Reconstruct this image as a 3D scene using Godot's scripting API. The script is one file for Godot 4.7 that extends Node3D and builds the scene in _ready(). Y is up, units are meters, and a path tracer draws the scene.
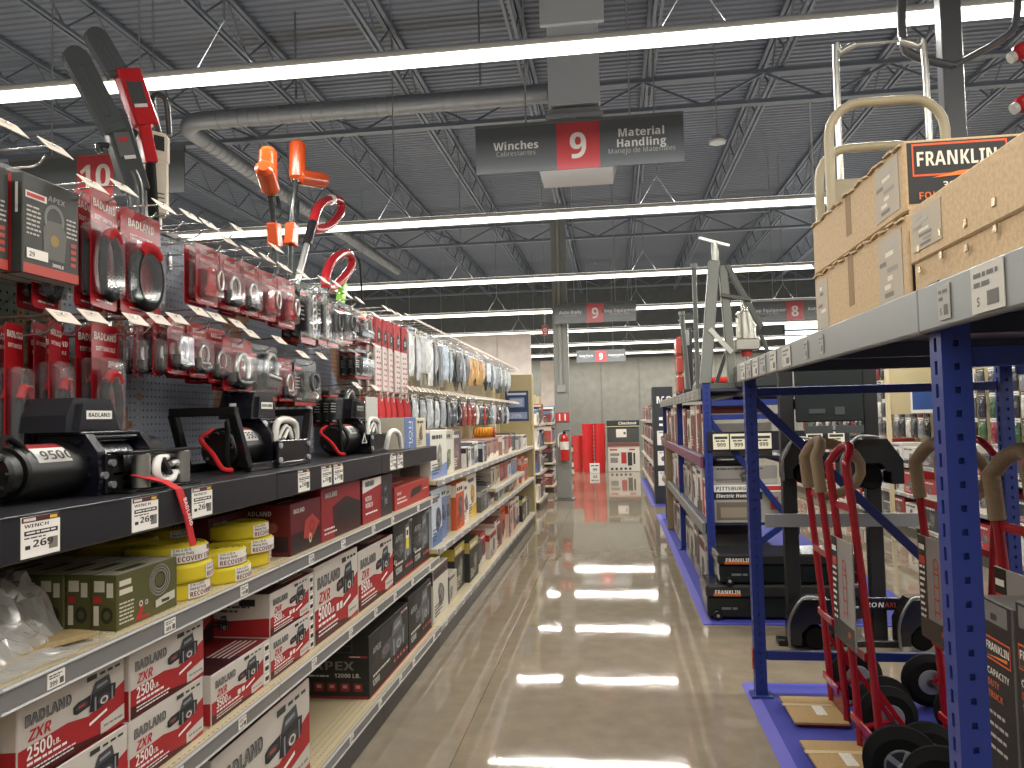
extends Node3D

# ---------------------------------------------------------------- mesh builder
class MB:
	var v := PackedVector3Array()
	var n := PackedVector3Array()
	var c := PackedColorArray()
	var k := Color.WHITE
	var t := Transform3D.IDENTITY
	static var glyphs := {}
	func col(h) -> MB:
		k = Color(h).srgb_to_linear()
		return self
	func at(x: float, y: float, z: float) -> MB:
		t = Transform3D(Basis(), Vector3(x, y, z))
		return self
	func tri(a: Vector3, b: Vector3, d: Vector3, na = null, nb = null, nd = null) -> void:
		var m := (b - a).cross(d - a).normalized()
		v.append(t * a); v.append(t * d); v.append(t * b)
		n.append((t.basis * (m if na == null else na)).normalized()); n.append((t.basis * (m if nd == null else nd)).normalized()); n.append((t.basis * (m if nb == null else nb)).normalized())
		c.append(k); c.append(k); c.append(k)
	func quad(a: Vector3, b: Vector3, d: Vector3, e: Vector3) -> void:   # counterclockwise seen from outside
		var m := (t.basis * (b - a).cross(e - a)).normalized()
		if m == Vector3.ZERO:
			m = (t.basis * (d - b).cross(e - b)).normalized()
		var A := t * a; var B := t * b; var D := t * d; var E := t * e
		v.append(A); v.append(D); v.append(B); v.append(A); v.append(E); v.append(D)
		for i in 6:
			n.append(m); c.append(k)
	# a box from its centre and size, edges chamfered by e; cols = six colours +x -x +y -y +z -z
	func box(p: Vector3, s: Vector3, e := 0.0, cols = null) -> MB:
		var h := s / 2.0
		var keep := k
		var g := Vector3(h.x - e, h.y - e, h.z - e)
		for ax in 3:
			var u := (ax + 1) % 3
			var w := (ax + 2) % 3
			for sg in [1.0, -1.0]:
				if cols != null:
					k = cols[ax * 2 + (0 if sg > 0 else 1)]
				var q := []
				for o in [[-1, -1], [1, -1], [1, 1], [-1, 1]]:
					var r := Vector3.ZERO
					r[ax] = h[ax] * sg; r[u] = g[u] * o[0] * sg; r[w] = g[w] * o[1]
					q.append(p + r)
				quad(q[0], q[1], q[2], q[3])
		if cols != null:
			k = cols[4]
		if e > 0.0:
			for ax in 3:
				var u := (ax + 1) % 3
				var w := (ax + 2) % 3
				for su in [1.0, -1.0]:
					for sw in [1.0, -1.0]:
						var a := Vector3.ZERO; var b := Vector3.ZERO
						a[u] = h[u] * su; a[w] = g[w] * sw; b[u] = g[u] * su; b[w] = h[w] * sw
						var l := Vector3.ZERO; l[ax] = g[ax]
						var out := Vector3.ZERO; out[u] = su; out[w] = sw
						if (b - a).cross(l).dot(out) < 0:
							l = -l
						quad(p + a - l, p + b - l, p + b + l, p + a + l)
			for sx in [1.0, -1.0]:
				for sy in [1.0, -1.0]:
					for sz in [1.0, -1.0]:
						var a := p + Vector3(h.x * sx, g.y * sy, g.z * sz)
						var b := p + Vector3(g.x * sx, h.y * sy, g.z * sz)
						var d := p + Vector3(g.x * sx, g.y * sy, h.z * sz)
						if sx * sy * sz > 0: tri(a, b, d)
						else: tri(a, d, b)
		k = keep
		return self
	# a straight square bar between two points
	func bar(a: Vector3, b: Vector3, w: float, d: float, up := Vector3.UP) -> MB:
		var keep := t
		var y := (b - a).normalized()
		var x := up.cross(y)
		if x.length() < 0.01: x = Vector3.RIGHT.cross(y)
		x = x.normalized()
		t = keep * Transform3D(Basis(x, y, x.cross(y)), (a + b) / 2.0)
		box(Vector3.ZERO, Vector3(w, a.distance_to(b), d), minf(w, d) * 0.1)
		t = keep
		return self
	func tube(pts: Array, r: float, sides := 8, closed := false, r2 := -1.0) -> MB:
		var rings := []
		var m := pts.size()
		var x := Vector3.ZERO
		for i in m:
			var a: Vector3 = pts[(i - 1 + m) % m] if closed or i > 0 else pts[i]
			var b: Vector3 = pts[(i + 1) % m] if closed or i < m - 1 else pts[i]
			var d := (b - a).normalized()
			if x == Vector3.ZERO:
				x = d.cross(Vector3.UP if absf(d.y) < 0.9 else Vector3.RIGHT).normalized()
			else:
				x = (x - d * x.dot(d)).normalized()
			var y := d.cross(x)
			var rr := r if r2 < 0 else lerpf(r, r2, float(i) / (m - 1))
			var ring := []
			for s in sides:
				var g := TAU * s / sides
				var o := x * cos(g) + y * sin(g)
				ring.append([pts[i] + o * rr, o])
			rings.append(ring)
		for i in (m if closed else m - 1):
			var A: Array = rings[i]
			var B: Array = rings[(i + 1) % m]
			for s in sides:
				var q := (s + 1) % sides
				tri(A[s][0], A[q][0], B[q][0], A[s][1], A[q][1], B[q][1])
				tri(A[s][0], B[q][0], B[s][0], A[s][1], B[q][1], B[s][1])
		if not closed:
			for s in range(1, sides - 1):
				tri(rings[0][0][0], rings[0][s + 1][0], rings[0][s][0])
				tri(rings[m - 1][0][0], rings[m - 1][s][0], rings[m - 1][s + 1][0])
		return self
	# a tube along a smooth curve through the points
	func bend(pts: Array, r: float, sides := 8, closed := false) -> MB:
		var m := pts.size()
		var out := []
		for i in (m if closed else m - 1):
			var p1: Vector3 = pts[i]
			var p2: Vector3 = pts[(i + 1) % m]
			var p0: Vector3 = pts[(i - 1 + m) % m] if closed or i > 0 else p1
			var p3: Vector3 = pts[(i + 2) % m] if closed or i < m - 2 else p2
			for k in 4: out.append(p1.cubic_interpolate(p2, p0, p3, k / 4.0))
		if not closed: out.append(pts[m - 1])
		return tube(out, r, sides, closed)
	# profile [[radius, height], ...] turned round the y axis
	func lathe(prof: Array, seg := 20) -> MB:
		for i in prof.size() - 1:
			var r0: float = prof[i][0]; var y0: float = prof[i][1]; var r1: float = prof[i + 1][0]; var y1: float = prof[i + 1][1]
			var nn := Vector2(y1 - y0, -(r1 - r0)).normalized()
			for s in seg:
				var a := TAU * s / seg; var b := TAU * (s + 1) / seg
				var da := Vector3(cos(a), 0, sin(a)); var db := Vector3(cos(b), 0, sin(b))
				var na := da * nn.x + Vector3.UP * nn.y; var nb := db * nn.x + Vector3.UP * nn.y
				var p0 := da * r0 + Vector3.UP * y0; var p1 := db * r0 + Vector3.UP * y0
				var p2 := db * r1 + Vector3.UP * y1; var p3 := da * r1 + Vector3.UP * y1
				if r0 > 1e-6: tri(p0, p2, p1, na, nb, nb)
				if r1 > 1e-6: tri(p0, p3, p2, na, na, nb)
		return self
	# a cylinder from a to b
	func cyl(a: Vector3, b: Vector3, r: float, seg := 16, e := 0.0) -> MB:
		var keep := t
		var y := (b - a).normalized()
		var x := y.cross(Vector3.UP if absf(y.y) < 0.9 else Vector3.RIGHT).normalized()
		t = keep * Transform3D(Basis(x, y, x.cross(y)), a)
		var l := a.distance_to(b)
		if e > 0: lathe([[0, 0], [r - e, 0], [r, e], [r, l - e], [r - e, l], [0, l]], seg)
		else: lathe([[0, 0], [r, 0], [r, l], [0, l]], seg)
		t = keep
		return self
	# outline in the xy plane pushed out from z0 to z1
	func prism(poly: PackedVector2Array, z0: float, z1: float) -> MB:
		if Geometry2D.is_polygon_clockwise(poly):
			poly = poly.duplicate(); poly.reverse()
		var idx := Geometry2D.triangulate_polygon(poly)
		for i in range(0, idx.size(), 3):
			var a := poly[idx[i]]; var b := poly[idx[i + 1]]; var d := poly[idx[i + 2]]
			if (b - a).cross(d - a) < 0:
				var s := b; b = d; d = s
			tri(Vector3(a.x, a.y, z1), Vector3(b.x, b.y, z1), Vector3(d.x, d.y, z1))
			if z0 != z1: tri(Vector3(a.x, a.y, z0), Vector3(d.x, d.y, z0), Vector3(b.x, b.y, z0))
		if z0 != z1:
			for i in poly.size():
				var a := poly[i]; var b := poly[(i + 1) % poly.size()]
				quad(Vector3(a.x, a.y, z0), Vector3(b.x, b.y, z0), Vector3(b.x, b.y, z1), Vector3(a.x, a.y, z1))
		return self
	# ---- flat print on a face: x right, y up, layer = how many inks lie under it
	func ink(x: float, y: float, w: float, h: float, layer := 1) -> MB:
		var z := layer * 0.0005
		quad(Vector3(x, y, z), Vector3(x + w, y, z), Vector3(x + w, y + h, z), Vector3(x, y + h, z))
		return self
	func shape(pts: Array, layer := 1) -> MB:
		var p := PackedVector2Array()
		for i in range(0, pts.size(), 2): p.append(Vector2(pts[i], pts[i + 1]))
		return prism(p, layer * 0.0005, layer * 0.0005)
	func disc(x: float, y: float, r: float, layer := 1, r_in := 0.0, sq := 1.0, seg := 20) -> MB:
		var z := layer * 0.0005
		for s in seg:
			var a := TAU * s / seg; var b := TAU * (s + 1) / seg
			var p := Vector3(cos(a) * sq, sin(a), 0); var q := Vector3(cos(b) * sq, sin(b), 0)
			var o := Vector3(x, y, z)
			if r_in > 0: quad(o + p * r_in, o + p * r, o + q * r, o + q * r_in)
			else: tri(o, o + p * r, o + q * r)
		return self
	# lettering with cap height h, from its left end; returns its width. wmax squeezes it
	func say(s: String, x: float, y: float, h: float, layer := 1, bold := true, slant := 0.0, wide := 1.0, centre := false) -> float:
		var key := s + ("B" if bold else "R")
		if not glyphs.has(key):
			var f := SystemFont.new()
			f.font_names = PackedStringArray(["Droid Sans"])
			f.font_weight = 700 if bold else 400
			var ref := 0.0
			var base := 0.0
			var out := PackedVector3Array()
			for what in ["H", s]:
				var tm := TextMesh.new()
				tm.font = f; tm.font_size = 24; tm.pixel_size = 0.01; tm.depth = 0.0; tm.curve_step = 3.0; tm.text = what
				tm.horizontal_alignment = HORIZONTAL_ALIGNMENT_LEFT
				var arr := tm.get_mesh_arrays()
				var p: PackedVector3Array = arr[Mesh.ARRAY_VERTEX]
				var idx: PackedInt32Array = arr[Mesh.ARRAY_INDEX] if arr[Mesh.ARRAY_INDEX] != null else PackedInt32Array(range(p.size()))
				if what == "H" and ref == 0.0:
					var lo := 1e9; var hi := -1e9
					for q in p: lo = minf(lo, q.y); hi = maxf(hi, q.y)
					ref = hi - lo; base = lo
					if s != "H": continue
				var x0 := 1e9
				for q in p: x0 = minf(x0, q.x)
				for i in idx: out.append(Vector3((p[i].x - x0) / ref, (p[i].y - base) / ref, 0))
			glyphs[key] = out
		var g: PackedVector3Array = glyphs[key]
		var wd := 0.0
		for q in g: wd = maxf(wd, q.x)
		wd *= h * wide
		var x1 := x - wd / 2 if centre else x
		var z := layer * 0.0005
		var nn := (t.basis * Vector3(0, 0, 1)).normalized()
		for q in g:
			v.append(t * Vector3(x1 + q.x * h * wide + slant * q.y * h, y + q.y * h, z)); n.append(nn); c.append(k)
		return wd
	# illegible small print: a line of short dashes
	func small(x: float, y: float, w: float, h: float, layer := 1, seed_ := 1) -> MB:
		var r := RandomNumberGenerator.new(); r.seed = seed_
		var p := 0.0
		while p < w - h:
			var l := minf(h * r.randf_range(1.2, 4.5), w - p)
			ink(x + p, y, l, h, layer)
			p += l + h * 0.6
		return self
	# a plate with a grid of holes, in the xy plane from the origin, front face at z = 0
	func holes(w: float, h: float, nx: int, ny: int, hw: float, hh: float, depth: float, paint = null) -> MB:
		var cw := w / nx; var ch := h / ny
		for i in nx:
			for j in ny:
				if paint != null: k = paint.call((i + 0.5) * cw, (j + 0.5) * ch)
				var x0 := i * cw; var x1 := x0 + cw; var y0 := j * ch; var y1 := y0 + ch
				var a0 := x0 + (cw - hw) / 2; var a1 := a0 + hw; var b0 := y0 + (ch - hh) / 2; var b1 := b0 + hh
				var P := [Vector3(x0, y0, 0), Vector3(x1, y0, 0), Vector3(x1, y1, 0), Vector3(x0, y1, 0)]
				var Q := [Vector3(a0, b0, 0), Vector3(a1, b0, 0), Vector3(a1, b1, 0), Vector3(a0, b1, 0)]
				for s in 4:
					var u := (s + 1) % 4
					quad(P[s], P[u], Q[u], Q[s])
					var z := Vector3(0, 0, -depth)
					quad(Q[s], Q[u], Q[u] + z, Q[s] + z)
		return self

# ---------------------------------------------------------------- scene helpers
var names := {}
var M := {}
var rng := RandomNumberGenerator.new()
const ORD := ["first", "second", "third", "fourth", "fifth", "sixth", "seventh", "eighth", "ninth", "tenth", "eleventh", "twelfth", "thirteenth", "fourteenth", "fifteenth", "sixteenth", "seventeenth", "eighteenth", "nineteenth", "twentieth"]

func ordinal(i: int) -> String:
	if i < 20: return ORD[i]
	var tens := ["twenty", "thirty", "forty", "fifty", "sixty"]
	if i % 10 == 9: return ["twentieth", "thirtieth", "fortieth", "fiftieth", "sixtieth", "seventieth"][(i + 1) / 10 - 2]
	return tens[i / 10 - 2] + "-" + ORD[i % 10]

func numbered(called: String) -> String:
	if not names.has(called):
		names[called] = 0
		return called
	names[called] += 1
	return "%s_%03d" % [called, names[called]]

func mesh_of(parts: Array) -> ArrayMesh:      # [builder, material, builder, material, ...]
	var am := ArrayMesh.new()
	for i in range(0, parts.size(), 2):
		var b: MB = parts[i]
		if b.v.is_empty(): continue
		var a := []
		a.resize(Mesh.ARRAY_MAX)
		a[Mesh.ARRAY_VERTEX] = b.v; a[Mesh.ARRAY_NORMAL] = b.n; a[Mesh.ARRAY_COLOR] = b.c
		am.add_surface_from_arrays(Mesh.PRIMITIVE_TRIANGLES, a)
		am.surface_set_material(am.get_surface_count() - 1, M[parts[i + 1]])
	return am

func inst(called: String, m: ArrayMesh, parent: Node = null, at := Vector3.ZERO, turn := 0.0) -> MeshInstance3D:
	var o := MeshInstance3D.new()
	o.mesh = m
	o.position = at
	o.rotation.y = turn
	if parent == null:
		o.name = numbered(called); add_child(o)
	else:
		o.name = called; parent.add_child(o, true)
	return o

func put(called: String, parts: Array, parent: Node = null, at := Vector3.ZERO, turn := 0.0) -> MeshInstance3D:
	return inst(called, mesh_of(parts), parent, at, turn)

func tag(o: Node, label: String, category: String, group := "") -> Node:
	o.set_meta("label", label); o.set_meta("category", category)
	if group: o.set_meta("group", group)
	return o

func thing(called: String, label: String, category: String, at := Vector3.ZERO, turn := 0.0, group := "") -> Node3D:
	var o := Node3D.new()
	o.name = numbered(called); add_child(o)
	o.position = at; o.rotation.y = turn
	tag(o, label, category, group)
	return o

func structure(called: String, at := Vector3.ZERO) -> Node3D:
	var o := Node3D.new()
	o.name = numbered(called); add_child(o); o.position = at
	o.set_meta("kind", "structure")
	return o

func copy(o: Node3D, at: Vector3, turn: float, label: String, group := "") -> Node3D:
	var d: Node3D = o.duplicate()
	d.name = numbered(str(o.name).rstrip("0123456789").trim_suffix("_"))
	add_child(d)
	d.position = at; d.rotation.y = turn
	d.set_meta("label", label)
	if group: d.set_meta("group", group)
	return d

func C(h: String) -> Color:
	return Color(h).srgb_to_linear()

func mat(key: String, rough: float, metal := 0.0, spec := 0.5) -> StandardMaterial3D:
	var m := StandardMaterial3D.new()
	m.vertex_color_use_as_albedo = true
	m.roughness = rough; m.metallic = metal; m.metallic_specular = spec
	m.resource_name = key
	M[key] = m
	return m

func noise_tex(freq: float, lo: float, hi: float, size := 512, oct := 4, sd := 1, normal := false) -> NoiseTexture2D:
	var f := FastNoiseLite.new()
	f.noise_type = FastNoiseLite.TYPE_SIMPLEX_SMOOTH; f.frequency = freq; f.fractal_octaves = oct; f.seed = sd
	var x := NoiseTexture2D.new()
	x.width = size; x.height = size; x.seamless = true; x.noise = f; x.as_normal_map = normal
	if not normal:
		var g := Gradient.new()
		g.set_color(0, Color(lo, lo, lo)); g.set_color(1, Color(hi, hi, hi))
		x.color_ramp = g
	return x

func materials() -> void:
	mat("card", 0.5)            # printed carton
	mat("gloss", 0.22)          # moulded plastic
	mat("paint", 0.38)          # powder-coated steel
	mat("matte", 0.75)
	mat("rubber", 0.85, 0.0, 0.3)
	mat("paper", 0.6)
	mat("steel", 0.3, 0.9)
	mat("chrome", 0.16, 1.0)
	mat("satin", 0.5, 0.75)
	var w := mat("wall", 0.85)
	w.albedo_texture = noise_tex(0.02, 0.9, 1.0, 512, 4, 9)
	w.uv1_triplanar = true; w.uv1_world_triplanar = true; w.uv1_scale = Vector3(0.3, 0.3, 0.3)
	var k := mat("kraft", 0.7)
	k.albedo_texture = noise_tex(0.05, 0.86, 1.0, 512, 5, 4)
	k.uv1_triplanar = true; k.uv1_world_triplanar = true; k.uv1_scale = Vector3(2.5, 2.5, 2.5)
	var f := mat("concrete", 0.13, 0.0, 0.38)
	f.albedo_texture = noise_tex(0.012, 0.90, 1.0, 1024, 5, 3)
	f.uv1_triplanar = true; f.uv1_world_triplanar = true; f.uv1_scale = Vector3(0.45, 0.45, 0.45)
	f.roughness = 1.0
	f.roughness_texture = noise_tex(0.015, 0.028, 0.06, 512, 4, 5)
	f.normal_enabled = true; f.normal_scale = 0.006
	f.normal_texture = noise_tex(0.01, 0, 1, 512, 3, 8, true)
	f.detail_enabled = true; f.detail_blend_mode = BaseMaterial3D.BLEND_MODE_MUL
	f.detail_albedo = noise_tex(0.3, 0.93, 1.0, 512, 3, 6)
	var p := mat("clear", 0.06)
	p.vertex_color_use_as_albedo = false
	p.albedo_color = Color(0.95, 0.96, 0.97, 0.06)
	p.transparency = BaseMaterial3D.TRANSPARENCY_ALPHA
	var q := mat("bag", 0.12)
	q.vertex_color_use_as_albedo = false
	q.albedo_color = Color(0.85, 0.84, 0.82, 0.4)
	q.transparency = BaseMaterial3D.TRANSPARENCY_ALPHA
	var e := StandardMaterial3D.new()
	e.resource_name = "lamp_lens"; e.albedo_color = Color(0.9, 0.9, 0.88)
	e.emission_enabled = true; e.emission = Color(1.0, 0.98, 0.92); e.emission_energy_multiplier = 3.0
	M["lens"] = e

func _ready() -> void:
	rng.seed = 77
	materials()
	# ---- camera
	var cam := Camera3D.new()
	cam.name = "camera"
	cam.transform = Transform3D(Basis(Vector3(0.99104, -0.02397, -0.13138), Vector3(0.02962, 0.99871, 0.04122), Vector3(0.13022, -0.04474, 0.99048)).orthonormalized(), Vector3(0, 1.5, 0))
	cam.fov = 53.06
	cam.near = 0.05; cam.far = 120.0
	add_child(cam)
	# ---- environment: a closed hall, lit by the strip lamps plus the uplights added to them
	var we := WorldEnvironment.new()
	we.name = "environment"
	var env := Environment.new()
	env.background_mode = Environment.BG_COLOR
	env.background_color = Color(0.02, 0.02, 0.02)
	env.tonemap_mode = Environment.TONE_MAPPER_LINEAR
	env.tonemap_exposure = 1.8
	env.sdfgi_enabled = true; env.ssao_enabled = true; env.ssil_enabled = true
	we.environment = env
	add_child(we)
	for i in range(-2, 7):
		strip_lamp(-4.26 - 3.6 * i, i)
	build_shell()
	build_ceiling_gear()
	build_signs()
	build_left()
	build_left_stock()
	build_hanging()
	build_winches()
	build_far_left()
	build_right()
	build_right_stock()
	build_trucks()
	build_back()

const LAMP_ENERGY := 34.0
const ADDED_UP_SHARE := 0.075
func strip_lamp(z: float, i: int) -> void:
	var x0 := -12.0
	var x1 := 13.0
	var o := thing("strip_lamp", "long white LED strip lamp hung across the hall, %s in the row toward the checkout" % ordinal(i + 2), "lamp", Vector3((x0 + x1) / 2, 3.57, z), 0.0, "ceiling strip lamps")
	var b := MB.new().col("d8d8d6")
	b.prism(PackedVector2Array([Vector2(-0.036, 0.028), Vector2(0.036, 0.028), Vector2(0.034, 0.06), Vector2(0.02, 0.075), Vector2(-0.02, 0.075), Vector2(-0.034, 0.06)]), -(x1 - x0) / 2, (x1 - x0) / 2)
	put("housing", [b, "paint"], o, Vector3.ZERO, PI / 2)
	put("lens", [MB.new().box(Vector3(0, 0.008, 0), Vector3(x1 - x0 - 0.04, 0.045, 0.085), 0.008), "lens"], o)
	for k in 9:
		var x := -11.0 + 2.75 * k
		var w := MB.new().col("b8b8b6")
		w.tube([Vector3(x, 0.36, 0), Vector3(x, 2.75, 0)], 0.006, 5)
		w.tube([Vector3(x - 0.18, 0.075, 0), Vector3(x, 0.36, 0), Vector3(x + 0.18, 0.075, 0)], 0.004, 4)
		put("hanger_cable", [w, "steel"], o)
	var l := AreaLight3D.new()
	l.name = "strip_light"
	l.area_size = Vector2(x1 - x0 - 0.04, 0.03)
	l.light_color = Color(1.0, 0.985, 0.955)
	l.light_energy = LAMP_ENERGY
	l.area_range = 60.0
	l.area_attenuation = 2.0
	l.shadow_enabled = true
	l.rotation.x = -PI / 2
	l.position = Vector3(0, -0.02, 0)
	o.add_child(l)
	# added uplight and glowing top lens, made up to brighten the roof deck
	put("added_top_lens", [MB.new().box(Vector3(0, 0.0755, 0), Vector3(x1 - x0 - 0.04, 0.003, 0.03)), "lens"], o)
	var u := AreaLight3D.new()
	u.name = "added_uplight"
	u.area_size = Vector2(x1 - x0 - 0.04, 0.03)
	u.light_color = Color(0.93, 0.965, 1.0)
	u.light_energy = LAMP_ENERGY * ADDED_UP_SHARE
	u.area_range = 60.0
	u.area_attenuation = 2.0
	u.shadow_enabled = true
	u.rotation.x = PI / 2
	u.position = Vector3(0, 0.09, 0)
	o.add_child(u)

# ---------------------------------------------------------------- the hall
func build_shell() -> void:
	var X0 := -13.0; var X1 := 14.0; var Z0 := 5.0; var Z1 := -27.0
	var fl := structure("floor")
	put("screed", [MB.new().col("6a6254").box(Vector3((X0 + X1) / 2, -0.13, (Z0 + Z1) / 2), Vector3(X1 - X0, 0.2, Z0 - Z1)), "matte"], fl)
	var xs := [X0, -8.35, -4.55, -0.75, 3.05, 6.85, 10.65, X1]
	var zs := [Z0, 2.2, -1.7, -5.6, -9.5, -13.4, -17.3, -21.2, -25.1, Z1]
	for i in xs.size() - 1:
		for j in zs.size() - 1:
			var g := 0.0014
			var tone: Color = C("978b78").lerp(C("938774"), rng.randf())
			var b := MB.new()
			b.k = tone
			b.box(Vector3((xs[i] + xs[i + 1]) / 2, -0.015, (zs[j] + zs[j + 1]) / 2), Vector3(xs[i + 1] - xs[i] - g * 2, 0.03, zs[j] - zs[j + 1] - g * 2))
			put("slab", [b, "concrete"], fl)
	var wf := structure("wall_front")
	put("panel", [MB.new().col("85857d").box(Vector3(0.5, 1.76, Z1 - 0.1), Vector3(X1 - X0, 3.52, 0.2)), "wall"], wf)
	put("upper_panel", [MB.new().col("5d5f60").box(Vector3(0.5, 5.06, Z1 - 0.1), Vector3(X1 - X0, 3.08, 0.2)), "wall"], wf)
	var dg := MB.new().col("7e7e76")
	for k in 20: dg.box(Vector3(X0 + 1.3 * k + 0.9, 1.75, Z1 + 0.008), Vector3(0.02, 3.5, 0.016), 0.004)
	put("batten", [dg, "wall"], wf)
	put("wall_left", [MB.new().col("6c6e70").box(Vector3(X0 - 0.1, 3.3, (Z0 + Z1) / 2), Vector3(0.2, 6.6, Z0 - Z1)), "wall"]).set_meta("kind", "structure")
	put("wall_right", [MB.new().col("8a8c8c").box(Vector3(X1 + 0.1, 3.3, (Z0 + Z1) / 2), Vector3(0.2, 6.6, Z0 - Z1)), "wall"]).set_meta("kind", "structure")
	put("wall_back", [MB.new().col("77797a").box(Vector3(0.5, 3.3, Z0 + 0.1), Vector3(X1 - X0, 6.6, 0.2)), "wall"]).set_meta("kind", "structure")
	# pale partition past the column
	var pw := structure("wall_partition")
	put("panel", [MB.new().col("eee4dc").box(Vector3(-6.14, 1.71, -17.4), Vector3(8.6, 3.42, 0.2)), "wall"], pw)
	var st := MB.new().col("d8cec6")
	for k in 4: st.box(Vector3(-2.6 - 1.2 * k, 1.71, -17.295), Vector3(0.02, 3.42, 0.02), 0.004)
	put("joint_strip", [st, "wall"], pw)
	put("panel", [MB.new().col("eee4dc").box(Vector3(-1.95, 1.7, -25.8), Vector3(0.9, 3.4, 0.2)), "wall"], pw)
	# roof deck: corrugations run across the hall, joists run along it
	var ce := structure("ceiling")
	put("roof_slab", [MB.new().col("4a4c4f").box(Vector3(0.5, 6.5, (Z0 + Z1) / 2), Vector3(X1 - X0, 0.2, Z0 - Z1)), "matte"], ce)
	var d := MB.new().col("747b88")
	var z := Z0
	while z > Z1:
		var q := [0.0, 0.045, 0.06, 0.105, 0.12]
		var y := [6.36, 6.36, 6.38, 6.38, 6.36]
		for i in 4:
			d.quad(Vector3(X0, y[i], z - q[i]), Vector3(X0, y[i + 1], z - q[i + 1]), Vector3(X1, y[i + 1], z - q[i + 1]), Vector3(X1, y[i], z - q[i]))
		z -= 0.12
	put("corrugated_deck", [d, "paint"], ce)
	var jm := MB.new().col("6d747f")
	for s in [-0.035, 0.035]:
		jm.box(Vector3(s, 5.85, (Z0 + Z1) / 2), Vector3(0.035, 0.04, Z0 - Z1))
		jm.box(Vector3(s, 6.33, (Z0 + Z1) / 2), Vector3(0.05, 0.05, Z0 - Z1))
	z = Z0
	var fl2 := false
	while z > Z1 + 0.5:
		var a := Vector3(0, 5.87 if fl2 else 6.31, z)
		var b2 := Vector3(0, 6.31 if fl2 else 5.87, z - 0.5)
		jm.bar(a, b2, 0.02, 0.02, Vector3.RIGHT)
		fl2 = not fl2; z -= 0.5
	var jmesh := mesh_of([jm, "paint"])
	for k in 17:
		inst("joist", jmesh, ce, Vector3(-12.2 + 1.6 * k, 0, 0))
	for gz in [-2.6, -9.9, -16.8, -23.5]:
		var g := MB.new().col("6a717b")
		g.box(Vector3(0.5, 5.80, gz), Vector3(X1 - X0, 0.05, 0.1))
		g.box(Vector3(0.5, 5.42, gz), Vector3(X1 - X0, 0.05, 0.1))
		for k in 36: g.bar(Vector3(X0 + 0.75 * k, 5.43 if k % 2 else 5.79, gz), Vector3(X0 + 0.75 * (k + 1), 5.79 if k % 2 else 5.43, gz), 0.03, 0.03, Vector3(0, 0, 1))
		put("girder", [g, "paint"], ce)

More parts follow.
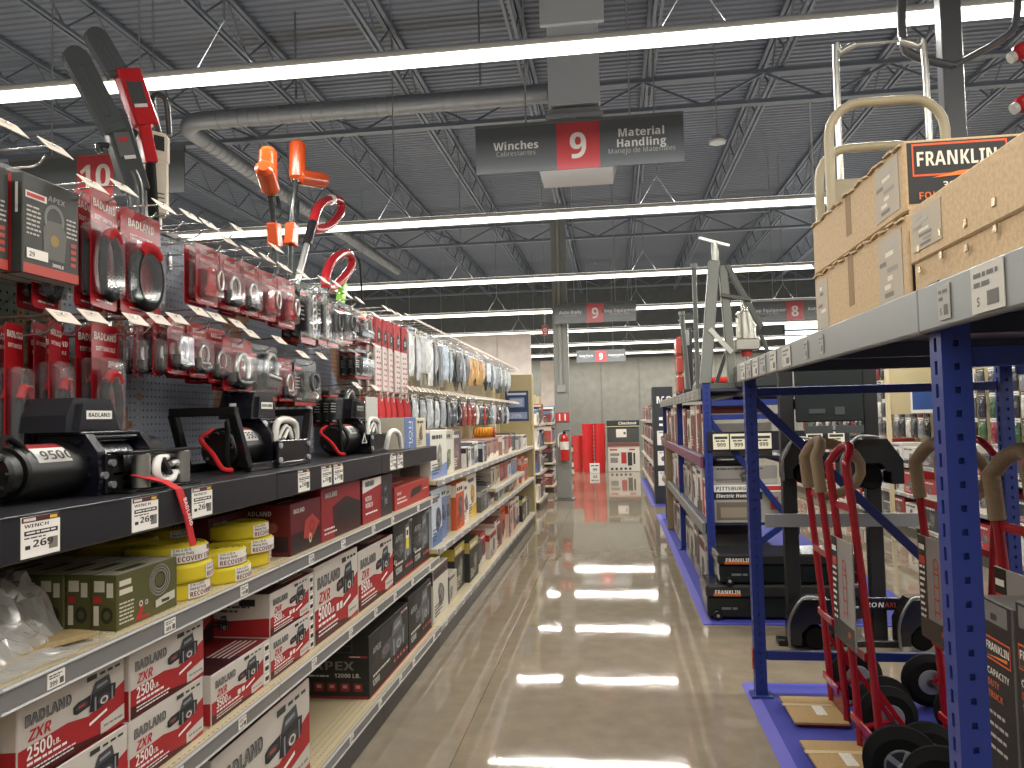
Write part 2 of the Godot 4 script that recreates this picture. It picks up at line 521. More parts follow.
func build_ceiling_gear() -> void:
	# steel columns
	for p in [Vector3(-0.93, 0, -14.1), Vector3(8.5, 0, -14.1), Vector3(-9.5, 0, -14.1)]:
		var s := "grey square steel column with conduit and extinguisher between the aisle signs"
		if p.x > 0: s = "grey square steel column beyond the second aisle on the rack side"
		if p.x < -5: s = "grey square steel column behind the tool shelving near the pale partition"
		var o := thing("steel_column", s, "column", p)
		put("shaft", [MB.new().col("8b8d88").box(Vector3(0, 2.72, 0), Vector3(0.27, 5.4, 0.27), 0.02), "paint"], o)
		put("base_plate", [MB.new().col("77797a").box(Vector3(0, 0.012, 0), Vector3(0.36, 0.024, 0.36), 0.004), "paint"], o)
		if p.x > -5 and p.x < 0:
			put("conduit", [MB.new().col("9a9c97").tube([Vector3(0.0, 2.05, 0.16), Vector3(0.0, 5.3, 0.16)], 0.03, 8), "paint"], o)
			put("junction_box", [MB.new().col("9a9c97").box(Vector3(0.0, 2.02, 0.165), Vector3(0.15, 0.14, 0.06), 0.012), "paint"], o)
			var rs := MB.new().col("c23a36").box(Vector3(0, 1.5, 0.15), Vector3(0.25, 0.17, 0.02), 0.003)
			rs.col("f0e8e4"); rs.t = Transform3D(Basis(), Vector3(0, 1.5, 0.1605))
			rs.ink(-0.06, -0.06, 0.025, 0.12); rs.ink(0.04, -0.06, 0.025, 0.12)
			put("red_sign", [rs, "paper"], o)
	var fe := thing("fire_extinguisher", "red fire extinguisher with white label hung on the grey column", "extinguisher", Vector3(-0.9, 0.72, -13.88))
	put("cylinder", [MB.new().col("c8322c").lathe([[0, 0], [0.07, 0], [0.078, 0.02], [0.078, 0.4], [0.05, 0.46], [0.025, 0.48], [0, 0.48]], 18), "gloss"], fe)
	put("label_band", [MB.new().col("e8e2da").lathe([[0.079, 0.2], [0.079, 0.34]], 18), "paper"], fe)
	put("valve", [MB.new().col("2a2a2a").box(Vector3(0, 0.5, 0), Vector3(0.05, 0.05, 0.05), 0.006).box(Vector3(0.05, 0.535, 0), Vector3(0.12, 0.015, 0.02), 0.003), "gloss"], fe)
	put("hose", [MB.new().col("e6e6e2").tube([Vector3(-0.02, 0.5, 0), Vector3(-0.09, 0.48, 0.02), Vector3(-0.11, 0.4, 0.03), Vector3(-0.1, 0.25, 0.03)], 0.012, 6), "rubber"], fe)
	put("bracket", [MB.new().col("555555").box(Vector3(0, 0.3, -0.078), Vector3(0.06, 0.2, 0.012), 0.002), "paint"], fe)
	# spiral duct and the air handler it leaves
	var du := thing("spiral_duct", "galvanised spiral air duct bending under the roof toward the far wall", "duct", Vector3(-3.0, 5.15, -8.5))
	var pts := []
	for i in 12: pts.append(Vector3(2.37 - 0.372 * i, 0, 0))
	for i in 7:
		var a := PI / 2 * i / 6.0
		pts.append(Vector3(-1.75 - 0.35 * sin(a), 0, -0.35 + 0.35 * cos(a)))
	for i in 16: pts.append(Vector3(-2.1, 0, -0.5 - 0.6 * i))
	put("pipe", [MB.new().col("989b9e").tube(pts, 0.105, 16), "satin"], du)
	var ri := MB.new().col("989b9e")
	for i in 30:
		var c := Vector3(2.2 - 0.13 * i, 0, 0)
		ri.cyl(c, c + Vector3(0.015, 0, 0), 0.111, 16)
	for i in 60:
		var c := Vector3(-2.1, 0, -0.6 - 0.15 * i)
		ri.cyl(c, c + Vector3(0, 0, 0.015), 0.111, 16)
	put("seam_ribs", [ri, "satin"], du).set_meta("kind", "stuff")
	for x in [1.6, -0.6]:
		put("strap", [MB.new().col("8a8c8c").box(Vector3(x, 0.75, 0), Vector3(0.02, 1.2, 0.01)), "satin"], du)
	var ah := thing("air_handler", "grey box-shaped air diffuser on a square drop duct above the aisle sign", "air vent", Vector3(-0.33, 4.35, -8.5))
	put("drop_duct", [MB.new().col("b4b7ba").box(Vector3(0, 1.3, 0), Vector3(0.56, 1.5, 0.5), 0.01), "paint"], ah)
	put("upper_plenum", [MB.new().col("c4c7c9").box(Vector3(0, 1.62, 0.28), Vector3(0.7, 0.4, 0.06), 0.01), "paint"], ah)
	var gr := MB.new().col("9a9c9c")
	gr.box(Vector3(0, 0.42, 0.26), Vector3(0.62, 0.05, 0.03), 0.004).box(Vector3(0, 0.12, 0.26), Vector3(0.62, 0.04, 0.03), 0.004)
	for x in [-0.3, 0.0, 0.3]: gr.box(Vector3(x, 0.27, 0.26), Vector3(0.025, 0.28, 0.03), 0.004)
	put("grille_frame", [gr, "paint"], ah)
	put("grille_core", [MB.new().col("94979a").box(Vector3(0, 0.27, 0.0), Vector3(0.56, 0.5, 0.48), 0.01), "paint"], ah)
	var lo := MB.new().col("5c5f61")
	for i in 6: lo.box(Vector3(0, 0.17 + 0.04 * i, 0.25), Vector3(0.56, 0.008, 0.03))
	put("louver_blades", [lo, "paint"], ah)
	var he := MB.new().col("b9bcbe")
	he.prism(PackedVector2Array([Vector2(-0.46, 0.08), Vector2(0.46, 0.08), Vector2(0.4, -0.16), Vector2(-0.4, -0.16)]), -0.4, 0.4)
	put("diffuser_hood", [he, "paint"], ah)
	# small round ceiling speaker
	var sp := thing("ceiling_speaker", "small round pendant speaker hanging beside the material handling sign", "speaker", Vector3(1.25, 4.55, -8.8))
	put("shade", [MB.new().col("b4b6b4").lathe([[0, 0], [0.09, 0], [0.1, 0.02], [0.05, 0.08], [0, 0.09]], 18), "gloss"], sp)
	put("cable", [MB.new().col("8a8a8a").tube([Vector3(0, 0.08, 0), Vector3(0, 1.8, 0)], 0.006, 5), "paint"], sp)
	var pg := thing("pendant_sensor", "thin rod with a small white sensor head hanging above the blue racks", "sensor", Vector3(2.55, 3.3, -9.9))
	put("rod", [MB.new().col("c4c6c4").tube([Vector3(0, 0.03, 0), Vector3(0, 2.2, 0)], 0.012, 6), "paint"], pg)
	put("head", [MB.new().col("d8d8d4").lathe([[0, -0.04], [0.03, -0.03], [0.06, 0.02], [0.02, 0.05], [0, 0.05]], 14), "gloss"], pg)

# ---------------------------------------------------------------- aisle signs
func aisle_sign(label: String, at: Vector3, w: float, number: String, lines_l: Array, lines_r: Array, red_w := 0.31) -> void:
	var h := 0.34
	var o := thing("aisle_sign", label, "sign", at)
	put("panel", [MB.new().col("5f6468").box(Vector3.ZERO, Vector3(w, h, 0.012), 0.002), "gloss"], o)
	put("top_rail", [MB.new().col("6a6d70").box(Vector3(0, h / 2 + 0.012, 0), Vector3(w + 0.01, 0.024, 0.02), 0.003), "paint"], o)
	var r := MB.new()
	r.t = Transform3D(Basis(), Vector3(0, 0, 0.006))
	r.col("c0484e").ink(-red_w / 2, -h / 2, red_w, h)
	r.col("e4ddd8").say(number, 0, -0.095, 0.19, 2, true, 0.0, 0.95, true)
	put("number_square", [r, "gloss"], o)
	for side in 2:
		var ls: Array = lines_l if side == 0 else lines_r
		if ls.is_empty(): continue
		var b := MB.new()
		b.t = Transform3D(Basis(), Vector3(0, 0, 0.006))
		var cx := (-1.0 if side == 0 else 1.0) * (red_w / 2 + (w - red_w) / 4)
		var y := 0.05 + 0.04 * (ls.size() - 2)
		for i in ls.size():
			var small_print: bool = i == ls.size() - 1
			b.col("dcd9d6" if not small_print else "a9aaaa").say(ls[i], cx, y - (0.02 if small_print else 0.05), 0.035 if small_print else 0.058, 1, not small_print, 0.0, 1.0, true)
			y -= 0.075
		put("lettering", [b, "gloss"], o)
	for x in [-w * 0.25, w * 0.25]:
		var q := MB.new().col("d0d0cc").tube([Vector3(x, h / 2 + 0.02, 0), Vector3(x, 6.35 - at.y, 0)], 0.006, 6)
		put("hanger_rod", [q, "steel"], o)

func build_signs() -> void:
	aisle_sign("dark hanging aisle sign for winches and material handling with red nine", Vector3(-0.2, 3.46, -5.5), 1.5, "9", ["Winches", "Cabrestantes"], ["Material", "Handling", "Manejo de Materiales"])
	aisle_sign("smaller looking aisle sign for auto body and shop equipment by the column", Vector3(-0.28, 3.34, -13.7), 1.45, "9", ["Auto Body", "Carroceria"], ["Shop Equipment", "Equipo de Taller"])
	aisle_sign("farthest aisle sign with a red nine hung before the far wall", Vector3(-0.33, 3.28, -22.9), 1.45, "9", ["Auto Parts", "Autopartes"], ["Automotive", "Automotriz"])
	aisle_sign("grey aisle sign with red ten hung beyond the hooks behind the pruning saws", Vector3(-3.99, 3.48, -5.5), 1.5, "10", [], ["Outdoor", "Tools", "exteriores"])
	aisle_sign("aisle sign with a red eight for shop equipment over the neighbouring aisle", Vector3(3.3, 3.32, -14.4), 1.5, "8", ["Shop Equipment", "Equipo de Taller"], ["Automotive", "Automotriz"])
	# small red square hung high on the far column
	var s := thing("hanging_red_sign", "small red square sign with a white mark beside the column top", "sign", Vector3(-1.28, 3.2, -14.9))
	put("plate", [MB.new().col("c2393c").box(Vector3.ZERO, Vector3(0.13, 0.2, 0.01), 0.002), "gloss"], s)
	var b := MB.new().col("efe6e2"); b.t = Transform3D(Basis(), Vector3(0, 0, 0.005)); b.disc(0, 0.01, 0.035, 1, 0.02); b.ink(-0.03, -0.07, 0.06, 0.02)
	put("mark", [b, "gloss"], s)
	put("cable", [MB.new().col("aaaaaa").tube([Vector3(0, 0.1, 0), Vector3(0, 3.16, 0)], 0.004, 5), "steel"], s)

# ---------------------------------------------------------------- shelving on the winch side
const LX := -1.17
const PB := -1.70
var hook_mesh: ArrayMesh
var hook_tag: ArrayMesh
var bay_nodes := []

# outdoor scene printed on the pegboard: scattered inks with outlines of their own, a leafy wood at the near end and blue rock beyond
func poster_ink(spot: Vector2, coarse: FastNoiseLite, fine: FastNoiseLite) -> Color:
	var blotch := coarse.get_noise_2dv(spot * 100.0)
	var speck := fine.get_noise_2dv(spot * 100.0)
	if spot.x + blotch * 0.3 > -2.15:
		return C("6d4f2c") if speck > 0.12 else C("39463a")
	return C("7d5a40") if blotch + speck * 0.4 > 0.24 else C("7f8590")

func price_tag(w: float, h: float, sd: int) -> MB:
	var r := RandomNumberGenerator.new(); r.seed = sd
	var b := MB.new().col("e9e4da")
	b.box(Vector3.ZERO, Vector3(w, h, 0.002))
	b.t = Transform3D(Basis(), Vector3(-w / 2, -h / 2, 0.001))
	b.col("3a3836").small(w * 0.08, h * 0.78, w * 0.8, h * 0.08, 1, sd)
	b.small(w * 0.08, h * 0.62, w * 0.6, h * 0.08, 1, sd + 1)
	b.say(str(r.randi_range(3, 29)) + "99", w * 0.1, h * 0.14, h * 0.32)
	b.col("5a5652").ink(w * 0.68, h * 0.12, w * 0.24, h * 0.4)
	return b

func build_left() -> void:
	# a wire hook: lower prong for the goods, upper wire that carries the tag
	var hb := MB.new().col("c9c9c6")
	hb.tube([Vector3(0, 0, 0), Vector3(0, 0, 0.27), Vector3(0, 0.008, 0.29), Vector3(0, 0.025, 0.305)], 0.0032, 6)
	hb.tube([Vector3(0, 0.045, 0), Vector3(0, 0.05, 0.33)], 0.0028, 6)
	hb.box(Vector3(0, 0.02, 0.004), Vector3(0.022, 0.07, 0.008), 0.002)
	hook_mesh = mesh_of([hb, "chrome"])
	var tb := MB.new()
	tb.t = Transform3D(Basis(Vector3.RIGHT, -0.8), Vector3(0, 0.042, 0.333))
	tb.col("cfc4b6").box(Vector3.ZERO, Vector3(0.085, 0.048, 0.002))
	tb.t = tb.t * Transform3D(Basis(), Vector3(-0.0325, -0.0225, 0.001))
	tb.col("b0a596").small(0.006, 0.031, 0.05, 0.005, 1, 3); tb.small(0.006, 0.022, 0.035, 0.005, 1, 4)
	hook_tag = mesh_of([tb, "paper"])
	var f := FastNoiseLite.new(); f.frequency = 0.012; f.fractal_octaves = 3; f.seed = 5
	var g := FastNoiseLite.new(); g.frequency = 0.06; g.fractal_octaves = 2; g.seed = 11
	var bays := [-0.12, -1.34, -2.56, -3.78, -5.0]
	var words := ["beside the clear plastic bag", "holding the big winch and the yellow straps", "holding the framed winches and red cartons", "next to the tall holster display"]
	for i in 4:
		var z1: float = bays[i]
		var z2: float = bays[i + 1]
		var zc := (z1 + z2) / 2
		var o := thing("gondola_bay", "pegboard shelving bay with dark ledge " + words[i], "shelving", Vector3(-1.43, 0, zc), PI / 2)
		bay_nodes.append(o)
		var L := 1.22
		# local frame: x runs away from the camera, z points into the aisle; front edge of the shelves at z = 0.26
		var zf := 0.26; var zb := -0.27
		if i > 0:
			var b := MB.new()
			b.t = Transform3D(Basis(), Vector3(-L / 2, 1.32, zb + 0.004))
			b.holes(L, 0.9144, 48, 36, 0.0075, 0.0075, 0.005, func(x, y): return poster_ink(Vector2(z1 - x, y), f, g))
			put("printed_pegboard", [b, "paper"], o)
		var bk := MB.new().col("3b3a38")
		bk.box(Vector3(0, 1.77, zb - 0.012), Vector3(L, 0.91, 0.012))
		bk.col("cdbf9f").box(Vector3(0, 0.73, zb - 0.004), Vector3(L, 1.18, 0.012))
		put("back_panel", [bk, "paint"], o)
		put("top_cap", [MB.new().col("5e5f60").box(Vector3(0, 2.245, zb), Vector3(L, 0.02, 0.03), 0.003), "paint"], o)
		for sx in ([-L / 2 + 0.021, L / 2 - 0.021] if i == 3 else [-L / 2 + 0.021]):
			put("upright", [MB.new().col("b9ac8c").box(Vector3(sx, 1.125, zb - 0.02), Vector3(0.04, 2.25, 0.045), 0.004), "paint"], o)
		# base deck, two tan shelves
		for y in [0.15, 0.6, 1.0]:
			var nm := "base_deck" if y < 0.2 else "shelf"
			var s := MB.new().col("cbbd9b")
			s.box(Vector3(0, y - 0.012, (zb + zf - 0.15) / 2), Vector3(L - 0.004, 0.024, zf - 0.15 - zb))
			s.t = Transform3D(Basis(Vector3(1, 0, 0), Vector3(0, 0, -1), Vector3(0, 1, 0)), Vector3(-L / 2 + 0.002, y, zf - 0.012))
			s.holes(L - 0.004, 0.138, 48, 5, 0.012, 0.005, 0.012)
			s.t = Transform3D.IDENTITY
			s.col("cbbd9b").box(Vector3(0, y - 0.018, zf - 0.081), Vector3(L - 0.004, 0.011, 0.138))
			var sh := put(nm, [s, "paint"], o)
			var rl := MB.new().col("8a8987").box(Vector3(0, y - 0.018, zf - 0.005), Vector3(L - 0.002, 0.05, 0.008), 0.001)
			rl.col("a3a29f").box(Vector3(0, y + 0.004, zf + 0.0), Vector3(L - 0.002, 0.008, 0.013), 0.003)
			rl.box(Vector3(0, y - 0.041, zf + 0.0), Vector3(L - 0.002, 0.007, 0.013), 0.003)
			put("price_rail", [rl, "paint"], sh)
			rl = MB.new().col("7d7c7a").box(Vector3(0, y - 0.018, zf + 0.0002), Vector3(L - 0.002, 0.036, 0.002))
			put("rail_insert", [rl, "gloss"], sh)
			for k in 3:
				var px := -L / 2 + 0.12 + 0.4 * k + rng.randf_range(0, 0.2)
				put("price_tag", [price_tag(0.05, 0.032, i * 10 + k), "paper"], sh, Vector3(px, y - 0.018, zf + 0.0035))
			if y > 0.2:
				for sx in [-L / 2 + 0.03, L / 2 - 0.03]:
					var br := MB.new().col("b9ac8c")
					br.prism(PackedVector2Array([Vector2(zb, y - 0.024), Vector2(zf - 0.06, y - 0.024), Vector2(zf - 0.1, y - 0.035), Vector2(zb, y - 0.09)]), -0.002, 0.002)
					br.t = Transform3D.IDENTITY
					put("bracket", [br, "paint"], sh, Vector3(sx, 0, 0), -PI / 2)
		put("kick_plate", [MB.new().col("2b2a29").box(Vector3(0, 0.055, zf - 0.02), Vector3(L, 0.11, 0.02), 0.002), "paint"], o)
		# dark display ledge under the winches
		var s2 := MB.new().col("202123")
		s2.box(Vector3(0, 1.326, -0.005), Vector3(L - 0.002, 0.012, 0.53), 0.002)
		s2.box(Vector3(0, 1.285, zf - 0.006), Vector3(L - 0.002, 0.094, 0.012), 0.003)
		var ds := put("display_ledge", [s2, "paint"], o)
		var cards := [[], [0.085, 0.375, 0.595], [0.19, 0.38, 0.49], [0.16, 0.27]]
		for cx in cards[i]:
			var cb := MB.new().col("efeae2").box(Vector3.ZERO, Vector3(0.107, 0.082, 0.002))
			cb.t = Transform3D(Basis().scaled(Vector3(1.163, 0.656, 1)), Vector3(-0.0535, -0.041, 0.001))
			cb.col("4a1f1f").ink(0, 0.108, 0.092, 0.017)
			cb.col("d8d0c8").ink(0.004, 0.112, 0.028, 0.009, 2)
			cb.col("d6b33a").ink(0.066, 0.111, 0.018, 0.010, 2)
			cb.col("2c2a28").say("WINCH", 0.006, 0.092, 0.010, 1, true, 0.0, 1.2)
			cb.ink(0.006, 0.068, 0.08, 0.014)
			cb.col("efeae2").small(0.01, 0.073, 0.07, 0.005, 2, 9)
			cb.col("2c2a28").say("269", 0.026, 0.03, 0.022)
			cb.small(0.006, 0.058, 0.05, 0.004, 1, 5)
			cb.ink(0.008, 0.026, 0.012, 0.012); cb.col("7b7770").ink(0.064, 0.016, 0.022, 0.036)
			put("price_card", [cb, "paper"], ds, Vector3(-L / 2 + cx * L, 1.285, zf + 0.0015))

func hooks_at(bay: int, list: Array) -> void:      # [z, y] in the hall
	var o: Node3D = bay_nodes[bay]
	for p in list:
		var q := Vector3(-(p[0] - o.position.z), p[1], -0.266)
		var h := inst("peg_hook", hook_mesh, o, q)
		inst("hook_tag", hook_tag, h)

# ---------------------------------------------------------------- printed cartons
# every carton: base centre at the origin, front at +z
func carton(w: float, h: float, d: float, body: Array, e := 0.0025) -> MB:   # body = front, side, top
	var b := MB.new()
	var s := C(body[1]); var f := C(body[0]); var tp := C(body[2])
	b.box(Vector3(0, h / 2, 0), Vector3(w, h, d), e, [s, s, tp, tp, f, f])
	return b

func front(b: MB, w: float, d: float, y := 0.0) -> void:
	b.t = Transform3D(Basis(), Vector3(-w / 2, y, d / 2))
func near_side(b: MB, w: float, d: float) -> void:      # the -x face
	b.t = Transform3D(Basis(Vector3(0, 0, 1), Vector3(0, 1, 0), Vector3(-1, 0, 0)), Vector3(-w / 2, 0, -d / 2))
func top_face(b: MB, w: float, h: float, d: float) -> void:
	b.t = Transform3D(Basis(Vector3(1, 0, 0), Vector3(0, 0, -1), Vector3(0, 1, 0)), Vector3(-w / 2, h, d / 2))

# printed picture of an electric winch in a square of side s
func winch_picture(b: MB, x: float, y: float, s: float, layer := 3, line := false, kx := 1.0) -> void:
	var keep := b.t
	b.t = b.t * Transform3D(Basis().scaled(Vector3(kx, 1, 1)), Vector3(x * (1.0 - kx), 0, 0))
	var dk := "24262a" if not line else "55585b"
	var md := "44484d" if not line else "6e7173"
	var lt := "8b9096" if not line else "9b9d9e"
	b.col(dk).shape([x, y + s * .30, x + s * .08, y + s * .24, x + s * .36, y + s * .30, x + s * .38, y + s * .62, x + s * .1, y + s * .58, x, y + s * .5], layer)
	b.col(dk).shape([x + s * .34, y + s * .1, x + s * .5, y + s * .05, x + s * .95, y + s * .2, x + s * .97, y + s * .6, x + s * .8, y + s * .66, x + s * .4, y + s * .6], layer)
	b.col(md).shape([x + s * .38, y + s * .58, x + s * .85, y + s * .66, x + s * .8, y + s * .98, x + s * .48, y + s * .92], layer + 1)
	b.col(lt).shape([x + s * .5, y + s * .7, x + s * .76, y + s * .75, x + s * .75, y + s * .84, x + s * .5, y + s * .79], layer + 2)
	b.col(lt).ink(x + s * .46, y + s * .06, s * .04, s * .42, layer + 1)
	b.ink(x + s * .86, y + s * .14, s * .035, s * .42, layer + 1)
	b.col(md).disc(x + s * .68, y + s * .3, s * .15, layer + 1, 0, 1.0, 12)
	b.col("c9c4bb" if not line else lt).disc(x + s * .68, y + s * .26, s * .12, layer + 2, s * .07, 0.8, 12)
	b.col(md).disc(x + s * .17, y + s * .43, s * .1, layer + 1, 0, 1.4, 12)
	b.col("b5413e" if not line else "7d4340").ink(x + s * .1, y + s * .4, s * .14, s * .06, layer + 2)
	b.t = keep

func logo_plate(b: MB, x: float, y: float, h: float, layer: int, ink_c := "6d6c6b", txt := "BADLAND") -> float:
	# block lettering with a heavy dark outline
	b.col("2d2c2b")
	for q in [[-0.06, -0.06], [0.06, -0.06], [-0.06, 0.06], [0.06, 0.06]]: b.say(txt, x + h * q[0], y + h * q[1], h * 1.02, layer, true, 0.0, 0.97)
	b.col(ink_c)
	return b.say(txt, x, y, h, layer + 1, true, 0.0, 0.97)

func zxr_print(b: MB, w: float, h: float, num: String, badges := false, strip := 0.0) -> void:
	var ww := w - strip
	b.col("cbc4ba").ink(0.002, 0.002, w - 0.004, h - 0.004, 1)
	b.col("a8262a").shape([0.002, h * .44, ww * .42, h * .47, ww * .62, h * .40, ww * .998, h * .64, ww * .998, 0.002, 0.002, 0.002], 2)
	b.col("4a1113").shape([0.002, h * .20, ww * .45, h * .13, ww * .8, h * .05, ww * .8, 0.002, 0.002, 0.002], 3)
	b.col("cbc4ba").shape([ww * .74, h * .04, ww * .995, h * .08, ww * .995, h * .30, ww * .74, h * .22], 3)
	b.col("8c8780").small(ww * .77, h * .13, ww * .2, h * .03, 4, 2)
	logo_plate(b, w * .06, h * .70, h * .13, 4, "8a8886")
	b.col("bd2b2e").say("ZXR", w * .08, h * .50, h * .14, 4, true, 0.25, 1.15)
	b.col("f1ece6")
	var x := b.say(num, w * .07, h * .28, h * .17, 5, true, 0.0, 0.85)
	b.say("LB.", w * .07 + x + w * .01, h * .29, h * .07, 5)
	b.small(w * .07, h * .21, w * .36, h * .035, 5, 3)
	b.small(w * .07, h * .14, w * .42, h * .02, 5, 4)
	b.small(w * .07, h * .09, w * .40, h * .02, 5, 5)
	if badges:
		b.col("e8ded6")
		for i in 2: b.ink(ww * (.46 + .08 * i), h * .26, ww * .06, h * .1, 5)
	winch_picture(b, ww * .47, h * .40, h * .46, 5, false, minf(ww * .44 / (h * .46), 2.2))
	b.col("f1ece6").shape([ww * .62, h * .26, ww * .8, h * .34, ww * .8, h * .38, ww * .62, h * .30], 6)
	b.col("3a3836").ink(ww * .6, h * .87, ww * .1, h * .07, 4)
	for i in 3: b.ink(ww * (.73 + .08 * i), h * .89, ww * .055, h * .035, 4)
	if strip > 0:
		for i in 4:
			b.col("e4ded6").ink(ww + strip * .12, h * (.06 + .23 * i), strip * .76, h * .19, 3)
			b.col("2b292a").ink(ww + strip * .22, h * (.09 + .23 * i), strip * .56, h * .1, 4)

func zxr_box(num: String, w: float, h: float, d: float, badges := false, strip := 0.0) -> ArrayMesh:
	var b := carton(w, h, d, ["cbc4ba", "cbc4ba", "6e1a1c"])
	front(b, w, d); zxr_print(b, w, h, num, badges, strip)
	near_side(b, w, d)
	b.col("a82a2d").shape([0.002, 0.002, d - 0.002, 0.002, d - 0.002, h * .45, d * .5, h * .38, 0.002, h * .5], 1)
	b.col("55514d").small(d * .2, h * .68, d * .55, h * .05, 2, 3); b.small(d * .2, h * .58, d * .4, h * .05, 2, 4)
	b.col("2a2829").ink(d * .62, h * .72, d * .2, h * .16, 2)
	winch_picture(b, d * .3, h * .12, h * .4, 3)
	top_face(b, w, h, d)
	b.col("3a1516").shape([0.004, 0.004, w * .5, 0.004, w * .3, d - 0.004, 0.004, d - 0.004], 1)
	b.col("e2dcd5").ink(w * .1, d * .55, w * .22, d * .25, 2)
	for i in 5: b.ink(w * .42, d * (.1 + .06 * i), w * .5, d * .02, 2)
	return mesh_of([b, "card"])

func apex_box(num: String, w: float, h: float, d: float, big_side := false) -> ArrayMesh:
	var b := carton(w, h, d, ["252322", "252322", "252322"])
	front(b, w, d)
	b.col("343231").shape([0.003, h * .35, w * .3, h * .95, w * .997, h * .95, w * .997, h * .35, w * .6, h * .2], 1)
	winch_picture(b, w * .28, h * .24, h * .68, 2, true, w * .64 / (h * .68))
	b.col("a9a6a2").say("APEX", w * .07, h * .66, h * .10, 7, true, 0.15, 1.3)
	b.col("d9d3cc").small(w * .07, h * .29, w * .4, h * .035, 7, 3)
	b.say(num, w * .06, h * .15, h * .10, 7)
	b.col("b8332f").ink(0.002, 0.002, w - 0.004, h * .03, 7)
	for i in 5:
		b.col("8e2c2a").ink(w * (.56 + .085 * i), h * .15, w * .06, h * .08, 7)
		b.col("d0a9a4").ink(w * (.57 + .085 * i), h * .17, w * .04, h * .02, 8)
	b.col("c9c4be").ink(w * .78, h * .9, w * .18, h * .035, 7)
	b.col("b8332f").ink(w * .79, h * .907, w * .12, h * .018, 8)
	near_side(b, w, d)
	b.col("7c7a77").say("APEX", d * .34, h * .46, h * .14, 1, true, 0.0, 1.5)
	b.col("c9c4be").small(d * .3, h * .35, d * .25, h * .025, 1, 4)
	b.say(num + " LB.", d * .6, h * .34, h * .065, 1, true, 0.0, 1.1)
	b.col("8e2c2a"); b.ink(0.003, 0.002, d - 0.006, h * .035, 1)
	for i in 5: b.ink(d * (.22 + .15 * i), h * .12, d * .1, h * .13, 1)
	b.col("c08f88")
	for i in 5: b.ink(d * (.245 + .15 * i), h * .17, d * .05, h * .05, 2)
	b.col("9b3431").ink(d * .76, h * .66, d * .22, h * .03, 1)
	b.col("cfc9c2").ink(d * .78, h * .667, d * .12, h * .016, 2)
	b.col("4a4846"); b.ink(d * .8, h * .74, d * .012, h * .2, 1); b.ink(d * .6, h * .84, d * .2, h * .015, 1); b.ink(d * .6, h * .74, d * .2, h * .012, 1)
	return mesh_of([b, "card"])

func red_tool_box(title: String, w: float, h: float, d: float, variant: int) -> ArrayMesh:
	var body := [["5f1517", "5f1517", "5f1517"], ["8e2023", "8e2023", "b9b0a8"], ["952124", "262424", "262424"], ["a83028", "a83028", "a83028"]]
	var b := carton(w, h, d, body[variant])
	front(b, w, d)
	if variant == 0:
		b.col("2a1312").ink(w * .02, h * .02, w * .96, h * .38, 1)
		b.col("a83a30").shape([w * .4, h * .25, w * .7, h * .2, w * .95, h * .5, w * .7, h * .7, w * .45, h * .6], 2)
		b.col("93211f").disc(w * .68, h * .45, h * .14, 3, h * .07, 1.0, 14)
		b.col("cdb98c").disc(w * .62, h * .22, h * .1, 3, h * .05, 0.7, 14)
	elif variant == 1:
		b.col("3a1414").shape([w * .3, 0.003, w * .997, 0.003, w * .997, h * .55, w * .6, h * .75, w * .25, h * .6], 1)
		b.col("1e1b1c").shape([w * .36, h * .3, w * .9, h * .25, w * .92, h * .55, w * .6, h * .62, w * .38, h * .52], 2)
		b.col("e6ddd6"); b.small(w * .06, h * .2, w * .24, h * .03, 2, 5); b.small(w * .06, h * .12, w * .3, h * .03, 2, 6)
	elif variant == 2:
		b.col("e9e3db").shape([0.002, h * .7, w * .6, h * .82, w * .6, h * .998, 0.002, h * .998], 1)
		b.col("2b2a2c").shape([w * .58, 0.003, w * .997, 0.003, w * .997, h * .997, w * .62, h * .997], 2)
		winch_picture(b, w * .58, h * .2, minf(w * .38, h * .6), 4)
		b.col("f0e9e2").say("HITCH", w * .08, h * .5, h * .11, 3); b.say("WINCH", w * .08, h * .35, h * .11, 3)
		b.small(w * .08, h * .2, w * .4, h * .04, 3, 6)
	else:
		b.col("22201f").shape([w * .4, h * .3, w * .72, h * .42, w * .76, h * .74, w * .46, h * .68], 1)
		b.col("efe6de"); b.small(w * .06, h * .42, w * .22, h * .07, 1, 8); b.small(w * .06, h * .26, w * .26, h * .07, 1, 9); b.small(w * .8, h * .5, w * .15, h * .05, 1, 4)
	if variant != 3: logo_plate(b, w * .08, h * (.8 if variant != 2 else .84), h * (.1 if variant != 0 else .085), 5, "d4cdc6" if variant != 2 else "87857f")
	else:
		b.col("efe6de"); b.say(title, w * .06, h * .62, h * .13, 2)
	near_side(b, w, d)
	b.col("2a1413").ink(d * .05, h * .08, d * .9, h * .3, 1)
	b.col("7f7772").disc(d * .3, h * .23, h * .07, 2, h * .04); b.col("c4a878").disc(d * .6, h * .23, h * .08, 2, h * .05)
	b.col("8a4a3c").disc(d * .35, h * .55, h * .1, 2); b.disc(d * .65, h * .55, h * .1, 2)
	logo_plate(b, d * .08, h * .78, h * .09, 2, "d4cdc6")
	top_face(b, w, h, d)
	b.col("efe6de"); b.small(w * .1, d * .3, w * .5, d * .06, 1, 8)
	return mesh_of([b, "card"])

